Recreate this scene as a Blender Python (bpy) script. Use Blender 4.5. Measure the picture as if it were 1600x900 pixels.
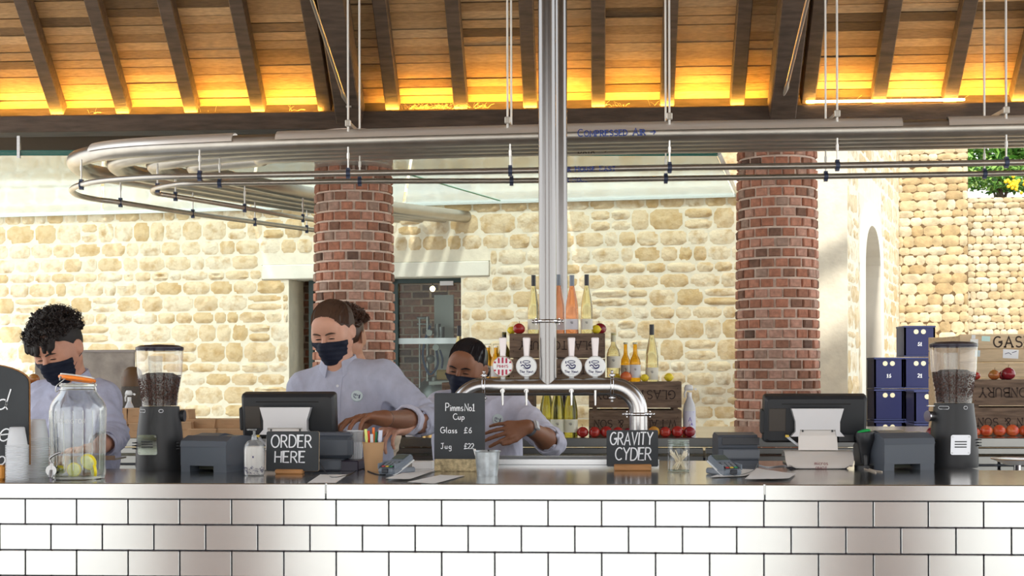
import bpy, bmesh, math, random
import numpy as np
from mathutils import Vector, Matrix
from mathutils.bvhtree import BVHTree
random.seed(7)
for o in list(bpy.data.objects):
    bpy.data.objects.remove(o)
SC = bpy.context.scene
COL = SC.collection
PI = math.pi
# ------------------------------------------------------------------ camera
F_PX = 2222.2
YAW = math.radians(3.48)
ROLL = 0.00256
HOR = 580.0
CAM = 1.431
CT = 1.10            # counter height
cs, sn = math.cos(YAW), math.sin(YAW)
cam_d = bpy.data.cameras.new('camera')
cam_d.sensor_width = 36.0
cam_d.lens = 36.0 * F_PX / 1600.0
cam_d.shift_y = (HOR - 450.0) / 1600.0
cam_d.clip_end = 300
cam = bpy.data.objects.new('camera', cam_d)
COL.objects.link(cam)
cam.matrix_world = (Matrix.Translation((0, 0, CAM)) @ Matrix.Rotation(YAW, 4, 'Z')
                    @ Matrix.Rotation(PI / 2, 4, 'X') @ Matrix.Rotation(-ROLL, 4, 'Z'))
SC.camera = cam
# ------------------------------------------------------------------ sky, sun, exposure
SC.view_settings.view_transform = 'Standard'
SC.view_settings.look = 'None'
SC.view_settings.gamma = 1.0
SC.view_settings.exposure = 1.0
wd = bpy.data.worlds.new('sky'); SC.world = wd
wd.use_nodes = True
nt = wd.node_tree
for n in list(nt.nodes): nt.nodes.remove(n)
wo = nt.nodes.new('ShaderNodeOutputWorld')
wb = nt.nodes.new('ShaderNodeBackground'); wb.inputs[1].default_value = 1.15
tc = nt.nodes.new('ShaderNodeTexCoord'); sx = nt.nodes.new('ShaderNodeSeparateXYZ')
cr = nt.nodes.new('ShaderNodeValToRGB')
cr.color_ramp.elements[0].position = 0.0; cr.color_ramp.elements[0].color = (1.0, 0.985, 0.96, 1)
cr.color_ramp.elements[1].position = 0.9; cr.color_ramp.elements[1].color = (0.72, 0.86, 1.0, 1)
nt.links.new(tc.outputs['Generated'], sx.inputs[0]); nt.links.new(sx.outputs[2], cr.inputs[0])
nt.links.new(cr.outputs[0], wb.inputs[0]); nt.links.new(wb.outputs[0], wo.inputs[0])
sun_d = bpy.data.lights.new('sun', 'SUN'); sun_d.energy = 2.7; sun_d.angle = math.radians(5)
sun_d.color = (1.0, 0.95, 0.86)
sun = bpy.data.objects.new('sun', sun_d); COL.objects.link(sun)
sun.rotation_euler = (math.radians(32), 0, math.radians(-14))

# ------------------------------------------------------------------ helpers
def hor(px): return HOR - ROLL * (px - 800)
def U(px, py, Z):
    """point seen at a pixel of the photograph at camera depth Z"""
    u = (px - 800) / F_PX
    return Vector((Z * (-sn + u * cs), Z * (cs + u * sn), CAM + (hor(px) - py) * Z / F_PX))
def W(px, py, Y):
    u = (px - 800) / F_PX
    return U(px, py, Y / (cs + u * sn))
def on(px, py, z=CT):
    """point of a level surface of height z"""
    return U(px, py, (CAM - z) * F_PX / (py - hor(px)))
def V(*a): return Vector(a)
RIGHT = Vector((cs, sn, 0)); FWD = Vector((-sn, cs, 0)); UP = Vector((0, 0, 1))

_m = {}
def M(name, col, rough=.5, metal=0., var=0., vscale=6., bump=0., bscale=50., coat=0., emit=None,
      es=1., stretch=(1, 1, 1), tint=None, world=False, trans=0., ior=1.45, spec=.5, sheen=0., sss=0., col2=None, detail=4, vr=(.3, .7)):
    if name in _m: return _m[name]
    m = bpy.data.materials.new(name); m.use_nodes = True; _m[name] = m
    t = m.node_tree; N = t.nodes; L = t.links
    b = N['Principled BSDF']
    def I(k, v):
        if k in b.inputs: b.inputs[k].default_value = v
    c = (*col, 1) if len(col) == 3 else col
    I('Base Color', c); I('Roughness', rough); I('Metallic', metal); I('Coat Weight', coat); I('Coat Roughness', .08)
    I('Transmission Weight', trans); I('IOR', ior); I('Specular IOR Level', spec); I('Sheen Weight', sheen)
    I('Subsurface Weight', sss)
    if sss: b.inputs['Subsurface Radius'].default_value = (.012, .005, .003)
    if emit: I('Emission Color', (*emit, 1)); I('Emission Strength', es)
    src = None
    if world:
        g = N.new('ShaderNodeNewGeometry'); vec = g.outputs['Position']
    else:
        g = N.new('ShaderNodeTexCoord'); vec = g.outputs['Object']
    mp = N.new('ShaderNodeMapping'); mp.inputs['Scale'].default_value = stretch
    L.new(vec, mp.inputs[0]); vec = mp.outputs[0]
    if tint:
        a = N.new('ShaderNodeAttribute'); a.attribute_name = 'tint'
        r = N.new('ShaderNodeValToRGB'); el = r.color_ramp.elements
        while len(el) < len(tint): el.new(.5)
        for i, tcx in enumerate(tint):
            el[i].position = i / (len(tint) - 1); el[i].color = (*tcx, 1)
        L.new(a.outputs['Fac'], r.inputs[0]); src = r.outputs[0]
    if var > 0:
        nz = N.new('ShaderNodeTexNoise'); nz.inputs['Scale'].default_value = vscale; nz.inputs['Detail'].default_value = detail
        L.new(vec, nz.inputs['Vector'])
        rr = N.new('ShaderNodeMapRange'); rr.inputs[1].default_value = vr[0]; rr.inputs[2].default_value = vr[1]
        L.new(nz.outputs['Fac'], rr.inputs[0])
        mx = N.new('ShaderNodeMix'); mx.data_type = 'RGBA'
        if col2 is None:
            mx.blend_type = 'MULTIPLY'; mx.inputs[0].default_value = 1
            cc = N.new('ShaderNodeMapRange'); cc.inputs[3].default_value = 1 - var; cc.inputs[4].default_value = 1 + var * .3
            L.new(rr.outputs[0], cc.inputs[0])
            if src: L.new(src, mx.inputs[6])
            else: mx.inputs[6].default_value = c
            L.new(cc.outputs[0], mx.inputs[7])
        else:
            L.new(rr.outputs[0], mx.inputs[0])
            if src: L.new(src, mx.inputs[6])
            else: mx.inputs[6].default_value = c
            mx.inputs[7].default_value = (*col2, 1)
        src = mx.outputs[2]
    if src: L.new(src, b.inputs['Base Color'])
    if bump > 0:
        nb = N.new('ShaderNodeTexNoise'); nb.inputs['Scale'].default_value = bscale; nb.inputs['Detail'].default_value = 5
        L.new(vec, nb.inputs['Vector'])
        bp = N.new('ShaderNodeBump'); bp.inputs['Strength'].default_value = bump; bp.inputs['Distance'].default_value = .01
        L.new(nb.outputs['Fac'], bp.inputs['Height']); L.new(bp.outputs[0], b.inputs['Normal'])
    return m

def thin_glass(name, tintc=(1, 1, 1), gloss=.08, haze=0., hazec=(1, 1, 1), ior=1.45):
    """clear sheet: what lies behind shows through, the surface mirrors by Fresnel, a little haze scatters"""
    if name in _m: return _m[name]
    m = bpy.data.materials.new(name); m.use_nodes = True; _m[name] = m
    t = m.node_tree; N = t.nodes; L = t.links
    for n in list(N): N.remove(n)
    out = N.new('ShaderNodeOutputMaterial'); tr = N.new('ShaderNodeBsdfTransparent'); gl = N.new('ShaderNodeBsdfGlossy')
    tr.inputs[0].default_value = (*tintc, 1); gl.inputs['Roughness'].default_value = .03
    lw = N.new('ShaderNodeLayerWeight'); lw.inputs[0].default_value = .35
    mr = N.new('ShaderNodeMapRange'); mr.inputs[3].default_value = gloss; mr.inputs[4].default_value = .75
    L.new(lw.outputs['Facing'], mr.inputs[0])
    pw = N.new('ShaderNodeMath'); pw.operation = 'POWER'; pw.inputs[1].default_value = 1.6
    L.new(lw.outputs['Facing'], pw.inputs[0]); L.new(pw.outputs[0], mr.inputs[0])
    mx = N.new('ShaderNodeMixShader'); L.new(mr.outputs[0], mx.inputs[0]); L.new(tr.outputs[0], mx.inputs[1]); L.new(gl.outputs[0], mx.inputs[2])
    last = mx
    if haze:
        df = N.new('ShaderNodeBsdfDiffuse'); df.inputs[0].default_value = (*hazec, 1)
        tl = N.new('ShaderNodeBsdfTranslucent'); tl.inputs[0].default_value = (*hazec, 1)
        ad = N.new('ShaderNodeMixShader'); L.new(df.outputs[0], ad.inputs[1]); L.new(tl.outputs[0], ad.inputs[2])
        m2 = N.new('ShaderNodeMixShader'); m2.inputs[0].default_value = haze
        L.new(mx.outputs[0], m2.inputs[1]); L.new(ad.outputs[0], m2.inputs[2]); last = m2
    L.new(last.outputs[0], out.inputs[0])
    return m

class MB:
    def __init__(s): s.v = []; s.f = []; s.t = []
    def add(s, vs, fs, tint=None):
        o = len(s.v); s.v += [tuple(p) for p in vs]; s.f += [tuple(i + o for i in f) for f in fs]
        if tint is not None: s.t += [tint] * len(vs)
        return s
    def box(s, c, d, R=None, bev=0., tint=None, taper=(1, 1)):
        """box with centre c, size d; bev chamfers the vertical and horizontal edges; taper scales the top in x,y"""
        c = Vector(c); hx, hy, hz = d[0] / 2, d[1] / 2, d[2] / 2
        if bev <= 0:
            P = [V(x * hx * (taper[0] if z > 0 else 1), y * hy * (taper[1] if z > 0 else 1), z * hz) for z in (-1, 1) for x, y in ((-1, -1), (1, -1), (1, 1), (-1, 1))]
            Fc = [(3, 2, 1, 0), (4, 5, 6, 7), (0, 1, 5, 4), (1, 2, 6, 5), (2, 3, 7, 6), (3, 0, 4, 7)]
        else:
            b = min(bev, hx * .9, hy * .9, hz * .9); P = []; idx = {}
            for X in (-1, 1):
                for Y in (-1, 1):
                    for Z in (-1, 1):
                        for ax in range(3):
                            q = [hx - b, hy - b, hz - b]; q[ax] += b
                            k = V(X * q[0], Y * q[1], Z * q[2])
                            if Z > 0: k.x *= taper[0]; k.y *= taper[1]
                            idx[(X, Y, Z, ax)] = len(P); P.append(k)
            Fc = []
            def face(L4):
                a, b2, c2 = P[L4[0]], P[L4[1]], P[L4[2]]
                n = (b2 - a).cross(c2 - a); m = sum((P[i] for i in L4), Vector()) / len(L4)
                Fc.append(tuple(L4) if n.dot(m) > 0 else tuple(reversed(L4)))
            for ax in range(3):
                o = [i for i in range(3) if i != ax]
                for sg in (-1, 1):
                    L4 = []
                    for a, b2 in ((-1, -1), (1, -1), (1, 1), (-1, 1)):
                        k = [0, 0, 0]; k[ax] = sg; k[o[0]] = a; k[o[1]] = b2
                        L4.append(idx[(*k, ax)])
                    face(L4)
            for ax in range(3):          # edges parallel to ax
                o = [i for i in range(3) if i != ax]
                for a in (-1, 1):
                    for b2 in (-1, 1):
                        L4 = []
                        for sg, w in ((-1, o[0]), (-1, o[1]), (1, o[1]), (1, o[0])):
                            k = [0, 0, 0]; k[ax] = sg; k[o[0]] = a; k[o[1]] = b2
                            L4.append(idx[(*k, w)])
                        face(L4)
            for X in (-1, 1):
                for Y in (-1, 1):
                    for Z in (-1, 1): face([idx[(X, Y, Z, a)] for a in range(3)])
        if R is not None: P = [R @ p for p in P]
        return s.add([c + p for p in P], Fc, tint)
    def lathe(s, prof, n=24, c=(0, 0, 0), R=None, a0=0., a1=2 * PI, tint=None, sx=1., sy=1.):
        full = abs(a1 - a0 - 2 * PI) < 1e-6; m = n if full else n + 1
        vs = []; fs = []; c = Vector(c)
        for r, z in prof:
            for i in range(m):
                a = a0 + (a1 - a0) * i / n
                p = V(r * math.cos(a) * sx, r * math.sin(a) * sy, z)
                vs.append(c + (R @ p if R is not None else p))
        for j in range(len(prof) - 1):
            for i in range(n):
                i2 = (i + 1) % m
                fs.append((j * m + i, j * m + i2, (j + 1) * m + i2, (j + 1) * m + i))
        return s.add(vs, fs, tint)
    def cyl(s, a, b, r, r2=None, n=16, cap=True, tint=None):
        return s.tube([a, b], [r, r if r2 is None else r2], n, cap, tint)
    def tube(s, path, r, n=8, cap=True, tint=None, closed=False):
        path = [Vector(p) for p in path]; m = len(path)
        if not isinstance(r, (list, tuple)): r = [r] * m
        d0 = (path[1] - path[0]).normalized()
        ref = V(0, 0, 1) if abs(d0.z) < .9 else V(1, 0, 0)
        x = d0.cross(ref).normalized()
        vs = []; fs = []
        for i, p in enumerate(path):
            if closed: d = (path[(i + 1) % m] - path[i - 1])
            else: d = path[min(i + 1, m - 1)] - path[max(i - 1, 0)]
            if d.length < 1e-9: d = d0
            d = d.normalized(); x = (x - d * x.dot(d)).normalized(); y = d.cross(x)
            for k in range(n):
                a = 2 * PI * k / n
                vs.append(p + (x * math.cos(a) + y * math.sin(a)) * r[i])
        for i in range(m if closed else m - 1):
            for k in range(n):
                k2 = (k + 1) % n; i2 = (i + 1) % m
                fs.append((i * n + k, i * n + k2, i2 * n + k2, i2 * n + k))
        if cap and not closed:
            fs.append(tuple(reversed(range(n)))); fs.append(tuple((m - 1) * n + k for k in range(n)))
        return s.add(vs, fs, tint)
    def ball(s, c, r, n=16, m=10, R=None, tint=None):
        if not isinstance(r, (list, tuple)): r = (r, r, r)
        vs = []; fs = []; c = Vector(c)
        for j in range(m + 1):
            t = PI * j / m
            for i in range(n):
                a = 2 * PI * i / n
                p = V(r[0] * math.sin(t) * math.cos(a), r[1] * math.sin(t) * math.sin(a), -r[2] * math.cos(t))
                vs.append(c + (R @ p if R is not None else p))
        for j in range(m):
            for i in range(n):
                i2 = (i + 1) % n
                fs.append((j * n + i, j * n + i2, (j + 1) * n + i2, (j + 1) * n + i))
        return s.add(vs, fs, tint)
    def prism(s, poly, y0, y1, tint=None, f=None):
        """outline poly in x,z extruded along y"""
        n = len(poly); vs = [V(x, y0, z) for x, z in poly] + [V(x, y1, z) for x, z in poly]
        if f: vs = [f(p) for p in vs]
        fs = [tuple(range(n)), tuple(reversed(range(n, 2 * n)))] + [((i + 1) % n, i, n + i, n + (i + 1) % n) for i in range(n)]
        return s.add(vs, fs, tint)
    def build(s, name, mat, parent=None, smooth=False, loc=None, rot=None):
        me = bpy.data.meshes.new(name); me.from_pydata(s.v, [], s.f)
        if s.t and len(s.t) == len(s.v):
            at = me.attributes.new('tint', 'FLOAT', 'POINT'); at.data.foreach_set('value', s.t)
        me.materials.append(mat)
        if smooth:
            me.polygons.foreach_set('use_smooth', [True] * len(me.polygons))
        o = bpy.data.objects.new(name, me); COL.objects.link(o)
        if smooth and smooth is not True:
            me.set_sharp_from_angle(angle=math.radians(smooth))
        elif smooth: me.set_sharp_from_angle(angle=math.radians(50))
        if parent: o.parent = parent
        if loc is not None: o.location = loc
        if rot is not None: o.rotation_euler = rot
        return o
def tag(o, label=None, cat=None, group=None, kind=None):
    if label: o['label'] = label
    if cat: o['category'] = cat
    if group: o['group'] = group
    if kind: o['kind'] = kind
    return o
def thing(name, label, cat, loc=(0, 0, 0), rz=0., group=None, kind=None):
    o = bpy.data.objects.new(name, None); COL.objects.link(o); o.empty_display_size = .05
    o.location = loc; o.rotation_euler = (0, 0, rz)
    return tag(o, label, cat, group, kind)
def link_mesh(name, me, parent=None, loc=(0, 0, 0), rot=(0, 0, 0), scale=(1, 1, 1)):
    o = bpy.data.objects.new(name, me); COL.objects.link(o)
    if parent: o.parent = parent
    o.location = loc; o.rotation_euler = rot; o.scale = scale
    return o
def kids(o): return [c for c in bpy.data.objects if c.parent == o]
def dup(o, loc, label, rz=None, group=None, scale=None):
    def rec(a, par):
        ch = list(a.children)
        c = a.copy(); COL.objects.link(c)
        if par: c.parent = par
        for k in ch: rec(k, c)
        return c
    c = rec(o, None); c.location = loc; c['label'] = label
    if rz is not None: c.rotation_euler = (0, 0, rz)
    if group: c['group'] = group
    if scale is not None: c.scale = scale
    return c
def cat_rom(pts, n=6, closed=False):
    pts = [Vector(p) for p in pts]; m = len(pts); out = []
    for i in range(m if closed else m - 1):
        if closed: a, b, c, d = pts[i - 1], pts[i], pts[(i + 1) % m], pts[(i + 2) % m]
        else: a, b, c, d = pts[max(i - 1, 0)], pts[i], pts[i + 1], pts[min(i + 2, m - 1)]
        for k in range(n):
            t = k / n
            out.append(.5 * ((2 * b) + (c - a) * t + (2 * a - 5 * b + 4 * c - d) * t * t + (3 * b - a - 3 * c + d) * t ** 3))
    if not closed: out.append(pts[-1])
    return out

# ------------------------------------------------------------------ writing
def E(cx, cy, rx, ry, a0, a1, n=12):
    return [(cx + rx * math.cos(math.radians(a0 + (a1 - a0) * i / n)), cy + ry * math.sin(math.radians(a0 + (a1 - a0) * i / n))) for i in range(n + 1)]
G = {
 'A': [[(0, 0), (.36, 1), (.72, 0)], [(.13, .36), (.59, .36)]],
 'B': [[(0, 0), (0, 1)], [(0, 1)] + E(.3, .76, .26, .24, 90, -90) + [(0, .52)], [(0, .52), (.3, .52)] + E(.33, .26, .3, .26, 90, -90) + [(0, 0)]],
 'C': [E(.4, .5, .4, .5, 50, 310, 16)],
 'D': [[(0, 0), (0, 1)], [(0, 1)] + E(.22, .5, .45, .5, 90, -90, 14) + [(0, 0)]],
 'E': [[(.55, 1), (0, 1), (0, 0), (.55, 0)], [(0, .52), (.45, .52)]],
 'G': [E(.4, .5, .4, .5, 55, 345, 16), [(.78, .37), (.78, .48), (.48, .48)]],
 'H': [[(0, 0), (0, 1)], [(.62, 0), (.62, 1)], [(0, .5), (.62, .5)]],
 'I': [[(.05, 0), (.05, 1)]],
 'J': [[(.1, .95), (.6, 1)], [(.4, 1), (.4, .25)] + E(.22, .22, .18, .22, 0, -150, 8)],
 'K': [[(0, 0), (0, 1)], [(.6, 1), (0, .42)], [(.2, .6), (.65, 0)]],
 'L': [[(0, 1), (0, 0), (.5, 0)]],
 'M': [[(0, 0), (.05, 1), (.4, .25), (.75, 1), (.8, 0)]],
 'N': [[(0, 0), (0, 1), (.62, 0), (.62, 1)]],
 'O': [E(.4, .5, .4, .5, 90, 450, 20)],
 'P': [[(0, 0), (0, 1)], [(0, 1)] + E(.28, .74, .28, .26, 90, -90) + [(0, .48)]],
 'R': [[(0, 0), (0, 1)], [(0, 1)] + E(.26, .75, .28, .25, 90, -90) + [(0, .5)], [(.24, .5), (.62, 0)]],
 'S': [E(.3, .75, .27, .25, 35, 270, 12) + E(.3, .25, .3, .25, 90, -145, 12)[1:]],
 'T': [[(0, 1), (.66, 1)], [(.33, 1), (.33, 0)]],
 'U': [[(0, 1), (0, .35)] + E(.3, .33, .3, .33, 180, 360) + [(.6, 1)]],
 'V': [[(0, 1), (.33, 0), (.66, 1)]],
 'W': [[(0, 1), (.24, 0), (.48, .9), (.72, 0), (.96, 1)]],
 'X': [[(0, 0), (.6, 1)], [(0, 1), (.6, 0)]],
 'Y': [[(0, 1), (.33, .5), (.66, 1)], [(.33, .5), (.33, 0)]],
 'a': [E(.22, .25, .22, .25, 60, 400, 14), [(.44, .5), (.44, .1), (.52, 0)]],
 'c': [E(.22, .25, .22, .25, 50, 310)],
 'd': [E(.24, .25, .24, .25, 60, 400, 14), [(.48, 1.0), (.46, .15), (.6, 0)]],
 'e': [[(.02, .26), (.42, .3)] + E(.22, .26, .21, .25, 10, 320, 14)],
 'g': [E(.22, .25, .2, .24, 60, 420, 14), [(.42, .48), (.42, -.25)] + E(.22, -.25, .2, .18, 0, -150, 8)],
 'h': [[(0, 0), (0, 1)], [(0, .32)] + E(.18, .32, .18, .18, 180, 0, 8) + [(.36, 0)]],
 'i': [[(.03, 0), (.03, .48)], [(.03, .66), (.04, .7)]],
 'l': [[(.06, 1), (.03, .1), (.14, 0)]],
 'm': [[(0, 0), (0, .5)], [(0, .3)] + E(.14, .3, .14, .2, 180, 0, 6) + [(.28, 0)], [(.28, .3)] + E(.42, .3, .14, .2, 180, 0, 6) + [(.56, 0)]],
 'n': [[(0, 0), (0, .5)], [(0, .3)] + E(.17, .3, .17, .2, 180, 0, 8) + [(.34, 0)]],
 'o': [E(.22, .25, .22, .25, 90, 450, 14)],
 'p': [[(0, -.35), (0, .5)], E(.2, .25, .2, .25, 170, -170, 14)],
 'r': [[(0, 0), (0, .5)], [(0, .3)] + E(.17, .3, .17, .2, 180, 40, 6)],
 's': [E(.15, .37, .13, .13, 40, 270, 8) + E(.15, .12, .15, .12, 90, -145, 8)[1:]],
 't': [[(.12, .8), (.12, .1), (.26, 0)], [(0, .5), (.26, .5)]],
 'u': [[(0, .5), (0, .2)] + E(.18, .2, .18, .2, 180, 360, 8), [(.36, .5), (.36, .08), (.44, 0)]],
 'w': [[(0, .5), (.14, 0), (.28, .45), (.42, 0), (.56, .5)]],
 '1': [[(0, .8), (.2, 1), (.2, 0)], [(0, 0), (.4, 0)]],
 '2': [E(.25, .72, .24, .28, 160, -30, 10) + [(0, 0), (.52, .02)]],
 '6': [[(.42, .98), (.16, .7), (.03, .3)], E(.25, .26, .23, .26, 180, 540, 14)],
 '\u00a3': [[(.6, .82)] + E(.38, .78, .18, .22, 20, 180, 8) + [(.24, .3), (.02, .02), (.62, .05)], [(.02, .48), (.46, .48)]],
 '&': [[(.7, .0), (.15, .7)] + E(.3, .82, .16, .18, 190, -20, 8) + [(.06, .32)] + E(.26, .2, .24, .2, 170, 300, 6) + [(.66, .42)]],
 "'": [[(.03, 1), (.02, .8)]], '.': [[(.02, .0), (.05, .03)]], '>': [[(0, .45), (.95, .45)], [(.62, .8), (.95, .45), (.62, .1)]],
 '-': [[(0, .5), (.3, .5)]],
}
def glyph_w(ch):
    if ch == ' ': return .38
    return max(p[0] for st in G[ch] for p in st)
def write(mb, text, x0, z0, h, sw, fmap, gap=.22, centre=False, flip=False, serif=0., wob=0., slant=0., small=None, xs=1.):
    """strokes of width sw; fmap(x, z) gives the point on the surface; flip turns the line upside down"""
    rnd = random.Random(text)
    def size(ch): return h * (small if (small and ch.islower()) else 1.)
    adv = []; x = 0
    for ch in text:
        c2 = ch.upper() if small and ch.islower() else ch
        adv.append(x); x += (glyph_w(c2) + gap) * size(ch)
    tot = x - gap * h
    if centre: x0 -= tot * xs / 2
    for ch, ax in zip(text, adv):
        if ch == ' ': continue
        c2 = ch.upper() if small and ch.islower() else ch
        hh = size(ch); dy = rnd.uniform(-wob, wob) * h
        for st in G[c2]:
            pts = []
            for (px, pz) in st:
                X = ax + (px + slant * pz) * hh; Z = pz * hh + dy
                if flip: X = tot - X; Z = h - Z
                pts.append(Vector((x0 + X * xs, z0 + Z)))
            segs = [pts]
            if serif:
                for e, q in ((pts[0], pts[1]), (pts[-1], pts[-2])):
                    d = e - q
                    if len(pts) <= 5 and abs(d.y) > .3 * h:
                        segs.append([e - Vector((serif * h, 0)), e + Vector((serif * h, 0))])
            for P_ in segs:
                vs = []; n = len(P_)
                for i, p in enumerate(P_):
                    a = P_[max(i - 1, 0)]; b = P_[min(i + 1, n - 1)]
                    d = (b - a); d = d.normalized() if d.length > 1e-9 else Vector((1, 0))
                    nn = Vector((-d.y, d.x)); w = sw * .5
                    if 0 < i < n - 1:
                        d1 = (P_[i] - P_[i - 1]).normalized(); cc = abs(d1.dot(d)); w /= max(cc, .45)
                    if i == 0: p = p - d * w * .4
                    if i == n - 1: p = p + d * w * .4
                    vs.append(fmap(*(p + nn * w))); vs.append(fmap(*(p - nn * w)))
                mb.add(vs, [(2 * i, 2 * i + 1, 2 * i + 3, 2 * i + 2) for i in range(n - 1)])
    return tot * xs

# ------------------------------------------------------------------ materials
steel = M('brushed_steel', (.48, .48, .48), .26, 1., var=.10, vscale=5, stretch=(1, 1, 40), bump=.02, bscale=40)
steel_top = M('worktop_steel', (.62, .61, .60), .16, 1., var=.14, vscale=3, bump=.015, bscale=6)
steel_pipe = M('pipe_steel', (.52, .485, .44), .34, 1., var=.12, vscale=9, bump=.03, bscale=30)
chrome = M('polished_steel', (.60, .59, .60), .10, 1.)
dark_metal = M('dark_metal', (.06, .065, .08), .4, .6)
black = M('black_plastic', (.022, .024, .028), .38)
black_soft = M('soft_black_casing', (.030, .031, .034), .45, var=.1)
slate = M('grey_blue_plastic', (.085, .10, .125), .38)
slate_l = M('light_grey_plastic', (.24, .27, .31), .4)
silver = M('silver_plastic', (.60, .60, .62), .32, .35)
paper = M('paper', (.86, .85, .84), .8)
kraft = M('kraft_card', (.50, .31, .17), .8, var=.15, vscale=12)
brick_m = M('brick_clay', (.4, .18, .12), .85, tint=[(.17, .10, .075), (.33, .165, .11), (.48, .20, .125), (.56, .255, .17), (.60, .34, .26), (.42, .28, .22)], var=.3, vscale=30, bump=.35, bscale=60, world=True)
mortar = M('mortar', (.78, .63, .53), .95, var=.2, vscale=20, bump=.3, bscale=60, world=True)
stone_m = M('honey_limestone', (.8, .66, .42), .92, tint=[(.62, .47, .26), (.69, .55, .35), (.74, .62, .42), (.76, .66, .48), (.77, .69, .53)], var=1., col2=(.50, .32, .13), vscale=12, vr=(.46, .78), bump=1., bscale=26, world=True, detail=8)
rubble_m = M('rubble_limestone', (.8, .66, .42), .92, tint=[(.52, .37, .19), (.60, .45, .25), (.64, .50, .30), (.68, .55, .36), (.70, .60, .42)], var=.35, vscale=9, bump=.8, bscale=26, world=True, detail=6)
rubble_bed = M('dry_joint', (.17, .105, .05), .95, var=.3, vscale=20, world=True)
joint_m = M('lime_mortar', (.82, .76, .61), .95, var=.12, vscale=10, bump=.3, bscale=30, world=True)
ashlar = M('sawn_stone', (.80, .72, .56), .85, var=.12, vscale=4, bump=.15, bscale=14, world=True)
oak_dark = M('aged_oak', (.105, .070, .050), .75, var=.4, vscale=5, stretch=(1, 6, 6), bump=.35, bscale=18, world=True)
board_m = M('roof_board', (.42, .25, .12), .75, tint=[(.13, .075, .035), (.36, .215, .10), (.46, .285, .14), (.56, .37, .20)], var=.28, vscale=11, stretch=(1.5, 9, 9), bump=.3, bscale=22, world=True)
crate_m = M('weathered_crate_wood', (.20, .135, .095), .8, var=.5, vscale=9, stretch=(1, 6, 6), bump=.5, bscale=20)
pale_wood = M('pale_wood', (.66, .50, .32), .7, var=.25, vscale=6, stretch=(1, 8, 8), bump=.2, bscale=20)
warm_wood = M('oiled_wood', (.50, .24, .085), .5, var=.3, vscale=14, stretch=(1, 8, 8))
bark = M('bark', (.62, .50, .29), .9, var=.5, vscale=60, bump=1., bscale=90)
chalk_m = M('chalkboard', (.035, .040, .046), .6, var=.25, vscale=9)
chalk_w = M('chalk_pen', (.86, .88, .92), .8)
ink = M('stencil_ink', (.045, .030, .025), .9)
blue_ink = M('blue_lettering', (.03, .07, .33), .6)
navy = M('navy_logo_ink', (.03, .03, .12), .6)
white_gl = M('white_enamel', (.83, .85, .86), .25, coat=.4)
rubber = M('rubber', (.02, .02, .022), .7)
clear = thin_glass('clear_glass', (.97, .985, .98), .05)
clear2 = thin_glass('clear_plastic', (.93, .95, .96), .04, haze=.16, hazec=(.9, .93, .95))
hopper_g = thin_glass('hopper_plastic', (.92, .90, .88), .06, haze=.03)
cup_m = thin_glass('frosted_cup', (.9, .92, .95), .03, haze=.80, hazec=(.97, .98, 1.0))
canopy_g = thin_glass('canopy_glass', (.90, .95, .94), .06, haze=.26, hazec=(.86, .93, .92))
window_g = thin_glass('door_glass', (.80, .84, .82), .015)
# ================================================================== THE SETTING
gm = M('pale_gravel_paving', (.66, .63, .57), .9, var=.12, vscale=3, bump=.2, bscale=40, world=True)
fm = M('concrete_floor', (.42, .40, .37), .6, var=.2, vscale=2, world=True)
tag(MB().box((0, 20, -.06), (120, 160, .1)).build('ground', gm), kind='structure')
tag(MB().box((0, 6.1, -.005), (16, 10.6, .03)).build('floor', fm), kind='structure')

YB = 10.68                                   # front face of the wall beam
zbt = W(800, 168, YB).z; zbb = W(800, 197, YB).z
XL, XR = -7.2, 7.2
beam = MB().box((0, YB + .11, (zbt - .012 + zbb) / 2), (XR - XL, .22, zbt - .012 - zbb), bev=.003)
tag(beam.build('timber_beam', oak_dark), 'long dark horizontal timber beam resting on the brick columns below the rafters', 'beam')
b2 = MB().box((0, 1.38, (zbt + zbb) / 2), (XR - XL, .22, zbt - zbb)).build('timber_beam', oak_dark)
tag(b2, 'dark timber beam of the open front side, out of view above the camera', 'beam')

# ---- roof
roof = tag(bpy.data.objects.new('ceiling', None), kind='structure'); COL.objects.link(roof)
S45 = math.radians(45); RD = .11
def slope_pt(X, s, d):
    """s metres up the slope from the foot, d metres above the underside of the rafters"""
    return V(X, YB + .045 - s * math.cos(S45) + d * math.sin(S45), zbt + s * math.sin(S45) + d * math.cos(S45))
SL = Matrix(((1, 0, 0), (0, -math.cos(S45), math.sin(S45)), (0, math.sin(S45), math.cos(S45)))).transposed()
SLr = Matrix(((1, 0, 0), (0, -math.cos(S45), math.sin(S45)), (0, math.sin(S45), math.cos(S45))))
raf_px = [-22, 87, 190, 297, 402, 507, 613, 720, 829, 936, 1044, 1154, 1265, 1376, 1488, 1595, 1702]
raf_X = [W(p, 168, YB).x for p in raf_px]
RL = 6.55
def slope_box(mb, X, s0, s1, d0, d1, w, tint=None, bev=0.):
    c = slope_pt(X, (s0 + s1) / 2, (d0 + d1) / 2)
    mb.box(c, (w, s1 - s0, d1 - d0), R=Matrix(((1, 0, 0), (0, -math.cos(S45), math.sin(S45)), (0, math.sin(S45), math.cos(S45)))), tint=tint, bev=bev)
for i, X in enumerate(raf_X):
    m = MB(); N_ = 14
    rnd = random.Random(i)
    # slightly uneven hewn rafter
    for k in range(N_):
        pass
    slope_box(m, X, -.0, RL, 0, RD, .104, bev=.006)
    m.build('rafter', oak_dark, roof)
    m = MB(); slope_box(m, X, 0, RL, 0, RD, .1)
    m.v = [(x, 2 * 6.03 - y, z) for x, y, z in m.v]; m.f = [tuple(reversed(f)) for f in m.f]
    m.build('rafter', oak_dark, roof)
bw = .0715
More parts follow.
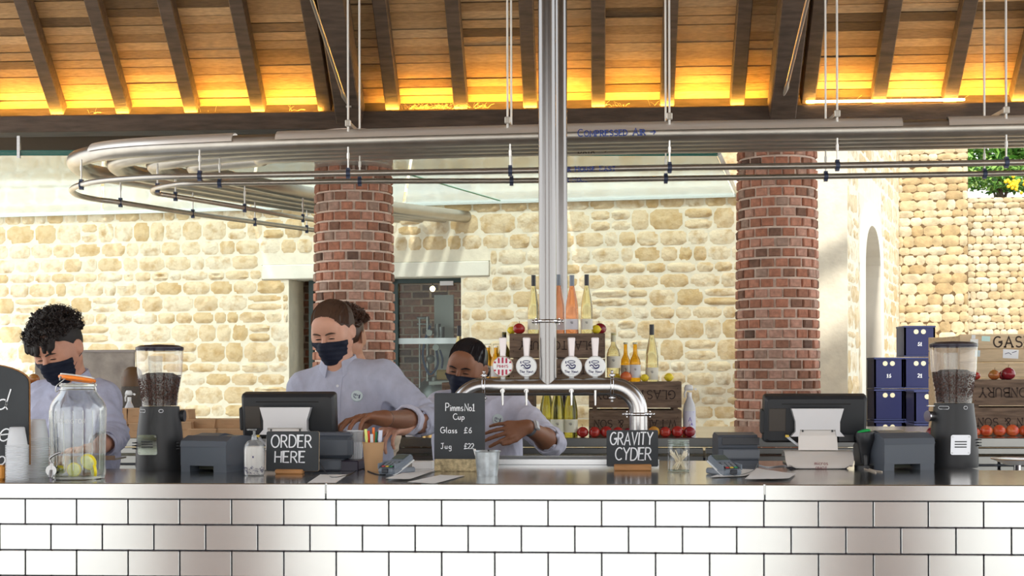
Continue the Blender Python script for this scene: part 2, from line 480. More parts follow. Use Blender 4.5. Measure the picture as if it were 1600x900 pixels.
NB = 16
rnd = random.Random(3)
for i in range(len(raf_X) - 1):
    xa, xb = raf_X[i], raf_X[i + 1]; L_ = xb - xa
    for r in range(NB):
        m = MB(); tn = min(1, max(0, rnd.gauss(.58, .24)))
        if rnd.random() < .07: tn = .05
        wv = bw * rnd.uniform(.88, .935); off = rnd.uniform(0, .012)
        sc_ = -.02 + r * bw + bw / 2
        a = rnd.uniform(-.003, .003)
        c = slope_pt((xa + xb) / 2, sc_ + a, RD + .012 + off)
        tilt = Matrix.Rotation(rnd.uniform(-.008, .008), 3, 'Y') @ Matrix.Rotation(rnd.uniform(.02, .10), 3, 'X')
        m.box(c, (L_ - .004, wv, .018), R=SLr @ tilt, tint=tn)
        m.build('roof_board', board_m, roof)
m = MB()
for i in range(len(raf_X) - 1):
    xa, xb = raf_X[i], raf_X[i + 1]
    for r in range(NB, 92):
        slope_box(m, (xa + xb) / 2, -.02 + r * bw + .002, -.02 + (r + 1) * bw - .002, RD + .006, RD + .026, xb - xa - .004, tint=min(1, max(0, rnd.gauss(.5, .22))))
o = m.build('roof_board', board_m, roof); o['kind'] = 'stuff'
m = MB(); slope_box(m, 0, -.45, RL + .1, RD + .04, RD + .08, XR - XL)
m.build('roof_deck', M('roof_deck_dark', (.09, .06, .04), .9), roof)
m = MB(); slope_box(m, 0, -.45, RL + .1, RD + .01, RD + .08, XR - XL, tint=.5)
m.v = [(x, 2 * 6.03 - y, z) for x, y, z in m.v]; m.f = [tuple(reversed(f)) for f in m.f]
m.build('roof_deck', board_m, roof)
# wall plate behind the beam, closing the eaves
m = MB().box((0, YB + .20, zbt + .035), (XR - XL, .05, .10)); m.build('wall_plate', oak_dark, roof)
# principal rafters above the columns, with steel tie rods
for ci, (pb, pt) in enumerate(((549.5, 521), (1222, 1240))):
    X = W(pb, 168, YB).x
    t = thing('principal_rafter', ['broad dark oak principal rafter above the brick column behind the tall man', 'broad dark oak principal rafter above the brick column nearer the blue crates'][ci], 'rafter', (X, YB, zbt))
    m = MB(); c0 = slope_pt(0, RL / 2, -.115) - V(0, YB, zbt)
    m.box(c0 + V(0, .03, .03), (.19, RL, .23), R=SLr, bev=.008)
    m.build('timber', oak_dark, t)
    # paired rod with clevis
    if ci == 0: A_ = W(546, 166, YB - .2); B_ = W(538, 150, YB - .3); C_ = W(488, -2, 9.2)
    else: A_ = W(1224, 153, YB - .2); B_ = W(1230, 137, YB - .3); C_ = W(1264, -2, 9.2)
    off = V(X, YB, zbt); dirn = (C_ - B_).normalized(); C2 = C_ + dirn * .9
    m = MB(); side = V(.007, 0, 0)
    m.cyl(B_ - off - side, C2 - off - side, .006, n=6); m.cyl(B_ - off + side, C2 - off + side, .006, n=6)
    m.build('tie_rod', M('rod_steel', (.55, .50, .44), .4, .8), t, smooth=True)
    m = MB(); m.tube([A_ - off, B_ - off, B_ - off + dirn * .1], [.006, .019, .008], 8); m.cyl(A_ - off - V(.02, 0, 0), A_ - off + V(.02, 0, 0), .012, n=8)
    m.build('clevis', M('rod_steel', (.55, .50, .44), .4, .8), t, smooth=True)

# ---- warm strip lights along the beam
warm = (1.0, .50, .055)
LED_ON = M('warm_led', (1, .8, .4), .5, emit=(1.0, .52, .07), es=135.)
LED_V = M('warm_led_bare', (1, .9, .7), .5, emit=(1.0, .72, .35), es=7.)
Xv = [W(p, 165, YB).x for p in (-60, 503, 592, 1197, 1262, 1720)]
k = 0
for a, b in ((Xv[0], Xv[1]), (Xv[2], Xv[3]), (Xv[4], Xv[5])):
    t = thing('strip_light', ['warm strip light lying on the beam, left of the first principal rafter', 'warm strip light lying on the beam between the two principal rafters', 'warm strip light lying on the beam beyond the second principal rafter, its bare tube showing'][k], 'light', ((a + b) / 2, YB + .031, zbt - .012)); k += 1
    MB().box((0, .0, .0004), (b - a, .024, .0008)).build('channel', steel, t)
    MB().box((0, 0, .0016), (b - a - .02, .014, .0016)).build('diffuser', LED_ON, t)
a, b = W(1260, 165, YB).x, W(1508, 165, YB).x
o = MB().box(((a + b) / 2, YB - .012, zbt + .010), (b - a, .014, .018), bev=.004).build('strip_light', LED_V)
tag(o, 'bare glowing warm white strip light fixed along the top edge of the beam, upper right', 'light')
# straw from old nests on the beam
m = MB(); rnd = random.Random(5)
for c, n in ((660, 60), (700, 50), (735, 24), (960, 12), (1018, 4), (150, 4), (462, 5), (1340, 5), (1405, 3), (1502, 3), (330, 3)):
    for j in range(n):
        p = W(c + rnd.gauss(0, 16 if n > 10 else 9), 168, YB + .02); p.z = zbt + .002
        q = p + V(rnd.uniform(-.06, .06), rnd.uniform(-.02, .02), rnd.uniform(.0, .045 if n > 10 else .07))
        m.tube([p, (p + q) / 2 + V(0, 0, .008), q], .0012, 3)
tag(m.build('straw', M('straw', (.62, .45, .2), .9)), 'loose straw of old nests poking up along the top of the beam', 'straw', kind='stuff')

# ---- brick columns
def brick_variants(w, n=14):
    out = []
    for i in range(n):
        r = random.Random(100 + i); m = MB()
        b = .006; hw, hh = w / 2 * r.uniform(.93, 1.0), .0308 * r.uniform(.93, 1.0)
        j = lambda s=.0035: r.uniform(-s, s)
        back = [V(-hw * .92, .03, -hh), V(hw * .92, .03, -hh), V(hw * .92, .03, hh), V(-hw * .92, .03, hh)]
        mid = [V(-hw, -.002, -hh), V(hw, -.002, -hh), V(hw, -.002, hh), V(-hw, -.002, hh)]
        fr = [V(-hw + b + j(), -.010 + j(.002), -hh + b + j()), V(hw - b + j(), -.010 + j(.002), -hh + b + j()), V(hw - b + j(), -.010 + j(.002), hh - b + j()), V(-hw + b + j(), -.010 + j(.002), hh - b + j())]
        m.v = [tuple(p) for p in back + mid + fr]
        m.f = [(8, 9, 10, 11)] + [(a, (a + 1) % 4, 4 + (a + 1) % 4, 4 + a) for a in range(4)] + [(4 + a, 4 + (a + 1) % 4, 8 + (a + 1) % 4, 8 + a) for a in range(4)]
        m.t = [i / (n - 1)] * 12
        me = bpy.data.meshes.new('brick'); me.from_pydata(m.v, [], m.f)
        at = me.attributes.new('tint', 'FLOAT', 'POINT'); at.data.foreach_set('value', m.t); me.materials.append(brick_m)
        out.append((me, m))
    return out
BV = brick_variants(.0965)
CH = .0757
def column(cx, cy, label, seed, visible=True):
    t = thing('brick_column', label, 'column', (cx, cy, 0))
    H = zbb; n = int(H / CH); r0 = .327; r1 = .288
    m = MB(); m.lathe([(r0 - .006, 0), (r1 - .006, H), (0, H)], 40); m.build('mortar_core', mortar, t, smooth=True)
    rn = random.Random(seed); rest = MB()
    for c in range(n):
        z = (c + .5) * CH; R_ = r0 + (r1 - r0) * z / H
        a0 = (c % 2) * PI / 18 + rn.uniform(-.02, .02)
        for k in range(18):
            a = a0 + 2 * PI * k / 18 + rn.uniform(-.014, .014)
            p = V(R_ * math.cos(a), R_ * math.sin(a), z)
            me, bm_ = rn.choices(BV, weights=[.5, 1, 1.2, 1.5, 1.5, 1.5, 1.5, 1.5, 1.5, 1.5, 1.2, 1.2, 1, 1])[0]
            rot = a + PI / 2
            fx = rn.uniform(.97, 1.03) * R_ / .318
            face = -(math.cos(a) * cx + math.sin(a) * cy) / math.hypot(cx, cy)   # towards the camera
            if visible and face > .03 and .98 < z < 3.22:
                o = link_mesh('brick', me, t, p, (0, 0, rot), (fx, 1, 1))
            else:
                Rm = Matrix.Rotation(rot, 3, 'Z')
                rest.add([p + Rm @ V(v[0] * fx, v[1], v[2]) for v in bm_.v], bm_.f, bm_.t[0])
    o = rest.build('brick', brick_m, t); o['kind'] = 'stuff'
    return t
c1 = W(553.5, 400, 10.95); c2 = W(1214.5, 400, 10.95)
column(c1.x, 10.95, 'round tapering red brick column behind the tall man in the middle', 1)
column(c2.x, 10.95, 'round tapering red brick column behind the till with the white stand', 2)
column(c1.x - .02, 1.33, 'round red brick column of the open front, out of view, mirrored in the tiles by the left grinder', 3, False)
column(c2.x - .02, 1.33, 'round red brick column of the open front, out of view, mirrored in the tiles under the right till', 4, False)

# ---- stone walls
def stone_variants(n=22, rough=.012, nx=6, nz=4, mat=None):
    out = []
    for i in range(n):
        r = random.Random(500 + i); m = MB(); off = V(r.uniform(0, 50), r.uniform(0, 50), 0)
        from mathutils import noise as N_
        vs = []
        for b in range(nz + 1):
            for a in range(nx + 1):
                u, w = a / nx - .5, b / nz - .5
                e = max(abs(u) * 2, abs(w) * 2)
                e2 = (abs(u) * 2) ** 8 + (abs(w) * 2) ** 8
                y = -.017 * max(0, 1 - e2 * .5) - rough * (N_.noise(V(u * 3.2, w * 3.2, 0) + off) + .6 * N_.noise(V(u * 9, w * 9, 5) + off)) * 1.9 * (1 if e < .98 else .3)
                if e < .98: y = min(y, -.0125)
                elif e2 < 1.4: y = min(y, -.0095)
                cr_ = 1 - .06 * (abs(u * 2) ** 5) * (abs(w * 2) ** 5)
                jx = r.uniform(-.02, .02) if e > .98 else 0
                vs.append(V(u * cr_ + jx, y, w * cr_ + (r.uniform(-.02, .02) if e > .98 else 0)))
        fs = [(b * (nx + 1) + a, b * (nx + 1) + a + 1, (b + 1) * (nx + 1) + a + 1, (b + 1) * (nx + 1) + a) for b in range(nz) for a in range(nx)]
        ring = [a for a in range(nx + 1)] + [(b + 1) * (nx + 1) - 1 for b in range(1, nz + 1)] + [nz * (nx + 1) + a for a in range(nx - 1, -1, -1)] + [b * (nx + 1) for b in range(nz - 1, 0, -1)]
        o = len(vs); vs += [V(vs[k].x, .03, vs[k].z) for k in ring]; L_ = len(ring)
        fs += [(ring[(k + 1) % L_], ring[k], o + k, o + (k + 1) % L_) for k in range(L_)]
        m.v = [tuple(p) for p in vs]; m.f = fs; m.t = [i / (n - 1)] * len(vs)
        me = bpy.data.meshes.new('stone'); me.from_pydata(m.v, [], m.f)
        at = me.attributes.new('tint', 'FLOAT', 'POINT'); at.data.foreach_set('value', m.t); me.materials.append(mat or stone_m)
        me.polygons.foreach_set('use_smooth', [True] * len(me.polygons)); me.set_sharp_from_angle(angle=math.radians(40))
        out.append((me, m))
    return out
SV = stone_variants()
RV = stone_variants(18, .005, 5, 4, rubble_m)
def stone_wall(name, pA, pB, z0, z1, heights, widths, seed, var, joint=.014, holes=(), zvis=(1.0, 3.4), maxn=300, thick=.4, proud=1., prefer='b', bed=None):
    d = (pB - pA); d.z = 0; L_ = d.length; ang = math.atan2(d.y, d.x)
    w = bpy.data.objects.new(name, None); COL.objects.link(w); w.location = (pA.x, pA.y, 0); w.rotation_euler = (0, 0, ang)
    w['kind'] = 'structure'
    m = MB()
    # bed split round the holes
    xs = sorted({0., L_} | {h[0] for h in holes} | {h[1] for h in holes})
    for a, b in zip(xs[:-1], xs[1:]):
        hs = [h for h in holes if h[0] <= (a + b) / 2 <= h[1]]
        segs = [(z0, z1)]
        for h in hs: segs = [s for g in segs for s in ((g[0], min(g[1], h[2])), (max(g[0], h[3]), g[1])) if s[1] - s[0] > .01]
        for s in segs: m.box(((a + b) / 2, thick / 2 - .008, (s[0] + s[1]) / 2), (b - a, thick, s[1] - s[0]))
    m.build('mortar_bed', bed or joint_m, w)
    r = random.Random(seed); z = z0; sts = []
    while z < z1 - .03:
        h = r.choice(heights) * r.uniform(.92, 1.08)
        h = min(h, z1 - z); x = -r.uniform(0, widths[1])
        while x < L_:
            ww = r.uniform(*widths) * (1.25 if h > .15 else 1)
            a, b = max(x, 0), min(x + ww, L_)
            if b - a > .04:
                cuts = [(a, b)]
                for hl in holes:
                    if z + h > hl[2] + .01 and z < hl[3] - .01:
                        cuts = [q for c in cuts for q in ((c[0], min(c[1], hl[0])), (max(c[0], hl[1]), c[1])) if q[1] - q[0] > .04]
                for c in cuts:
                    sub = [(z, h)]
                    if h > .16 and r.random() < .22: sub = [(z, h / 2), (z + h / 2, h / 2)]
                    for (zz, hh) in sub: sts.append(((c[0] + c[1]) / 2, zz + hh / 2, c[1] - c[0] - joint, hh - joint))
            x += ww
        z += h
    vis = [s for s in sts if zvis[0] < s[1] < zvis[1]]
    vis.sort(key=lambda s: (-s[0] if prefer == 'b' else s[0]))
    vis = set(id(s) for s in vis[:maxn]); rest = MB()
    for s in sts:
        me, mv = r.choice(var); fl = r.choice((1, -1)); rz = 0
        py = r.uniform(.75, 1.2) * proud
        if id(s) in vis: link_mesh('stone', me, w, (s[0], 0, s[1]), (0, 0, 0), (s[2], py, s[3]))
        else: rest.add([(s[0] + v[0] * s[2], v[1] * py, s[1] + v[2] * s[3]) for v in mv.v], mv.f, mv.t[0])
    if rest.v:
        o = rest.build('stone', rubble_m if var is RV else stone_m, w, smooth=True); o['kind'] = 'stuff'
    return w
def Zw(px): return 1 / (.07055 + 7.237e-6 * px)
PA = U(-620, 600, Zw(-620)); PB = U(1300, 600, Zw(1300)); PA.z = PB.z = 0
wd_ = (PB - PA).normalized()
def on_wall(px, py):
    p = U(px, py, Zw(px)); return (V(p.x, p.y, 0) - V(PA.x, PA.y, 0)).dot(wd_), p.z
dx0, dzt = on_wall(452, 437); dx1, _ = on_wall(721, 435)
lx0, lz1 = on_wall(410, 414); lx1, _ = on_wall(766, 408)
wb_ = stone_wall('wall_back', PA, PB, -.02, 4.7, (.105, .125, .14, .155, .185), (.12, .29), 11, SV, joint=.018,
                 holes=((dx0, dx1, -.1, dzt), (lx0, lx1, dzt, lz1)), zvis=(1.05, 3.3))
m = MB().box(((lx0 + lx1) / 2, .16, (dzt + lz1) / 2), (lx1 - lx0 - .01, .37, lz1 - dzt - .006), bev=.008); m.build('lintel', M('cut_lintel', (.80, .78, .68), .85, var=.1, vscale=4, bump=.1, world=True), wb_)
# glazed double doors
dr = thing('door_1', None, None, wb_.matrix_world @ V(0, 0, 0)); del_ = dr
dr.location = (PA.x, PA.y, 0); dr.rotation_euler = wb_.rotation_euler; dr['kind'] = 'structure'
fr_m = M('bronze_green_frame', (.03, .05, .05), .4, .3)
dx0b = on_wall(472, 437)[0]
m = MB()
for x in (dx0b + .02, on_wall(609, 437)[0], dx1 - .02): m.box((x, .22, dzt / 2), (.045, .05, dzt))
m.box(((dx0b + dx1) / 2, .22, dzt - .02), (dx1 - dx0b, .05, .04)); m.box(((dx0b + dx1) / 2, .22, .03), (dx1 - dx0b, .05, .06))
m.build('door_frame', fr_m, dr)
m = MB().box(((dx0b + dx1) / 2, .22, 1.72), (dx1 - dx0b - .05, .012, .055)); m.build('manifestation_band', M('frosted_band', (.55, .62, .64), .5), dr)
m = MB().box(((dx0b + dx1) / 2, .235, dzt / 2), (dx1 - dx0b, .008, dzt - .05)); m.build('door_pane', window_g, dr)
m = MB().box((on_wall(690, 441)[0], .205, dzt - .045), (.13, .03, .04)); m.build('door_closer', silver, dr)
# room behind the doors
back = bpy.data.objects.new('wall_inner', None); COL.objects.link(back); back.location = dr.location; back.rotation_euler = dr.rotation_euler; back['kind'] = 'structure'
m = MB().box(((dx0 + dx1) / 2, 1.7, 1.35), (3.4, .1, 2.75)); m.build('mortar_bed', mortar, back)
rest = []; rn = random.Random(9); cnt = 0; big = MB()
for r_ in range(36):
    for c_ in range(17):
        x = (dx0 + dx1) / 2 - 1.7 + c_ * .2 + (r_ % 2) * .1; z = r_ * .0757 + .04
        me, bm_ = rn.choice(BV)
        if z > 1.0 and z < dzt + .1 and x > dx0 and x < dx1 + .3 and cnt < 300:
            link_mesh('brick', me, back, (x, 1.65, z), (0, 0, 0), (1.9, 1, 1)); cnt += 1
        else: big.add([(x + v[0] * 1.9, 1.65 + v[1], z + v[2]) for v in bm_.v], bm_.f, bm_.t[0])
o = big.build('brick', brick_m, back); o['kind'] = 'stuff'
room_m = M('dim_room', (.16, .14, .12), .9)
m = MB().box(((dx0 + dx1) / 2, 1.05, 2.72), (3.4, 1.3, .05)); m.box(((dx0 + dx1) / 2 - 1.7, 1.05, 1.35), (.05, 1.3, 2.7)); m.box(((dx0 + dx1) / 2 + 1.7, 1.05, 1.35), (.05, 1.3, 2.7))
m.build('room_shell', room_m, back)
# equipment seen through the glass
def eq(px, py, dy=.8):
    x, z = on_wall(px, py); return V(x, dy, z)
rig = thing('filling_rig', 'bottling rig with pipes, gauges and hoses behind the glass door', 'machine', dr.location, dr.rotation_euler[2])
m = MB(); a = eq(636, 492); b = eq(668, 580); m.box(((a.x + b.x) / 2, 1.0, b.z + .25), (b.x - a.x, .03, a.z - b.z + .5)); m.build('white_panel', white_gl, rig)
m = MB(); pa = eq(616, 492); m.cyl(pa, eq(634, 492), .014, n=8)
m.cyl(eq(620, 492), eq(620, 640), .012, n=8); m.cyl(eq(633, 490), eq(633, 640), .018, n=8); m.cyl(eq(616, 502), eq(640, 502), .01, n=8)
m.build('stainless_frame', steel, rig, smooth=True)
m = MB(); hose = [eq(640, 505, .75), eq(632, 530, .72), eq(630, 560, .7), eq(640, 585, .72), eq(652, 570, .74), eq(650, 545, .74)]
m.tube(cat_rom(hose, 5), .012, 8); m.tube(cat_rom([eq(655, 545, .76), eq(660, 560, .74), eq(658, 575, .76)], 5), .01, 8)
m.build('blue_hose', M('blue_hose', (.05, .10, .25), .5), rig, smooth=True)
for px, py in ((640, 517), (651, 541)): p = eq(px, py, .72); MB().cyl(p, p + V(0, -.03, 0), .032, n=14).build('gauge', white_gl, rig, smooth=True)
m = MB()
for px, py, r_ in ((650, 515, .03), (656, 520, .03), (647, 522, .022)): p = eq(px, py, .8); m.cyl(p - V(0, 0, .08), p + V(0, 0, .08), r_, n=10)
m.ball(eq(642, 560, .7), .045, 10, 8); m.ball(eq(645, 620, .9), (.22, .2, .2)); m.cyl(eq(645, 612, .75), eq(646, 590, .75), .025, n=10)
m.build('valve', M('dull_steel', (.35, .36, .37), .35, .9), rig, smooth=True)
m = MB(); m.box(eq(661, 586, .75), (.13, .05, .10), bev=.01); m.build('yellow_box', M('ochre_box', (.55, .33, .06), .5), rig)
m = MB(); m.tube(cat_rom([eq(640, 600, .7), eq(655, 599, .7), eq(670, 599, .7), eq(676, 602, .7), eq(676, 625, .7)], 4), .02, 8); m.build('outlet_pipe', white_gl, rig, smooth=True)
for i, (px, py) in enumerate(((624, 440), (649, 485))):
    t = thing('pendant_lamp', ['small warm pendant lamp high behind the glass door', 'small warm pendant lamp above the rig behind the glass door'][i], 'lamp', dr.location, dr.rotation_euler[2])
    p = eq(px, py, 1.2); m = MB().ball(p, .028, 10, 8); m.build('bulb', M('warm_bulb', (1, .8, .5), .5, emit=(1, .7, .35), es=12), t, smooth=True)
    m = MB().cyl(p + V(0, 0, .02), V(p.x, p.y, 2.7), .004, n=5); m.build('cord', black, t)

# ---- glass canopy
zc = CAM + 1.56
cf = [on(p, 100, zc) for p in (0,)]
def canopy_pt(px, py): return on(px, py, zc)
fl = canopy_pt(-80, 243.5); frr = canopy_pt(1122, 244)
bl = V(PA.x, PA.y, zc) + wd_ * on_wall(-60, 335)[0]; br = V(PA.x, PA.y, zc) + wd_ * on_wall(1150, 305)[0]
can = thing('glass_canopy', 'level glass canopy with teal edge between the beam and the stone wall', 'canopy', (0, 0, zc))
for q in (fl, frr, bl, br): q.z = 0
npan = 5
for i in range(npan):
    a, b = i / npan, (i + 1) / npan
    q = [fl.lerp(frr, a + .002), fl.lerp(frr, b - .002), bl.lerp(br, b - .002), bl.lerp(br, a + .002)]
    m = MB(); m.add([p + V(0, 0, h) for h in (0, .012) for p in q], [(3, 2, 1, 0), (4, 5, 6, 7), (0, 1, 5, 4), (1, 2, 6, 5), (2, 3, 7, 6), (3, 0, 4, 7)])
    m.build('glass_pane', canopy_g, can)
teal = M('teal_glass_edge', (.005, .13, .12), .25)
m = MB(); d = (frr - fl).normalized(); L_ = (frr - fl).length
for i in range(4):
    c = (fl + frr) / 2; m.box((c.x, c.y - .01, .004 + i * .010), (L_, .012, .008), R=Matrix.Rotation(math.atan2(d.y, d.x), 3, 'Z'))
m.build('pane_edge', teal, can)
m = MB(); m.tube([canopy_pt(640, 272) - V(0, 0, zc + .004), canopy_pt(782, 313) - V(0, 0, zc + .004)], .006, 4); m.build('pane_edge', M('green_glass_edge', (.04, .20, .10), .3), can)
m = MB(); wr = (br - bl).normalized(); c = (bl + br) / 2
m.box((c.x, c.y - .03, 0), ((br - bl).length, .04, .035), R=Matrix.Rotation(math.atan2(wr.y, wr.x), 3, 'Z')); m.build('wall_channel', M('channel_pale', (.66, .72, .70), .4, .3), can)
wfin = M('white_paint', (.82, .83, .80), .5)
m = MB()
for s in (1.,):
    a, b = frr + V(.01, 0, .02), br + V(.01, 0, .02); m.tube([a, b], .018, 4)
m.build('end_fin', wfin, can)
for px in (33,):
    p = canopy_pt(px, 244); m = MB().box((p.x, p.y - .03, .06), (.022, .022, .16)); m.build('hanger', steel, can)

# gutter behind the beam
gz = W(800, 203, 11.5).z
tag(MB().cyl((XL, 11.45, gz + .02), (XR, 11.45, gz + .02), .075, n=16).build('eaves_gutter', M('zinc', (.62, .57, .50), .5, .6, var=.2, vscale=4, world=True), smooth=True), 'dull grey metal eaves gutter running behind the long timber beam', 'gutter')

# ---- right-hand masonry
pier = bpy.data.objects.new('wall_pier', None); COL.objects.link(pier); pier['kind'] = 'structure'
q0, q1 = U(1270, 600, 12.1), U(1321, 600, 11.95)
zz = [0, .55, 1.02, 1.47, W(1300, 540, 11.9).z, W(1300, 415, 11.9).z, 3.2, 3.9, 4.7]
zz = [0, .5, 1.0, U(1300, 540, 12).z, U(1300, 415, 12).z, 3.0, 3.6, 4.2, 4.8]
d = q1 - q0; d.z = 0
for a, b in zip(zz[:-1], zz[1:]):
    c = (q0 + q1) / 2; m = MB().box((c.x, c.y + .35, (a + b) / 2), (d.length, .7, b - a - .006), R=Matrix.Rotation(math.atan2(d.y, d.x), 3, 'Z'), bev=.006)
    m.build('ashlar_block', M('sawn_honey_stone', (.82, .68, .44), .85, var=.2, vscale=5, bump=.1, bscale=8, world=True), pier)
RA = U(1323, 600, 11.9); RB = U(1404, 600, 15.9)
rd = (RB - RA); rd.z = 0; RLn = rd.length; rd.normalize()
def Zr(px): return 1 / (1 / 11.9 + (1 / 15.9 - 1 / 11.9) * (px - 1323) / 81)
def on_ret(px, py):
    p = U(px, py, Zr(px)); return (V(p.x, p.y, 0) - V(RA.x, RA.y, 0)).dot(rd), p.z
ax0 = on_ret(1341, 400)[0]; ax1 = on_ret(1376, 400)[0]; az1 = on_ret(1357, 352)[1] + .22
wr_ = stone_wall('wall_return', RA, RB, -.02, 4.8, (.16, .2, .24), (.25, .5), 21, SV, joint=.02, holes=((ax0, ax1, -.1, az1),), zvis=(1.0, 3.6), prefer='a', thick=.35, proud=.8)
# pointed arch surround
ia0, ia1 = on_ret(1347, 400)[0], on_ret(1371, 400)[0]; mid = (ia0 + ia1) / 2; hw = (ia1 - ia0) / 2
apex = on_ret(1357, 352)[1]; spring = on_ret(1370, 425)[1] - .05
arc_in = [(ia1, -.0), (ia1, spring)] + [(mid + hw * math.cos(t * PI / 2 / 8) ** .9, spring + (apex - spring) * math.sin(t * PI / 2 / 8) ** .85) for t in range(1, 8)] + [(mid, apex)]
arc_in += [(2 * mid - x, z) for x, z in reversed(arc_in[:-1])]
def outp(x, z):
    if z <= spring: return (ax1 if x > mid else ax0, z)
    tt = (z - spring) / (apex - spring)
    return (mid + (x - mid) * ((ax1 - mid) if x > mid else (mid - ax0)) / hw, spring + (az1 - spring) * tt)
m = MB(); n = len(arc_in); O_ = [outp(*p) for p in arc_in]
# square outer edge at the top
vs = [V(x, y, z) for y in (-.035, .36) for (x, z) in arc_in] + [V(x, y, z) for y in (-.035, .36) for (x, z) in O_]
fs = []
for i in range(n - 1):
    fs += [(i, i + 1, 2 * n + i + 1, 2 * n + i), (i + 1, i, n + i, n + i + 1), (2 * n + i, 2 * n + i + 1, 3 * n + i + 1, 3 * n + i)]
m.add(vs, fs)
m.build('arch_surround', M('cream_ashlar', (.86, .80, .68), .85, var=.08, vscale=4, world=True), wr_)
m = MB()
poly = [(ax0, az1)] + [p for p in reversed(O_) if p[1] > spring] + [(ax1, az1)]
m.prism([(ax0 - .0, spring)] + [(ax0, az1 + .0), (ax0 + .0, az1)] + [(mid, az1)], -.005, .3) if False else None
for sgn, e in ((1, ax1), (-1, ax0)):
    pts = [(mid + (x - mid) * 1.0, z) for (x, z) in O_ if (x - mid) * sgn >= -1e-6 and z >= spring - 1e-6]
    pts.sort(key=lambda p: p[1]); c = V(e, -.01, az1)
    for i in range(len(pts) - 1):
        m.add([c, V(pts[i][0], -.01, pts[i][1]), V(pts[i + 1][0], -.01, pts[i + 1][1])], [(0, 1, 2) if sgn > 0 else (0, 2, 1)])
m.build('spandrel', stone_m if False else ashlar, wr_)
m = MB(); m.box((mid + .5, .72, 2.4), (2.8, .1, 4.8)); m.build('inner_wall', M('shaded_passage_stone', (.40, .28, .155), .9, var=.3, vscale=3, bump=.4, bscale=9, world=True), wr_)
SA, SB = U(1402, 600, 15.9), U(1513, 600, 15.7)
stone_wall('wall_rubble', SA, SB, -.02, 5.2, (.075, .09, .11, .125), (.08, .21), 31, RV, bed=rubble_bed, joint=.000, zvis=(.85, 4.2), thick=.5, proud=1.0)
TA, TB = U(1500, 600, 17.2), U(1700, 600, 17.0)
zt = U(1560, 300, 17.1).z
stone_wall('wall_garden', TA, TB, -.02, zt - .06, (.07, .085, .1), (.07, .17), 41, RV, bed=rubble_bed, joint=.001, zvis=(.8, 4.2), thick=.5, proud=1.0, prefer='a')
d = TB - TA; d.z = 0; c = (TA + TB) / 2
m = MB()
for i in range(7):
    f = (i + .5) / 7; p = TA.lerp(TB, f)
    m = MB().box((p.x, p.y + .2, zt - .02), (d.length / 7 - .012, .55, .08), R=Matrix.Rotation(math.atan2(d.y, d.x), 3, 'Z'), bev=.012)
    m.build('coping_stone', ashlar, bpy.data.objects['wall_garden'])
# planting above the garden wall
leaf = M('leaf_green', (.10, .26, .04), .5, tint=[(.03, .10, .02), (.10, .26, .04), (.24, .42, .08), (.36, .52, .12)], world=True)
def foliage(mb, c, rad, n, size, seed):
    r = random.Random(seed)
    for i in range(n):
        a = V(r.gauss(0, 1), r.gauss(0, 1), r.gauss(0, 1)).normalized(); q = r.uniform(.55, 1.0)
        p = Vector(c) + V(a.x * rad[0], a.y * rad[1], a.z * rad[2]) * q
        u = V(r.gauss(0, 1), r.gauss(0, 1), r.gauss(0, .6)).normalized(); w = u.cross(V(r.gauss(0, 1), r.gauss(0, 1), r.gauss(0, 1))).normalized()
        s = size * r.uniform(.6, 1.3)
        mb.add([p - u * s, p + w * s * .45, p + u * s, p - w * s * .45], [(0, 1, 2, 3)], min(1, max(0, r.gauss(.45, .25))))
def shrub(name, label, px, py, Z, rad, n, size, seed, flowers=0):
    p = U(px, py, Z); t = thing(name, label, 'shrub', (p.x, p.y, zt))
    m = MB(); foliage(m, (0, 0, p.z - zt), rad, n, size, seed); o = m.build('foliage', leaf, t); o['kind'] = 'stuff'
    m = MB(); r = random.Random(seed)
    for i in range(5): m.tube([(0, 0, -.05), (r.uniform(-.1, .1), 0, (p.z - zt) * .5), (r.uniform(-.4, .4) * rad[0], r.uniform(-.3, .3), p.z - zt)], [.02, .015, .006], 5)
    m.build('stem', oak_dark, t)
    if flowers:
        m = MB(); 
        for i in range(flowers):
            q = U(1588 + r.gauss(0, 7), 287 + r.gauss(0, 5), 17.2); m.ball((q.x - p.x, q.y - p.y, q.z - zt), .022, 6, 4)
        o = m.build('flowers', M('yellow_flower', (.9, .62, .02), .6), t); o['kind'] = 'stuff'
shrub('flowering_shrub', 'light green shrub with yellow flowers on top of the garden wall', 1570, 275, 17.6, (.75, .3, .22), 1500, .045, 1, 26)
shrub('leafy_shrub', 'dark green leafy shrub rising behind the yellow flowers', 1560, 235, 18.6, (.9, .5, .42), 1600, .07, 2)
shrub('leafy_shrub', 'mid green shrub over the garden wall at the far right edge', 1640, 225, 18.2, (.7, .5, .5), 1300, .07, 3)
tag(MB().box((U(1600, 300, 20).x, 21.4, zt / 2 - .1), (7, 6.4, zt)).build('raised_bed', M('turf', (.12, .28, .05), .9, var=.3, vscale=8, world=True)), kind='structure')

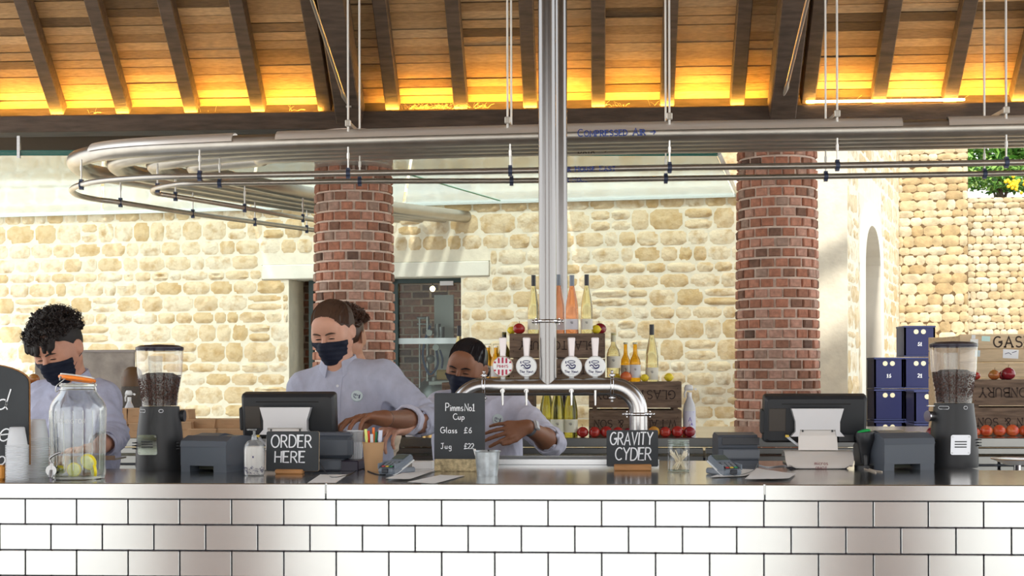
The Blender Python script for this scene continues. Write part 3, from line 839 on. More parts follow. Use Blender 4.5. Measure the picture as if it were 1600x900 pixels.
# ================================================================== OVERHEAD PIPES
def on_h(px, py, h): return U(px, py, h * F_PX / (hor(px) - py))
HB = 1.432; HS = 1.217
rack = thing('overhead_pipe_rack', 'rack of four wide steel pipes hung from rods, ending in a hairpin bend', 'pipes', (0, 8.6, CAM + HB))
o0 = Vector(rack.location)
near = []
def big_path(k):
    P_ = [(1760, 195.5 + 6 * k), (1400, 202.5 + 6 * k), (1049, 208.0 + 6 * k), (800, 213.5 + 6 * k), (600, 218.5 + 6 * k), (450, 222.5 + 6 * k), (320 + 30 * k, 227.5 + 5.6 * k), (220 + 62 * k, 232.5 + 5 * k), (158 + 62 * k, 239 + 5 * k), (119 + 62 * k, 250 + 3 * k),
          (131 + 62 * k, 265 + k), (175 + 56 * k, 275), (250 + 50 * k, 287), (350 + 45 * k, 303), (490 + 40 * k, 324), (622 + 36 * k, 339)]
    return cat_rom([on_h(x, y, HB) for x, y in P_], 6)
bigp = [big_path(k) for k in range(4)]
for k in range(4):
    m = MB(); m.tube([p - o0 for p in bigp[k]], .056, 24); m.build('pipe', steel_pipe, rack, smooth=True)
def px_of(p):
    q = cam.matrix_world.inverted() @ p; return 800 + F_PX * q.x / -q.z
BP = bigp[0]
for (a, b) in ((150, 368), (435, 1408), (1480, 1800)):
    pts = [p for p in BP if a <= px_of(p) <= b and p.y < 9.9]
    # exact ends
    def at_px(x):
        for p, q in zip(BP[:-1], BP[1:]):
            A_, B_ = px_of(p), px_of(q)
            if (A_ - x) * (B_ - x) <= 0 and p.y < 9.9 and q.y < 9.9: return p.lerp(q, (A_ - x) / (A_ - B_ + 1e-9))
        return None
    pts.sort(key=px_of)
    for x, i in ((a, 0), (b, len(pts))):
        e = at_px(x)
        if e is not None: pts.insert(i, e)
    m = MB(); vs = []; fs = []; nseg = 12
    for i, p in enumerate(pts):
        d = (pts[min(i + 1, len(pts) - 1)] - pts[max(i - 1, 0)]).normalized(); s = d.cross(UP).normalized()
        for R_ in (.065, .062):
            for j in range(nseg + 1):
                t = PI * (.02 + .96 * j / nseg); vs.append(p - o0 + s * R_ * math.cos(t) + UP * (R_ * math.sin(t) + .006))
    w2 = 2 * (nseg + 1)
    for i in range(len(pts) - 1):
        for q in range(2):
            for j in range(nseg):
                f = (i * w2 + q * (nseg + 1) + j, i * w2 + q * (nseg + 1) + j + 1, (i + 1) * w2 + q * (nseg + 1) + j + 1, (i + 1) * w2 + q * (nseg + 1) + j)
                fs.append(f)
    m.add(vs, fs); m.build('light_trough', M('trough_metal', (.86, .80, .74), .35, .7), rack, smooth=True)
hx = [(545, 563), (794, 800), (1047, 1041), (1309, 1291), (1573, 1539)]
clamp_m = M('clamp_blue_grey', (.06, .075, .13), .4, .5)
ypl = {545: 271, 794: 267, 1047: 262, 1309: 258.5, 1573: 254}
for a, b in hx:
    Zn = HS * F_PX / (hor(a) - ypl[a]); pn = U(a, 0, Zn); pn.z = CAM + HB + .092
    pf = U(b, 0, Zn + .40); pf.z = pn.z
    m = MB(); dd = pf - pn; m.box((pn + pf) / 2 - o0, (.024, dd.length, .024), R=Matrix.Rotation(math.atan2(dd.y, dd.x) - PI / 2, 3, 'Z'))
    m.box(pn - o0, (.034, .034, .040), bev=.004); m.build('bracket', M('bracket_metal', (.62, .58, .52), .4, .6), rack)
    m = MB()
    for q in (pn, pf):
        top = zbt + (YB - q.y) - .02
        m.cyl(q - o0 - V(0, 0, .05), V(q.x, q.y, top) - o0, .0065, n=8)
    m.build('hanger_rod', M('hanger_steel', (.68, .66, .62), .35, .8), rack, smooth=True)
def rail(label, P_, rad, hangs):
    t = thing('service_tube', label, 'pipe', (0, 8.6, CAM + HS))
    o1 = Vector(t.location)
    m = MB(); m.tube([p - o1 for p in cat_rom([on_h(x, y, HS) for x, y in P_], 6)], rad, 12); m.build('tube', steel_pipe, t, smooth=True)
    for (x, y) in hangs:
        p = on_h(x, y, HS) - o1
        m = MB(); m.cyl(p + V(0, 0, rad), p + V(0, 0, HB - HS - .052), .0055, n=6); m.cyl(p + V(0, 0, .09), p + V(0, 0, .125), .009, n=6); m.build('drop_rod', M('hanger_steel', (.68, .66, .62), .35, .8), t, smooth=True)
        m = MB(); e = RIGHT * .012
        m.tube([p - e, p + e], rad + .007, 12); m.box(p + V(0, 0, rad + .008), (.022, .03, .012)); m.box(p - V(0, 0, rad + .008), (.022, .03, .012)); m.build('clamp', clamp_m, t, smooth=True)
    return t, o1
PA_ = [(1760, 250), (1573, 254), (1309, 258.5), (1047, 262), (794, 267), (545, 271), (400, 273.5), (313, 275), (251, 276.5), (190, 280), (150, 284), (128, 288.5), (115, 294), (113.5, 299), (125, 306), (154, 312), (189, 316.5), (302, 334), (399, 347), (488, 359), (600, 373)]
PB_ = [(1760, 266), (1539, 271.5), (1291, 275.5), (1041, 279), (800, 282.5), (563, 283), (440, 285), (344, 286), (290, 287), (262, 290), (244, 294), (239, 298), (246, 302.5), (275, 307), (383, 325), (474, 341), (600, 359)]
ta, oa = rail('outer of two thin steel tubes clamped under the wide overhead pipes', PA_, .019, [(1573, 254), (1309, 258.5), (1047, 262), (798, 267), (545, 271), (313, 275), (128, 288.5), (189, 316.5), (302, 334), (399, 347), (480, 358)])
tb, ob = rail('inner of two thin steel tubes clamped under the wide overhead pipes, slightly lower in view', PB_, .0175, [(1539, 271.5), (1291, 275.5), (1041, 279), (800, 282.5), (563, 283), (344, 286), (247, 294), (275, 307), (383, 325), (474, 341)])
def pipe_text(txt, px, pyc, hh, rad, Z0, parent, o1, h, mat, arrow=None, small=.78, up=.25, slope=0.):
    """serif lettering wrapped round the camera side of a pipe; px = left end, pyc = pipe centre"""
    Zp = h * F_PX / (hor(px) - pyc); base = U(px, pyc, Zp); Z2 = h * F_PX / (hor(px + 60) - (pyc + slope)); d = (U(px + 60, pyc + slope, Z2) - base).normalized()
    nrm = V(d.y, -d.x, 0)
    def fm(x, z):
        a = z / rad + up
        return base + d * x + (nrm * math.cos(a) + UP * math.sin(a)) * (rad + .0015) - o1
    m = MB(); w = write(m, txt, 0, -hh / 2, hh, hh * .13, fm, gap=.26, serif=.10, small=small)
    m.build('lettering', mat, parent)
    return w
pipe_text('Compressed Air', 905, 210, .042, .056, 0, rack, o0, HB, blue_ink, slope=-1.3, up=.0)
pipe_text('>', 1017, 208.3, .034, .056, 0, rack, o0, HB, blue_ink, slope=-1.3, up=.0)
pipe_text('Data', 905, 228.5, .034, .056, 0, rack, o0, HB, ink, slope=-1.3, up=-.75)
pipe_text('>', 942, 227.5, .030, .056, 0, rack, o0, HB, ink, slope=-1.3, up=-.75)
pipe_text('Cyder House East', 862, 265.3, .034, .019, 0, ta, oa, HS, blue_ink, slope=-1.1, up=.1)
pipe_text('Cyder House West', 862, 281.7, .032, .0175, 0, tb, ob, HS, blue_ink, slope=-.7, up=.1)

# ================================================================== COUNTER
YF = W(800, 756, 1).y
YF = .331 * F_PX / (756 - HOR) * cs
ctr = thing('bar_counter', 'long front bar counter clad in rectangular steel tiles under a steel worktop', 'counter', (0, YF, 0))
XA, XB = -2.6, 2.2
xa2 = on(205, 735).x - .0; xb2 = on(1531, 735).x
YS = .331 * F_PX / (733.5 - HOR) * cs; YD = .331 * F_PX / (719.5 - HOR) * cs
m = MB(); m.add([V(x, y, z) for z in (CT - .03, CT) for x, y in ((XA, 0), (XB, 0), (XB, YS - YF), (xb2, YS - YF), (xb2, YD - YF), (xa2, YD - YF), (xa2, YS - YF), (XA, YS - YF))],
      [tuple(reversed(range(8))), tuple(range(8, 16))] + [(i, (i + 1) % 8, 8 + (i + 1) % 8, 8 + i) for i in range(8)])
m.build('worktop', steel_top, ctr)
lip_h = .047; jx = [XA, on(508, 756).x, on(1194, 757).x, XB]
lip_m = M('satin_steel_tile', (.60, .61, .615), .22, 1., var=.05, vscale=2.5, bump=.012, bscale=10, world=True)
for a, b in zip(jx[:-1], jx[1:]):
    MB().box(((a + b) / 2, -.006, CT - lip_h / 2 + .0005), (b - a - .003, .016, lip_h), bev=.0025).build('front_lip', lip_m, ctr)
x41 = U(41, 800, 4.19).x; x1535 = W(1535, 800, YF + .012).x; x41 = W(41, 800, YF + .012).x
pit = (x1535 - x41) / 18; ph = .0772
z_top = CT - lip_h
MB().box(((XA + XB) / 2, .035 + .25, z_top / 2), (XB - XA, .5, z_top - .002)).build('carcass', M('tile_joint', (.42, .36, .42), .7), ctr)
tile_me = None
for r in range(13):
    zc_ = z_top - ph * (r + .5)
    off = 0 if r % 2 == 0 else .5
    for c in range(-6, 26):
        x = x41 + pit * (c + .5 + off)
        if x - pit / 2 < XA or x + pit / 2 > XB: continue
        vis = r < 3 and -.9 < (x - x41) / pit < 19.8
        if tile_me is None:
            mb = MB().box((0, .010, 0), (pit - .0034, .020, ph - .0034), bev=.0016)
            o = mb.build('tile', lip_m, ctr, loc=(x, .0, zc_)); tile_me = o.data; proto = mb; restt = MB()
        elif vis: link_mesh('tile', tile_me, ctr, (x, 0, zc_))
        else: restt.add([(v[0] + x, v[1], v[2] + zc_) for v in proto.v], proto.f)
o = restt.build('tile', lip_m, ctr); o['kind'] = 'stuff'
# the screen of the deep part behind, down to the floor
m = MB().box(((xa2 + xb2) / 2, (YD - YF) - .25, .53), (xb2 - xa2 - .02, .4, 1.06)); m.build('cabinet', dark_metal, ctr)

# back counter
ZBc = .331 * F_PX / (684 - HOR)
YK = ZBc * cs
bk = thing('back_counter', 'steel back counter with flat drawer fronts behind the staff', 'counter', (0, YK, 0))
MB().box((0, .72, CT - .015), (9, 1.44, .03)).build('worktop', steel_top, bk)
kz = lambda py: U(800, py, ZBc).z
MB().box((0, -.008, (CT + kz(698)) / 2), (9, .02, CT - kz(698)), bev=.003).build('front_lip', M('drawer_steel', (.26, .26, .25), .32, 1., var=.15, vscale=3), bk)
MB().box((0, .35, .5), (8.9, .66, 1.0)).build('carcass', dark_metal, bk)
rows = [(699.5, 709), (712, 724.5), (727, 760), (763, 830)]
dxs = [W(p, 700, YK).x for p in (-400, -150, 90, 330, 480, 640, 823, 1100, 1330, 1560, 1800, 2050)]
for i, (a, b) in enumerate(rows):
    xs_ = dxs if i else [dxs[0], dxs[3], dxs[7], dxs[-1]]
    for x0_, x1_ in zip(xs_[:-1], xs_[1:]):
        MB().box(((x0_ + x1_) / 2, .0, (kz(a) + kz(b)) / 2), (x1_ - x0_ - .012, .02, kz(a) - kz(b)), bev=.003).build('drawer_front', M('drawer_steel', (.30, .30, .29), .32, 1., var=.15, vscale=3), bk)
# ================================================================== THINGS ON THE COUNTERS
def at(px, py_base, z=CT):
    """position on a level surface, and metres per pixel there"""
    p = on(px, py_base, z); return p, (CAM - z) / (py_base - hor(px))
def away(p, dy):
    k = 1 + dy / p.y; return V(p.x * k, p.y * k, p.z)
def plane_map(x0=0, y=0, z0=0, M_=None):
    def f(x, z):
        p = V(x0 + x, y, z0 + z); return M_ @ p if M_ is not None else p
    return f
def rbox_poly(x0, x1, z0, z1, r, n=4):
    pts = []
    for cx, cz, a in ((x1 - r, z0 + r, -90), (x1 - r, z1 - r, 0), (x0 + r, z1 - r, 90), (x0 + r, z0 + r, 180)):
        for i in range(n + 1):
            t = math.radians(a + 90 * i / n); pts.append((cx + r * math.cos(t), cz + r * math.sin(t)))
    return pts
RX = lambda d: Matrix.Rotation(math.radians(d), 3, 'X')
RZ = lambda d: Matrix.Rotation(math.radians(d), 3, 'Z')
RY = lambda d: Matrix.Rotation(math.radians(d), 3, 'Y')

# ---- left chalkboard
p, s = at(0, 750); p = away(p, .03)
t = thing('chalkboard_sign', 'tall round-topped chalkboard standing on an orange wooden foot at the left end', 'sign', p, 0)
zb, w_ = .045, .30
xr = 46 * s; H = (750 - 598) * s
poly = [(xr, zb), (xr, H)] + [(xr - (xr + .30) * (1 - math.cos(a)) / 2 * 1.0 - 0, H + .062 * math.sin(a)) for a in [PI * i / 20 for i in range(1, 20)]] + [(-.30, H), (-.30, zb)]
MB().prism(poly, -.004, .004).build('board', chalk_m, t)
MB().prism([(x * 1.0 + (.003 if x > 0 else -.003), z + (.003 if z > .1 else 0)) for x, z in poly], .0045, .008).build('wood_edge', warm_wood, t)
MB().box((-.12, 0, .0225), (.29, .07, .045), bev=.006).build('foot', M('orange_wood', (.72, .30, .05), .45, var=.15), t)
m = MB(); fm = plane_map(0, -.0055, 0)
wz = lambda py: (750 - py) * s
write(m, 'd', -.012, wz(640), .062, .0042, fm, gap=.3, slant=.3)
write(m, 'e', -.005, wz(690), .075, .0042, fm, gap=.3, slant=.3)
write(m, 'oo', -.008, wz(727), .052, .0042, fm, gap=.25, slant=.2)
m.build('lettering', chalk_w, t)

# ---- stacks of clear plastic cups
def cup_mesh(rt, rb, h, name='cup'):
    m = MB(); m.lathe([(rt, 0), (rt + .003, .0005), (rt + .003, .0028), (rt - .001, .0042), (rb + (rt - rb) * .35, h * .62), (rb + (rt - rb) * .30, h * .64), (rb, h - .002), (rb - .003, h), (.0001, h - .001)], 20)
    return m
cp = None
for si, (px, pyb, pyt, first) in enumerate(((26.5, 751, 667, 697), (59, 746, 655, 686))):
    p, s = at(px, pyb); s_ = s
    rt = 16.3 * s; rb = 11.5 * s; hc = (first - pyt) * s; n = 21; dz = ((pyb - first) * s) / n
    for i in range(n + 1):
        q = p + V(0, 0, i * dz)
        lab = ['clear plastic cup low in the inverted stack beside the chalkboard', 'clear plastic cup low in the inverted stack beside the glass drinks jar'][si]
        if i == n: lab = ['topmost clear cup of the shorter stack beside the chalkboard', 'topmost clear cup of the taller stack beside the glass drinks jar'][si]
        if cp is None:
            o = cup_mesh(rt, rb, hc).build('plastic_cup', cup_m, smooth=True); cp = o; o.location = q
            tag(o, lab, 'cup', 'cups in the shorter stack')
        else:
            o = link_mesh('plastic_cup', cp.data, None, q); tag(o, lab, 'cup', ['cups in the shorter stack', 'cups in the taller stack'][si])
            if si: o.scale = (rt / cp['rt'], rt / cp['rt'], hc / cp['hc'])
        if i == 0 and si == 0: cp['rt'] = rt; cp['hc'] = hc
        if i == n: o.pop('group', None) if hasattr(o, 'pop') else None
for k in ('rt', 'hc'):
    for o in bpy.data.objects:
        if k in o: del o[k]

# ---- glass drinks dispenser
p, s = at(122, 751); p = away(p, .085)
s = (CAM - CT) / (748 - HOR)
t = thing('drinks_dispenser', 'big ribbed glass drinks jar with orange lid seal, tap and lemon water', 'jar', p)
R0 = 43.5 * s
def zz_(py): return max(0, (750 - py) * s)
prof = [(.001, .006), (R0 * .80, .006), (R0 * .90, .0), (R0 * .96, .012), (R0 * .955, zz_(720)), (R0 * .99, zz_(660)), (R0, zz_(642)), (R0 * .97, zz_(634)), (R0 * .86, zz_(625)), (R0 * .72, zz_(618)), (R0 * .64, zz_(612)), (R0 * .60, zz_(606)), (R0 * .62, zz_(603)), (R0 * .62, zz_(599))]
MB().lathe(prof, 40).build('jar_body', clear, t, smooth=True)
MB().lathe([(r * .955, z + (.006 if z < .02 else 0)) for r, z in prof], 40).build('inner_wall', clear, t, smooth=True)
m = MB(); m.lathe([(R0 * .60, zz_(605)), (R0 * .66, zz_(604)), (R0 * .66, zz_(601)), (R0 * .60, zz_(600))], 32)
m.lathe([(R0 * .93, .003), (R0 * .93, .010), (R0 * .80, .012)], 32)
m.build('glass_rim', M('rim_glass', (.75, .78, .76), .12, trans=.7), t, smooth=True)
LR = Matrix.Rotation(math.radians(7), 3, 'Y') @ Matrix.Rotation(math.radians(-6), 3, 'X'); lc = V(-.003, 0, zz_(597) + .008)
m = MB(); m.lathe([(.001, -.002), (R0 * .60, -.002), (R0 * .625, .004), (R0 * .61, .011), (.001, .011)], 32, c=lc, R=LR); m.build('lid', M('lid_glass', (.80, .80, .76), .15, trans=.35), t, smooth=True)
m = MB(); m.tube([lc + LR @ V(R0 * .6 * math.cos(a), R0 * .6 * math.sin(a), .001) for a in [2 * PI * i / 32 for i in range(32)]], .0062, 8, closed=True); m.build('rubber_seal', M('orange_rubber', (.92, .24, .02), .4), t, smooth=True)
wire = M('zinc_wire', (.6, .6, .58), .3, .9)
m = MB(); m.tube([V(R0 * .63 * math.cos(a), R0 * .63 * math.sin(a), zz_(609)) for a in [2 * PI * i / 32 for i in range(32)]], .0018, 6, closed=True)
for sg in (-1, 1):
    m.tube(cat_rom([V(sg * R0 * .62, -.012, zz_(609)), V(sg * R0 * .74, -.018, zz_(613)), V(sg * R0 * .72, -.02, zz_(604)), V(sg * R0 * .60, -.012, zz_(598)), V(sg * R0 * .4, -.01, zz_(591))], 4), .0016, 6)
m.tube(cat_rom([V(-R0 * .55, -.03, zz_(594)), V(-R0 * .45, -.045, zz_(589)), V(-R0 * .35, -.04, zz_(592))], 4), .0022, 6)
m.build('wire_clip', wire, t, smooth=True)
m = MB()
for i in range(8):
    a = math.radians(-90 + (i - 3.5) * 20); r_ = R0 * 1.0
    m.tube([V(r_ * math.cos(a) * k, r_ * math.sin(a) * k, z) for k, z in ((.955, .03), (.96, zz_(720)), (.995, zz_(660)), (1.0, zz_(642)))], .0014, 4)
def jarmap(x, z):
    a = x / R0 - PI / 2; return V(R0 * 1.0 * math.cos(a), R0 * 1.0 * math.sin(a), z)
m.build('glass_rib', M('rim_glass', (.75, .78, .76), .12, trans=.7), t)
m = MB(); write(m, 'WASHINGTON', 0, zz_(661), .012, .0018, jarmap, centre=True); write(m, 'Made Clear', 0, zz_(682), .020, .0018, jarmap, centre=True, slant=.25) if False else None
m.build('embossed_lettering', M('frosted_emboss', (.62, .64, .66), .3), t)
zl = zz_(712)
m = MB(); m.lathe([(.001, .014), (R0 * .86, .014), (R0 * .91, .03), (R0 * .915, zl), (.001, zl)], 32); m.build('lemon_water', thin_glass('lemon_water', (.93, .95, .86), .03, haze=.03), t, smooth=True)
lem_r = M('lemon_rind', (.88, .72, .03), .5); lem_f = M('lemon_flesh', (.84, .84, .34), .4, var=.2, vscale=60)
for j, (px, py, rz, rx_, rr) in enumerate(((98, 741, 25, 60, 12), (122, 738, 0, 0, 11.5), (147, 722, -15, 20, 13.5), (153, 738, -55, 8, 11.5))):
    q = V((px - 122) * s, -.045 + .01 * (j % 2), max(zz_(py), .03)); Rm = RZ(rz) @ RX(90 + rx_)
    rr *= s
    m = MB(); m.lathe([(.0005, -.004), (rr * .97, -.004), (rr, 0), (rr * .97, .004), (.0005, .004)], 20, c=q, R=Rm); o = m.build('lemon_slice', lem_r, t, smooth=True)
    m = MB(); m.lathe([(.0004, -.0048), (rr * .84, -.0046)], 20, c=q, R=Rm); m.lathe([(.0004, .0048), (rr * .84, .0046)], 20, c=q, R=Rm); m.build('flesh', lem_f, o, smooth=True)
m = MB(); q = V((97 - 122) * s, -R0 * .90, zz_(734)); m.cyl(q + V(0, .02, 0), q - V(0, .015, 0), .0135, n=16); m.cyl(q - V(0, .015, 0), q - V(0, .019, 0), .017, n=16)
m.cyl(q - V(0, .012, 0), q + V(0, -.012, .022), .008, n=10); m.tube(cat_rom([q + V(0, -.012, .02), q + V(-.006, -.014, .035), q + V(.01, -.016, .048), q + V(.03, -.018, .056)], 4), .0038, 8)
m.cyl(q + V(0, -.014, 0), q + V(0, -.022, -.022), .007, n=10); m.build('tap', M('tap_metal', (.34, .34, .35), .22, 1.), t, smooth=True)

# ---- coffee grinders
bean_m = M('coffee_beans', (.075, .030, .020), .45)
def grinder(px, pyb, pytop, label, dial, group):
    Z = 4.86; p = U(px, 700, Z); p.z = CT; s = Z / F_PX
    z0 = (CAM - CT) / 1; 
    def zz(py): return U(px, py, Z).z - CT
    t = thing('coffee_grinder', label, 'grinder', p)
    hb = zz(pytop + 97); ht = zz(pytop); rb = 37.2 * s; rt = 29 * s
    prof = [(.001, 0), (rb * .97, 0), (rb, .01), (rb * .985, hb * .3), (rb * .93, hb * .6), (rb * .85, hb * .84), (rt * 1.06, hb * .93), (rt * 1.03, hb), (.001, hb)]
    MB().lathe(prof, 40).build('body', black_soft, t, smooth=True)
    hw0, hw1 = rt * .93, 36.5 * s
    pr = [(hw0, hb), (hw0 * 1.06, hb + (ht - hb) * .2), (hw1 * .95, hb + (ht - hb) * .55), (hw1, hb + (ht - hb) * .93)]
    MB().lathe(pr, 40).build('hopper', hopper_g, t, smooth=True)
    MB().lathe([(hw1 * .985, ht - .022), (hw1 * 1.01, ht - .018), (hw1 * 1.01, ht - .010), (hw1 * .8, ht - .003), (.001, ht)], 40).build('lid', M('lid_plastic', (.022, .018, .035), .25), t, smooth=True)
    fz = hb + (ht - hb) * .52
    m = MB(); r_ = random.Random(3)
    m.lathe([(hw0 * .95, hb + .003), (hw0 * 1.01, hb + (ht - hb) * .2), (hw1 * .89, fz - .012), (hw1 * .55, fz + .004), (.001, fz + .006)], 32)
    m.build('bean_fill', M('bean_bed', (.05, .02, .013), .5, var=.8, vscale=230, bump=1., bscale=260, detail=1), t, smooth=True)
    m = MB()
    for i in range(1500):
        a = r_.uniform(PI, 2 * PI) if i < 1200 else r_.uniform(0, 2 * PI); zf = r_.random()
        if i < 1100:
            z = hb + .004 + (fz - .012 - hb) * zf; q = (z - hb) / (ht - hb); rr = hw0 * .95 + (hw1 * .89 - hw0 * .95) * min(1, q / .45)
        else: rr = hw1 * .9 * math.sqrt(r_.random()); z = fz - .006 * rr / hw1
        d = V(rr * math.cos(a), rr * math.sin(a), z); e = .0035
        u = V(r_.gauss(0, 1), r_.gauss(0, 1), r_.gauss(0, 1)).normalized(); w = u.orthogonal().normalized(); x = u.cross(w)
        m.add([d + u * e, d - u * e, d + w * e * .7, d - w * e * .7, d + x * e * .6, d - x * e * .6], [(0, 2, 4), (2, 1, 4), (1, 3, 4), (3, 0, 4), (2, 0, 5), (1, 2, 5), (3, 1, 5), (0, 3, 5)])
    o = m.build('coffee_beans', bean_m, t, smooth=True); o['kind'] = 'stuff'
    # throat insert in the hopper
    m = MB(); m.box((-.012, -.01, hb + (ht - hb) * .42), (.034, .03, (ht - hb) * .78), taper=(1.2, 1)); m.build('hopper_insert', clear2, t)
    # badge plate with three slots
    yb = -rb * .93 - .006; Rt = RX(7)
    pc = V((px * 0 + (-8.5 if px < 800 else 1)) * s * .9, yb + .0, zz(pytop + 155) if px < 800 else zz(pytop + 160))
    m = MB(); m.prism(rbox_poly(-15 * s, 15 * s, -15.5 * s, 15.5 * s, 3 * s), -.003, .004, f=lambda q: pc + Rt @ q); pl = m.build('badge_plate', chrome, t)
    m = MB()
    for dz in (-2, 2.2, 6.4): m.box(pc + Rt @ V(0, -.0035, dz * s - .003), (18 * s, .002, 1.6 * s), R=Rt)
    m.build('slot', black, pl)
    m = MB()
    for x in (-12.5, 12.5):
        for z in (-12.5, 12.5): m.cyl(pc + Rt @ V(x * s, -.003, z * s), pc + Rt @ V(x * s, -.0055, z * s), .0022, n=8)
    m.build('rivet', steel, pl)
    m = MB(); zc = hb - .014
    for x0, x1 in ((-27, -14), (8, 14)):
        for f in ((lambda r_: r_),):
            pts = rbox_poly(x0 * s, x1 * s, zc - .005, zc + .005, .0045)
            m.tube([V(x, -math.sqrt(max(1e-6, (rt * 1.07) ** 2 - x * x)) - .0005, z) for x, z in pts], .0009, 4, closed=True)
    m.build('label_outline', chalk_w, t)
    m = MB()
    for i in range(3): 
        for sg in (-1, 1): m.box((sg * rb * .885, -.035, zz(pytop + 153 + i * 4.5)), (.010, .026, .004), R=RZ(sg * 22))
    m.build('vent', black, t)
    if dial:
        m = MB(); q = V(-31 * s, -.01, zz(650)); m.cyl(q, q + V(-10 * s, -.01, 0), .017, n=20); m.cyl(q + V(-10 * s, -.01, 0), q + V(-12 * s, -.012, 0), .019, n=20); m.build('dial', chrome, t, smooth=True)
        m = MB().box((-34 * s, 0, zz(634)), (.03, .02, .003)); m.build('shutter_tab', steel, t)
    else:
        m = MB(); q = V(31 * s, .02, zz(650)); m.cyl(q, q + V(6 * s, .0, 0), .02, n=20); m.build('dial', black, t, smooth=True)
    return t
grinder(249.5, 733, 538, 'tall black coffee grinder with bean hopper, beside the kraft food boxes', False, None)
grinder(1490, 736, 533, 'tall black coffee grinder with bean hopper and chrome side dial, right end', True, None)

# ---- receipt printers
def printer(x0, x1, y0, yb, side, label):
    Z = 4.72; pc = U((x0 + x1) / 2, 700, Z); s = Z / F_PX; pc.z = CT
    w = (x1 - x0) * s; h = (yb - y0) * s
    t = thing('receipt_printer', label, 'printer', pc + V(0, .09, 0), math.radians(-17 * side))
    d = .22
    prof = [(-d / 2, h * .72), (-d / 2 + .01, h * .84), (-d * .30, h * .97), (-.01, h), (d * .28, h * .95), (d / 2, h * .6), (d / 2, .01), (-d / 2, .01)]
    # body as a side profile extruded across, with an arched gap in the base
    m = MB()
    def X(pts, x0_, x1_): 
        n = len(pts); m.add([V(x0_, y, z) for y, z in pts] + [V(x1_, y, z) for y, z in pts], [tuple(range(n)), tuple(reversed(range(n, 2 * n)))] + [((i + 1) % n, i, n + i, n + (i + 1) % n) for i in range(n)])
    zc = h * .17
    top = [(-d / 2, zc)] + prof[:6] + [(d / 2, zc)]
    X(top, -w / 2, w / 2)
    for a, b in ((-w / 2, -w * .30), (w * .22, w / 2)): X([(-d / 2 + .002, 0), (-d / 2 + .002, zc + .001), (d / 2 - .01, zc + .001), (d / 2 - .01, 0)], a, b)
    m.build('casing', slate, t)
    m = MB(); X([(-d / 2 - .003, h * .70), (-d / 2 + .004, h * .86), (-d * .30, h * .995), (-d * .28, h * .995), (-d * .28, h * .90), (-d / 2 + .012, h * .70)], -w / 2 - .001, w / 2 + .001); m.build('front_cover', slate, t)
    m = MB(); X([(-d * .22, h * .99), (-.01, h + .006), (d * .2, h * .985), (d * .2, h * .93), (-d * .22, h * .93)], -w * .40, w * .12); m.build('lid_panel', M('printer_lid', (.11, .125, .155), .3), t)
    m = MB(); m.box((-.01, 0, zc * .55), (w * .4, d * .6, zc * .5)); m.build('base_mechanism', M('board_dark', (.03, .035, .02), .6), t)
    if side > 0: MB().box((-w / 2 - .0006, -.02, h * .38), (.001, .03, .035)).build('barcode_label', paper, t)
    return t
printer(293, 375, 676, 732, 1, 'grey receipt printer between the left coffee grinder and the till')
printer(1361, 1447, 681, 739, -1, 'grey receipt printer between the handheld scanner and the right coffee grinder')

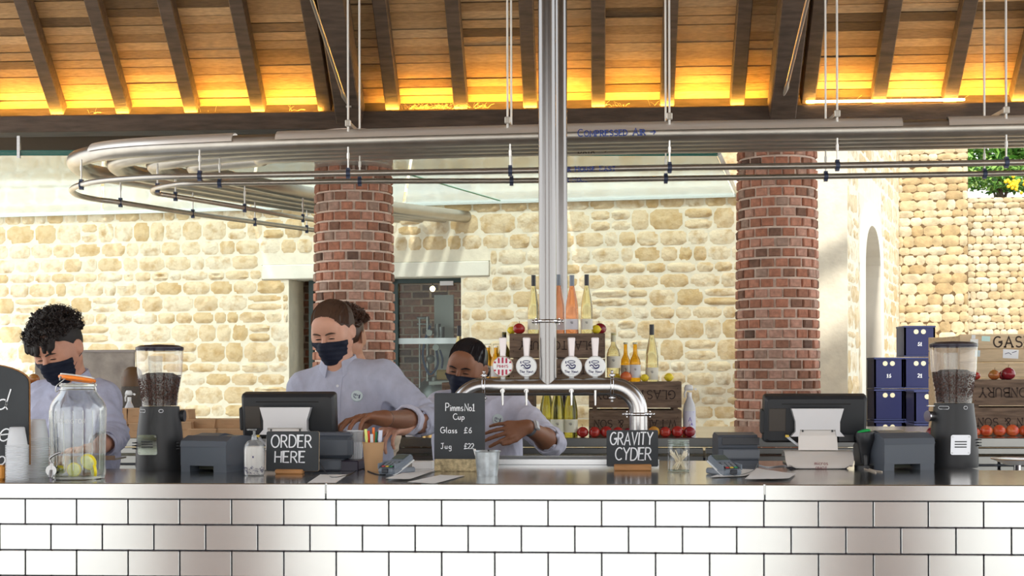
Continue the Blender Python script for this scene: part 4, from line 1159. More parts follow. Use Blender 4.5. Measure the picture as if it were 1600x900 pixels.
# ---- tills seen from behind
def till(x0, x1, y0, y1, pyb, label, full):
    Z = 4.86; pc = U((x0 + x1) / 2, 700, Z); s = Z / F_PX; pc.z = CT
    zz = lambda py: U((x0 + x1) / 2, py, Z).z - CT
    t = thing('till_terminal', label, 'till', pc, 0)
    w = (x1 - x0) * s; hT, hB_ = zz(y0), zz(y1)
    Rt = RX(9); mid = V(0, .03, (hT + hB_) / 2); hh = (hT - hB_) / 2
    m = MB()
    fr = rbox_poly(-w / 2, w / 2, -hh, hh, .012)
    back = [(x * .93, z * .90) for x, z in fr]
    n = len(fr); ring = [[V(x, .02, z) for x, z in fr], [V(x, -.004, z) for x, z in fr], [V(x * .985, -.018, z * .975) for x, z in fr], [V(x * .93, -.030, z * .86) for x, z in fr]]
    vs = [mid + Rt @ q for r_ in ring for q in r_]
    fs = [tuple(reversed(range(n))), tuple(3 * n + i for i in range(n))] + [(k * n + i, k * n + (i + 1) % n, (k + 1) * n + (i + 1) % n, (k + 1) * n + i) for k in range(3) for i in range(n)]
    m.add(vs, [tuple(reversed(f)) for f in fs]); m.build('screen_back', black, t, smooth=28)
    m = MB(); m.box(mid + Rt @ V(0, -.0305, hh * .66), (w * .66, .002, .0035), R=Rt); m.build('vent_slot', M('deep_black', (.004, .004, .004), .6), t)
    m = MB(); m.box(mid + Rt @ V(-w * .5, -.0, -.01), (.018, .035, hh * 1.0), R=Rt, bev=.004); m.build('card_reader', black_soft, t)
    m = MB(); m.box(mid + Rt @ V(-w * .37, -.031, .0), (.058 * w / .36, .003, hh * .95), R=Rt, bev=.001); m.build('port_cover', M('brown_black', (.06, .05, .042), .35), t)
    m = MB(); m.box(mid + Rt @ V(0, .0205, 0), (w * .93, .002, hh * 1.8), R=Rt); m.build('display', M('screen_glass', (.01, .012, .016), .08), t)
    # stand: flared bracket, neck sheet and curled foot
    zs0, zs1 = zz(638 if full else 636), zz(679 if full else 676)
    m = MB(); wt, wm = 40 * s, 34 * s
    outl = [(-wt, zs0), (-wt * .96, zs0 - .012), (-wm, zs0 - .045), (-wm, zs1 + .012), (-wt * 1.02, zs1 - .005), (-wm * .84, zs1 - .005), (-wm * .80, zs1 + .018), (wm * .80, zs1 + .018), (wm * .84, zs1 - .005), (wt * 1.02, zs1 - .005), (wm, zs1 + .012), (wm, zs0 - .045), (wt * .96, zs0 - .012), (wt, zs0)]
    m.prism(outl, -.045, -.012); m.build('stand_bracket', silver, t)
    nk = M('neck_sheet', (.80, .76, .72), .35, .25)
    zn = zz(666) if full else zz(664)
    m = MB(); wn = 29 * s
    prof = [(-.030, zn), (-.040, zz(680)), (-.052, zz(702))]
    vs = []
    for y, z in prof:
        for x in (-wn, wn): vs.append(V(x * (1 + (zn - z) * .5), y, z))
        for x in (wn, -wn): vs.append(V(x * (1 + (zn - z) * .5), y + .006, z))
    m.add(vs, [(i * 4 + a, i * 4 + (a + 1) % 4, (i + 1) * 4 + (a + 1) % 4, (i + 1) * 4 + a) for i in range(2) for a in range(4)] + [(0, 3, 2, 1), (8, 9, 10, 11)])
    m.build('neck', nk, t)
    m = MB()
    for x in (-wn * .78, wn * .78): m.box((x, -.036, zz(672)), (.005, .004, .010))
    m.build('screw_slot', black, t)
    wf = 52 * s; zt_, zb_ = zz(703), .005
    cur = [(.02, zt_ - .02), (.0, zt_ - .004), (-.03, zt_ + .001), (-.058, zt_ - .003), (-.075, zt_ - .016), (-.088, zb_ + .022), (-.095, zb_ + .006), (-.097, zb_)]
    vs = []; m = MB(); K = 14
    for j, (y, z) in enumerate(cur):
        for i in range(K + 1):
            u = i / K * 2 - 1; q = j / (len(cur) - 1)
            rnd_ = 1 - .10 * max(0, q - .7) / .3
            zz2 = z
            if q > .95: zz2 = z + .010 * abs(u) ** 6
            vs.append(V(u * wf * (rnd_ if abs(u) > .8 else 1), y, zz2))
    nC = len(cur)
    fs = [(j * (K + 1) + i, j * (K + 1) + i + 1, (j + 1) * (K + 1) + i + 1, (j + 1) * (K + 1) + i) for j in range(nC - 1) for i in range(K)]
    o_ = len(vs); vs += [v + V(0, .004, -.003) for v in vs]; fs += [tuple(reversed([o_ + a for a in f])) for f in fs]
    m.add(vs, fs); m.build('foot_shell', nk, t, smooth=True)
    m = MB(); m.box((0, .02, .010), (wf * 1.75, .17, .014), bev=.003)
    for x in (-wf * .75, wf * .75): m.box((x, -.055, .008), (.016, .02, .016))
    m.build('base_plate', M('violet_black', (.02, .016, .035), .3), t)
    m = MB(); m.box((0, .045, zz(712) * .5 + .01), (.08, .03, zz(690))); m.build('stand_core', dark_metal, t)
    m = MB()
    def lmap(x, z):
        f = (z - zb_) / (zt_ - zb_); return V(x, -.097 + .006 * 0 + .012 * f ** 1 - .002, z)
    write(m, 'mICrOS'.replace('I', 'i').replace('C', 'c').replace('O', 'o').replace('S', 's'), .003, zz(723.5), .014, .0016, lmap, centre=True)
    write(m, 'ORACLE', .003, zz(729.5), .0075, .0012, lmap, centre=True)
    m.build('lettering', M('reddish_print', (.35, .16, .16), .6), t)
    m = MB()
    for k in range(3): m.tube(cat_rom([V(-wn - .03 - .004 * k, -.012, zz(682)), V(-wn - .018, -.03, zz(688 + k)), V(-wn, -.03, zz(694 + k))], 4), .0025, 6)
    m.build('cable', M('white_cable', (.6, .62, .66), .4), t, smooth=True)
    MB().box((-wn - .036, -.014, zz(681)), (.012, .012, .008)).build('plug', M('brass_plug', (.6, .42, .08), .4, .6), t)
    MB().box((wn + .035, -.012, zz(684)), (.05, .02, .022)).build('port_block', black, t)
    return t
till(375, 524, 613, 686, 740, 'black till screen seen from behind above the ORDER HERE board', False)
till(1194, 1355, 616, 692, 740, 'black till screen on a curled pale metal stand marked with small lettering', True)

# ---- hand sanitiser bottle
p, s = at(397, 744)
t = thing('sanitiser_bottle', 'round-shouldered clear pump bottle with printed label beside the ORDER HERE board', 'bottle', away(p, .03))
r0 = 16.2 * s; z_ = lambda py: (744 - py) * s
MB().lathe([(.001, .001), (r0 * .9, .0), (r0, .006), (r0, z_(703)), (r0 * .92, z_(696)), (r0 * .65, z_(690)), (r0 * .28, z_(687.5)), (r0 * .25, z_(683))], 28).build('glass_body', clear2, t, smooth=True)
MB().lathe([(.001, .004), (r0 * .90, .004), (r0 * .93, .01), (r0 * .93, z_(705)), (r0 * .8, z_(698)), (.001, z_(697))], 28).build('gel', M('pale_gel', (.82, .76, .70), .4, trans=.2), t, smooth=True)
m = MB(); m.cyl((0, 0, z_(688)), (0, 0, z_(680)), .008, n=12); m.cyl((0, 0, z_(680)), (0, 0, z_(674)), .004, n=8); m.box((-.008, -.0, z_(672)), (.03, .012, .006), bev=.002); m.build('pump', clear2, t, smooth=True)
m = MB(); rn = random.Random(4)
def bot(x, z, rr=None):
    a = x / r0 - PI / 2; return V((r0 + .0006) * math.cos(a), (r0 + .0006) * math.sin(a), z)
for i in range(46):
    x = rn.uniform(-1.2, 1.2) * r0; z = z_(rn.uniform(731, 741)); d = rn.uniform(-.004, .004)
    m.tube([bot(x, z), bot(x + .003, z + .005 + d), bot(x + .006, z + d)], .0005, 3)
m.box(bot(.004, z_(714)), (.004, .0005, .006)); m.build('label_print', navy, t)

# ---- chalk signs on wooden blocks
def sign(px0, px1, py0, py1, pyb, foot, lines, label, edge, sw, tilt=4, hcol=warm_wood, dy=.0):
    p, s = at((px0 + px1) / 2, pyb); pc = away(p, .03); s = (math.hypot(pc.x, pc.y)) / F_PX * math.cos(math.atan2((px0 + px1) / 2 - 800, F_PX))
    cx = (px0 + px1) / 2
    t = thing('chalkboard_sign', label, 'sign', pc)
    Rt = RX(-tilt); z1 = (pyb - py0) * s; z0 = (pyb - py1) * s; w = (px1 - px0) * s
    o0 = V(0, .0, z0)
    pts = rbox_poly(-w / 2, w / 2, 0, z1 - z0, .006)
    if edge: MB().prism([(x * 1.008, z * 1.006 - .0005) for x, z in pts], .0005, .005, f=lambda q: o0 + Rt @ q).build('wood_edge', pale_wood, t)
    MB().prism(pts, -.003, .0035 if edge else .003, f=lambda q: o0 + Rt @ q).build('board', chalk_m, t)
    fx0, fx1, fy0, fy1 = foot; zf = (pyb - fy0) * s
    MB().box(((fx0 + fx1) / 2 * s - cx * s, -.0, zf / 2), ((fx1 - fx0) * s, .045, zf), bev=.003).build('foot', hcol, t)
    for (txt, x, y, hh, kw) in lines:
        m = MB(); write(m, txt, (x - cx) * s, (py1 - y) * s, hh * s, sw * s, lambda a, b: o0 + Rt @ V(a, -.0042, b), **kw); m.build('lettering', chalk_w, t)
    return t
sign(415, 498, 675, 737, 741, (431, 474, 734, 742), [('ORDER', 423, 700, 19, dict(gap=.2, wob=.02, slant=.02, xs=.82)), ('HERE', 429, 723.5, 17, dict(gap=.22, wob=.02, slant=.03, xs=.92))], 'small chalkboard lettered ORDER HERE on a wooden block', True, 2.1)
sign(947.5, 1028, 673, 730, 736, (959, 1017, 726, 736), [('GRAVITY', 953, 696, 19, dict(gap=.18, wob=.03, slant=.10, xs=.66)), ('CYDER', 961, 720, 19, dict(gap=.16, wob=.03, slant=.08, xs=.77))], 'small chalkboard lettered GRAVITY CYDER on a wooden block', False, 2.0)
sign(678, 757.5, 615, 720, 737, (679, 745, 718, 737), [('Pimms', 696, 643, 12, dict(gap=.22, xs=.78)), ('No1', 726, 643, 11, dict(gap=.16, xs=.8)), ('Cup', 708, 656.5, 9, dict(gap=.2)), ('Glass', 688, 677.5, 9, dict(gap=.2)), ('\u00a36', 725, 677.5, 8.5, dict(gap=.25)), ('Jug', 688, 702, 8.5, dict(gap=.25)), ('\u00a322', 725, 702, 8, dict(gap=.12))],
     'tall chalkboard menu lettered Pimms No 1 Cup standing in a split log', False, 1.15, tilt=2, hcol=bark)

# ---- cash drawer block behind the ORDER HERE board
p, s = at(527, 736); t = thing('grey_receipt_box', 'long dark grey boxed unit behind the ORDER HERE board', 'printer', p + V(-.01, .11, 0))
MB().box((-.02, 0, .016 * 1.0), (.20, .22, .036), bev=.003).build('base', M('violet_black', (.02, .016, .035), .3), t)
MB().box((-.055, -.004, .020), (.155, .225, .036), bev=.004).build('tray', slate, t)
MB().box((-.04, .02, .075), (.17, .15, .075), bev=.012).build('casing', slate, t)
MB().box((-.04, .018, .118), (.172, .14, .016), bev=.007).build('cover', M('printer_lid', (.11, .125, .155), .3), t)
MB().cyl((-.075, -.1165, .022), (-.075, -.119, .022), .004, n=10).build('lock', silver, t)
p, s = at(1152, 728); t = thing('grey_printer', 'low grey hooded printer beside the right card machine', 'printer', p + V(.0, .09, 0), math.radians(3))
w = 62 * s
m = MB(); prof = [(-.09, .0), (-.09, .018), (-.078, .022), (-.078, .058), (-.066, .062), (-.070, .098), (-.058, .106), (.04, .112), (.08, .10), (.09, .0)]
n = len(prof); m.add([V(-w / 2, y, z) for y, z in prof] + [V(w / 2, y, z) for y, z in prof], [tuple(range(n)), tuple(reversed(range(n, 2 * n)))] + [((i + 1) % n, i, n + i, n + (i + 1) % n) for i in range(n)])
m.build('casing', slate, t)
MB().box((.01, -.0795, .040), (w * .92, .004, .030), bev=.0015).build('front_panel', M('panel_grey', (.16, .18, .21), .3), t)
MB().box((.01, -.072, .085), (w * .95, .004, .026), bev=.0015).build('hood', M('panel_dark', (.055, .06, .07), .25), t)

# ---- card machines
def card_machine(px, pyb, rz, label, mirror=False, sc=1.):
    p, s = at(px, pyb); sc = .80; t = thing('card_machine', label, 'card machine', away(p, .06), math.radians(rz)); t.scale = (sc, sc, sc)
    T = RX(22)
    def q(x, y, z): return V(0, 0, .030) + T @ V(x, y, z)
    MB().box((0, .0, .013), (.082, .15, .024), bev=.006).build('cradle', slate_l, t)
    m = MB(); m.box(q(0, -.005, .010), (.078, .155, .028), R=T, bev=.008); m.build('casing', M('terminal_grey', (.19, .225, .27), .4), t)
    m = MB(); m.box(q(0, -.005, -.004), (.083, .150, .008), R=T, bev=.003); m.build('white_band', white_gl, t)
    cols = [(.55, .05, .05), (.75, .55, .06), (.05, .35, .15)]
    kp = MB(); kp.box(q(0, -.038, .0255), (.062, .058, .002), R=T, bev=.0008); kpo = kp.build('keypad', M('keypad', (.05, .06, .075), .5), t)
    for r in range(4):
        for c in range(3):
            mt = M('key_grey', (.22, .25, .28), .5)
            if r == 0: mt = M('key_%d' % c, cols[c], .5)
            MB().box(q(-.019 + c * .019, -.060 + r * .0135, .0275), (.0145, .009, .003), R=T, bev=.001).build('key', mt, kpo)
    MB().box(q(0, .035, .026), (.056, .042, .002), R=T).build('display', M('lcd', (.10, .13, .12), .2), t)
    for sg in (-1, 1):
        m = MB(); pts = [(-.07, .02), (-.062, .04), (-.02, .028), (.0, .02)]
        m.add([q(sg * .039, a, b) for a, b in pts] + [q(sg * .043, a, b) for a, b in pts], [(0, 1, 2, 3), (7, 6, 5, 4), (0, 4, 5, 1), (1, 5, 6, 2), (2, 6, 7, 3)]); m.build('privacy_wing', M('terminal_grey', (.19, .225, .27), .4), t)
    MB().box((0, -.082, .016), (.03, .012, .018), bev=.003).build('card_slot', M('slot_dark', (.03, .035, .045), .4), t)
    return t
card_machine(620, 742, -28, 'grey card machine with coloured keys beside the brown cardboard pen pot')
card_machine(1130, 744, 24, 'grey card machine with coloured keys beside the jar of sticks')

# ---- cardboard pen pot
p, s = at(583, 737); t = thing('pen_pot', 'brown cardboard tub holding pens and markers', 'pot', away(p, .035))
s = 4.72 / F_PX; rt_, rb_ = 16.8 * s, 13.2 * s; hp = 44 * s
MB().lathe([(.001, .002), (rb_, .0), (rt_, hp), (rt_ + .0015, hp + .001), (rt_ + .0015, hp + .003), (rt_ - .001, hp + .003), (rt_ - .002, hp - .002), (rb_ - .002, .004), (.001, .004)], 28).build('tub', M('kraft_tub', (.50, .30, .15), .7), t, smooth=True)
pens = [(-8, 0, 19, (.85, .08, .04), .0055, 'red highlighter standing in the brown pen pot'), (-11, -3, 22, (.80, .85, .25), .0055, 'pale yellow highlighter standing in the brown pen pot'), (0, 1, 24, (.90, .20, .03), .005, 'orange marker standing in the brown pen pot'),
        (4, 3, 17, (.05, .35, .15), .0045, 'green pen standing in the brown pen pot'), (-2, -2, 14, (.75, .77, .80), .006, 'white marker leaning in the brown pen pot'), (8, 2, 18, (.03, .03, .04), .0045, 'black pen standing in the brown pen pot'), (12, -1, 20, (.70, .74, .90), .0075, 'lilac tube standing in the brown pen pot')]
for dx, dy, hh, col, r_, lab in pens:
    q = Vector(t.location) + V(dx * s * .55, dy * .003, .006); top = Vector(t.location) + V(dx * s * 1.0, dy * .005, hp + hh * s)
    o = MB().tube([q, q.lerp(top, .72), q.lerp(top, .74), top], [r_ * .8, r_ * .8, r_, r_ * .9], 8).build('pen', M('pen_%s' % lab.split()[0], col, .35), smooth=True)
    tag(o, lab, 'pen', 'pens in the cardboard tub')

# ---- papers
def sheet(name, pts, label, lift=.0006, n=8, curl=.0):
    q = [on(x, y) for x, y in pts]; m = MB(); vs = []
    for j in range(n + 1):
        for i in range(n + 1):
            u, v = i / n, j / n; a = q[0].lerp(q[1], u).lerp(q[3].lerp(q[2], u), v)
            a.z = CT + lift + curl * (math.sin(u * 3.1) * .3 + (1 - v) ** 2 * .5 + abs(u - .5) ** 3 * 4); vs.append(a)
    fs = [(j * (n + 1) + i, j * (n + 1) + i + 1, (j + 1) * (n + 1) + i + 1, (j + 1) * (n + 1) + i) for j in range(n) for i in range(n)]
    o_ = len(vs); vs2 = [a + V(0, 0, .0005) for a in vs]
    m.add(vs + vs2, [tuple(reversed(f)) for f in fs] + [tuple(o_ + a for a in f) for f in fs])
    return tag(m.build(name, paper), label, 'paper')
sheet('paper_sheet', [(480, 755.5), (524, 755.5), (543, 742), (500, 742)], 'small white slip lying at the counter edge beside the ORDER HERE board', .0006, curl=.001)
sheet('paper_sheet', [(602, 751), (641, 752), (684, 735), (628, 741)], 'white printed sheet with lifted corner in front of the left card machine', .001, curl=.006)
sheet('paper_sheet', [(636, 755), (679, 757.5), (726, 744), (688, 743)], 'thin white slip hanging over the counter edge below the Pimms board', .0006, curl=.003)
sheet('paper_sheet', [(1163, 752), (1232, 751), (1243, 742), (1182, 733)], 'bright white sheet lying before the till with the pale stand', .001, curl=.006)
sheet('paper_sheet', [(1108, 747), (1163, 745), (1196, 735), (1150, 733)], 'white receipt lying behind the right card machine', .0006, curl=.002)
p, s = at(661, 733); o = MB().box((0, 0, .012), (32 * s, .06, .024), bev=.001).build('note_pad', paper); o.location = away(p, .035); tag(o, 'thick white block of notes between the card machine and the log stand', 'notepad')

# ---- bucket
p, s = at(761, 744.5); t = thing('metal_bucket', 'small galvanised bucket beside the Pimms chalkboard', 'bucket', away(p, .035))
s = 4.48 / F_PX; hb_ = 38 * s; r1_, r2_ = 16 * s, 20 * s
galv = M('galvanised', (.52, .56, .58), .4, .7, var=.3, vscale=40)
MB().lathe([(.001, .002), (r1_, 0), (r1_ * 1.02, .003), (r2_, hb_), (r2_ + .002, hb_ + .001), (r2_ + .001, hb_ + .003), (r2_ - .001, hb_), (r1_ - .001, .004), (.001, .005)], 32).build('pail', galv, t, smooth=True)
m = MB(); m.tube([V((r2_ + .001) * math.cos(a), (r2_ + .001) * math.sin(a), hb_ + .001) for a in [2 * PI * i / 32 for i in range(32)]], .0018, 6, closed=True); m.build('rolled_rim', galv, t, smooth=True)
q = away(p, .035)
o = MB().cyl(V(-.02, .0, .01), V(-.040, -.01, hb_ + .008), .004, n=8).build('paper_roll', paper, smooth=True); o.location = q; tag(o, 'rolled white paper stick leaning out of the small bucket', 'straw')
o = MB().cyl(V(.01, 0, .01), V(.004, -.0, hb_ + .006), .003, n=6).build('black_stirrer', black, smooth=True); o.location = q; tag(o, 'short black stirrer in the small bucket', 'stirrer')

# ---- jar of sticks
p, s = at(1060, 738); t = thing('stick_jar', 'clear glass jar without lid beside the GRAVITY CYDER board', 'jar', away(p, .035))
s = 4.72 / F_PX; r0 = 17 * s
MB().lathe([(.001, .004), (r0 * .9, .002), (r0, .008), (r0, 39 * s), (r0 * .9, 41.5 * s), (r0 * .88, 43 * s), (r0 * .93, 44 * s), (r0 * .93, 48 * s)], 28).build('glass', clear, t, smooth=True)
m = MB()
for zc_, rr in ((48, .93), (44.5, .93), (41, .95), (1.6, .95)): m.tube([V(r0 * rr * math.cos(a), r0 * rr * math.sin(a), zc_ * s) for a in [2 * PI * i / 28 for i in range(28)]], .0016, 6, closed=True)
m.build('glass_rim', M('jar_rim', (.55, .66, .60), .1, trans=.5), t, smooth=True)
rn = random.Random(8)
for i in range(16):
    a = rn.uniform(0, 6.28); b = a + PI + rn.uniform(-.7, .7); r_ = r0 * .8
    q = Vector(t.location)
    o = MB().cyl(q + V(r_ * .8 * math.cos(a), r_ * .8 * math.sin(a), .008), q + V(r_ * math.cos(b), r_ * math.sin(b), rn.uniform(.055, .072)), .0022, n=6).build('wooden_stick', M('stick_wood', (.78, .68, .48), .7)); tag(o, 'short pale wooden stick standing in the clear glass jar', 'stick', 'sticks in the glass jar')

# ---- scanner
p = U(1351, 700, 4.78); s = 4.78 / F_PX; p.z = CT
t = thing('barcode_scanner', 'black handheld scanner with green rim standing behind the right printer', 'scanner', p)
zq = lambda py: U(1351, py, 4.78).z - CT
m = MB(); m.tube([V(0, 0, .02), V(0, 0, zq(705)), V(0, -.005, zq(692)), V(.001, -.01, zq(682)), V(0, -.01, zq(675)), V(0, -.01, zq(672.5))], [.015, .019, .027, .034, .030, .012], 20); m.build('handle', black, t, smooth=True)
m = MB(); m.ball((-.006, -.012, zq(674)), (.024, .02, .0075), 16, 8, R=RY(-14)); m.build('green_window', M('green_rim', (.02, .42, .10), .3), t, smooth=True)
m = MB(); m.cyl((0, 0, 0), (0, 0, .012), .035, n=20); m.tube([V(0, -.02, .012), V(.0, -.022, .035), V(0, -.018, .045)], .010, 8); m.build('stand', M('stand_black', (.02, .02, .022), .3), t, smooth=True)

# ---- drip tray
q0, q1 = on(760, 727), on(950, 727)
q0.y = q1.y = .331 * F_PX / (726 - HOR) * cs; yb_ = .331 * F_PX / (713.5 - HOR) * cs
t = thing('drip_tray', 'long perforated steel drip tray under the beer taps', 'tray', ((q0.x + q1.x) / 2, (q0.y + YD - .02) / 2, CT))
w = q1.x - q0.x + .35; d = YD - .02 - q0.y; 
m = MB(); m.box((0, 0, .003), (w, d, .006)); m.build('pan', dark_metal, t)
m = MB()
for sg in (-1, 1): m.box((0, sg * d / 2, .010), (w, .008, .018)); m.box((sg * w / 2, 0, .010), (.008, d, .018))
m.build('rim', steel, t)
m = MB(); 
for i in range(110): m.box((-w / 2 + w * (i + .5) / 110, 0, .0145), (.0045, d - .01, .003))
for j in range(7): m.box((0, -d / 2 + d * (j + .5) / 7, .0165), (w - .01, .006, .002))
o = m.build('grille', M('grille_steel', (.26, .27, .28), .5, .6), t); o['kind'] = 'stuff'

# ================================================================== BEER FONT
ZF = 5.0; sF = ZF / F_PX
fc = U(856, 604, ZF); zf = fc.z - CT
t = thing('beer_font', 'polished steel pipe font with tee, two bent legs and four taps', 'beer font', (fc.x, fc.y, CT))
rp = 14.2 * sF; half = 100 * sF; re = 41 * sF
topz = 6.6 - CT
m = MB(); m.cyl((0, 0, zf - .0), (0, 0, topz), rp * .97, n=32); m.build('riser', steel_font := M('font_steel', (.27, .262, .258), .24, 1., bump=.01, bscale=20), t, smooth=True)
m = MB(); m.tube([V(-half, 0, zf), V(half, 0, zf)], rp, 32); font2 = M('font_bar_steel', (.50, .49, .49), .26, 1., bump=.01, bscale=20); m.build('crossbar', font2, t, smooth=True)
legx = half + re
for sg in (-1, 1):
    m = MB(); m.tube([V(sg * (half + re * math.sin(a)), 0, zf - re * (1 - math.cos(a))) for a in [PI / 2 * i / 12 for i in range(13)]], rp, 32); m.build('elbow', font2, t, smooth=True)
    m = MB(); m.cyl((sg * legx, 0, zf - re), (sg * legx, 0, 0), rp, n=32); m.cyl((sg * legx, 0, 0), (sg * legx, 0, .008), rp * 1.5, n=32); m.build('leg', font2, t, smooth=True)
def ferrule(c, ax, rr):
    e = ax.orthogonal().normalized(); 
    m = MB(); m.tube([c - ax * .006, c - ax * .003, c + ax * .003, c + ax * .006], [rr + .003, rr + .006, rr + .006, rr + .003], 28)
    side = V(1, 0, 0) if abs(ax.z) > .5 else V(0, 0, 1)
    for sg in (-1, 1):
        q = c + side * sg * (rr + .008); m.box(q, (.014, .014, .014), bev=.003); m.cyl(q - ax * .011, q + ax * .011, .0035, n=8)
        m.cyl(q, q + side * sg * .012, .0035, n=8); m.ball(q + side * sg * .012 , .0055, 8, 6)
    m.build('clamp', chrome, t, smooth=True)
ferrule(V(0, 0, U(856, 502, ZF).z - CT), V(0, 0, 1), rp)
ferrule(V(-half + .0, 0, zf), V(1, 0, 0), rp); ferrule(V(half, 0, zf), V(1, 0, 0), rp)
ferrule(V(legx, 0, zf - re - .005), V(0, 0, 1), rp); ferrule(V(-legx, 0, zf - re - .005), V(0, 0, 1), rp)
def newt(m, f, s):
    # oval wreath, acorn and curling newt with lettering below
    m2 = lambda pts, w: rib(m, pts, w, f)
    m2([(s * .42 * math.cos(a), s * (.52 + .14 * math.sin(a))) for a in [2 * PI * i / 20 for i in range(21)]], .085 * s)
    m2([(-s * .62, s * .62), (-s * .66, s * .42), (-s * .60, s * .34)], .11 * s); m2([(-s * .72, s * .42), (-s * .54, s * .40)], .05 * s)
    c = cat_rom([(-.62 * s, .02 * s, 0), (-.48 * s, .16 * s, 0), (-.28 * s, .10 * s, 0), (-.16 * s, -.10 * s, 0), (.05 * s, -.20 * s, 0), (.34 * s, -.12 * s, 0), (.46 * s, .08 * s, 0), (.30 * s, .18 * s, 0), (.10 * s, .06 * s, 0), (-.02 * s, .16 * s, 0), (-.2 * s, .26 * s, 0)], 5)
    m2([(a.x, a.y) for a in c], .12 * s)
    c = cat_rom([(-.40 * s, -.14 * s, 0), (-.10 * s, -.28 * s, 0), (.24 * s, -.26 * s, 0), (.46 * s, -.10 * s, 0)], 5); m2([(a.x, a.y) for a in c], .06 * s)
def rib(m, pts, w, f):
    P_ = [Vector(p) for p in pts]; n = len(P_); vs = []
    for i, p in enumerate(P_):
        d = P_[min(i + 1, n - 1)] - P_[max(i - 1, 0)]; d = d.normalized() if d.length > 1e-9 else Vector((1, 0)); nn = Vector((-d.y, d.x)) * w * .5
        vs += [f(*(p + nn)), f(*(p - nn))]
    m.add(vs, [(2 * i, 2 * i + 1, 2 * i + 3, 2 * i + 2) for i in range(n - 1)])
for i, px in enumerate((786, 823, 893, 930)):
    q = U(px, 604, ZF) - Vector(t.location); X = q.x; zz = lambda py: U(px, py, ZF).z - CT
    yy = q.y
    m = MB(); m.cyl((X, yy, zf + rp * .8), (X, yy, zz(586)), .006, n=10); tp = m.build('tap', chrome, t, smooth=True); m = MB(); m.cyl((X, yy - .035, zf - rp * .4), (X, yy - .035, zz(633)), .0055, .0035, n=10); m.cyl((X, yy, zf - .01), (X, yy - .035, zf - .015), .008, n=10)
    m.build('spout', chrome, tp, smooth=True)
    m = MB(); m.box((X, yy - .004, (zz(527) + zz(560)) / 2), (8.2 * sF, .016, zz(527) - zz(560)), bev=.003, taper=(1.45, 1.1)); m.build('handle', M('handle_pale', (.66, .60, .60), .3, .35), tp)
    rr = 16.4 * sF; Rb = RX(90); bc = V(X, yy - .018, zz(572.5))
    m = MB(); m.lathe([(.0005, .004), (rr * .9, .006), (rr, .002), (rr, -.004), (.0005, -.004)], 32, c=bc, R=Rb); m.cyl(bc + V(0, .004, -rr * .8), (X, yy, zz(591)), .010, .008, n=12)
    bo = m.build('badge', white_gl, tp, smooth=True)
    f = lambda a, b, bc=bc: bc + V(a, -.0068, b)
    if i == 0:
        m = MB(); m.lathe([(rr * .84, .0064), (rr * .95, .0052)], 32, c=bc, R=Rb)
        m.build('red_ring', M('pimms_red', (.45, .012, .06), .4), bo) if False else None
        m = MB()
        for k in range(-2, 3):
            x = k * rr * .36; hh = math.sqrt(max(0, (rr * .86) ** 2 - x * x))
            for a, b in ((rr * .30, hh), (-hh, -rr * .30)):
                if b - a > .001: m.add([f(x - rr * .09, a), f(x + rr * .09, a), f(x + rr * .09, b), f(x - rr * .09, b)], [(0, 1, 2, 3)])
        m.build('red_stripes', M('pimms_red', (.45, .012, .06), .4), bo)
        m = MB(); m.lathe([(rr * .985, .0030), (rr * .93, .0062)], 32, c=bc, R=Rb); m.build('gold_rim', M('gold_rim', (.65, .42, .25), .3, .5), bo, smooth=True)
        m = MB(); write(m, "PIMM'S", 0, -rr * .12, rr * .26, rr * .045, f, centre=True); m.build('lettering', M('pimms_red', (.45, .012, .06), .4), bo)
    else:
        m = MB(); newt(m, f, rr * .82); m.build('emblem', navy, bo)
        m = MB(); write(m, 'The Newt', 0, -rr * .60, rr * .22, rr * .05, f, centre=True, gap=.3); rib(m, [(-rr * .28, -rr * .74), (rr * .28, -rr * .74)], rr * .03, f); m.build('lettering', navy, bo)
# second riser behind
r2 = U(877.5, 600, 7.62)
o = MB().cyl(V(0, 0, 0), V(0, 0, 6.5 - CT), .0335, n=28).build('steel_riser', steel_font, smooth=True); o.location = (r2.x, r2.y, CT); tag(o, 'tall steel riser pipe standing behind the crates on the back counter', 'pipe')
# far right dish on a stem
p = U(1588, 700, 5.0); p.z = CT; sR = 5.0 / F_PX
t = thing('cake_stand', 'low round white dish on a chrome stem at the right edge', 'stand', p)
t.location.y = YD + .30; t.location.x = W(1589, 700, YD + .30).x
zd = lambda py: W(1589, py, YD + .30).z
kk = (YD + .3) / F_PX
t.location.z = .99
b0 = .99
m = MB(); m.lathe([(.001, zd(727) - b0), (18 * kk, zd(726) - b0), (34 * kk, zd(719) - b0), (38 * kk, zd(716.5) - b0), (36 * kk, zd(717) - b0), (.001, zd(720) - b0)], 40); m.build('dish', white_gl, t, smooth=True)
m = MB(); m.cyl((0, 0, 0), (0, 0, zd(726) - b0), 5.5 * kk, n=20); m.cyl((0, 0, 0), (0, 0, .006), .06, n=24); m.build('stem', chrome, t, smooth=True)
MB().lathe([(38.6 * kk, zd(717.5) - b0), (39 * kk, zd(716) - b0), (37.6 * kk, zd(716) - b0)], 40).build('gilt_rim', M('gold_rim', (.65, .42, .25), .3, .5), t)
o = MB().box((t.location.x + .02, t.location.y, .98), (.62, .50, .02), bev=.003).build('side_shelf', steel); tag(o, 'low steel side shelf carrying the white dish behind the counter end', 'shelf')
m = MB(); m.box((t.location.x + .02, t.location.y, .485), (.5, .4, .97)); m.build('shelf_box', dark_metal, o)

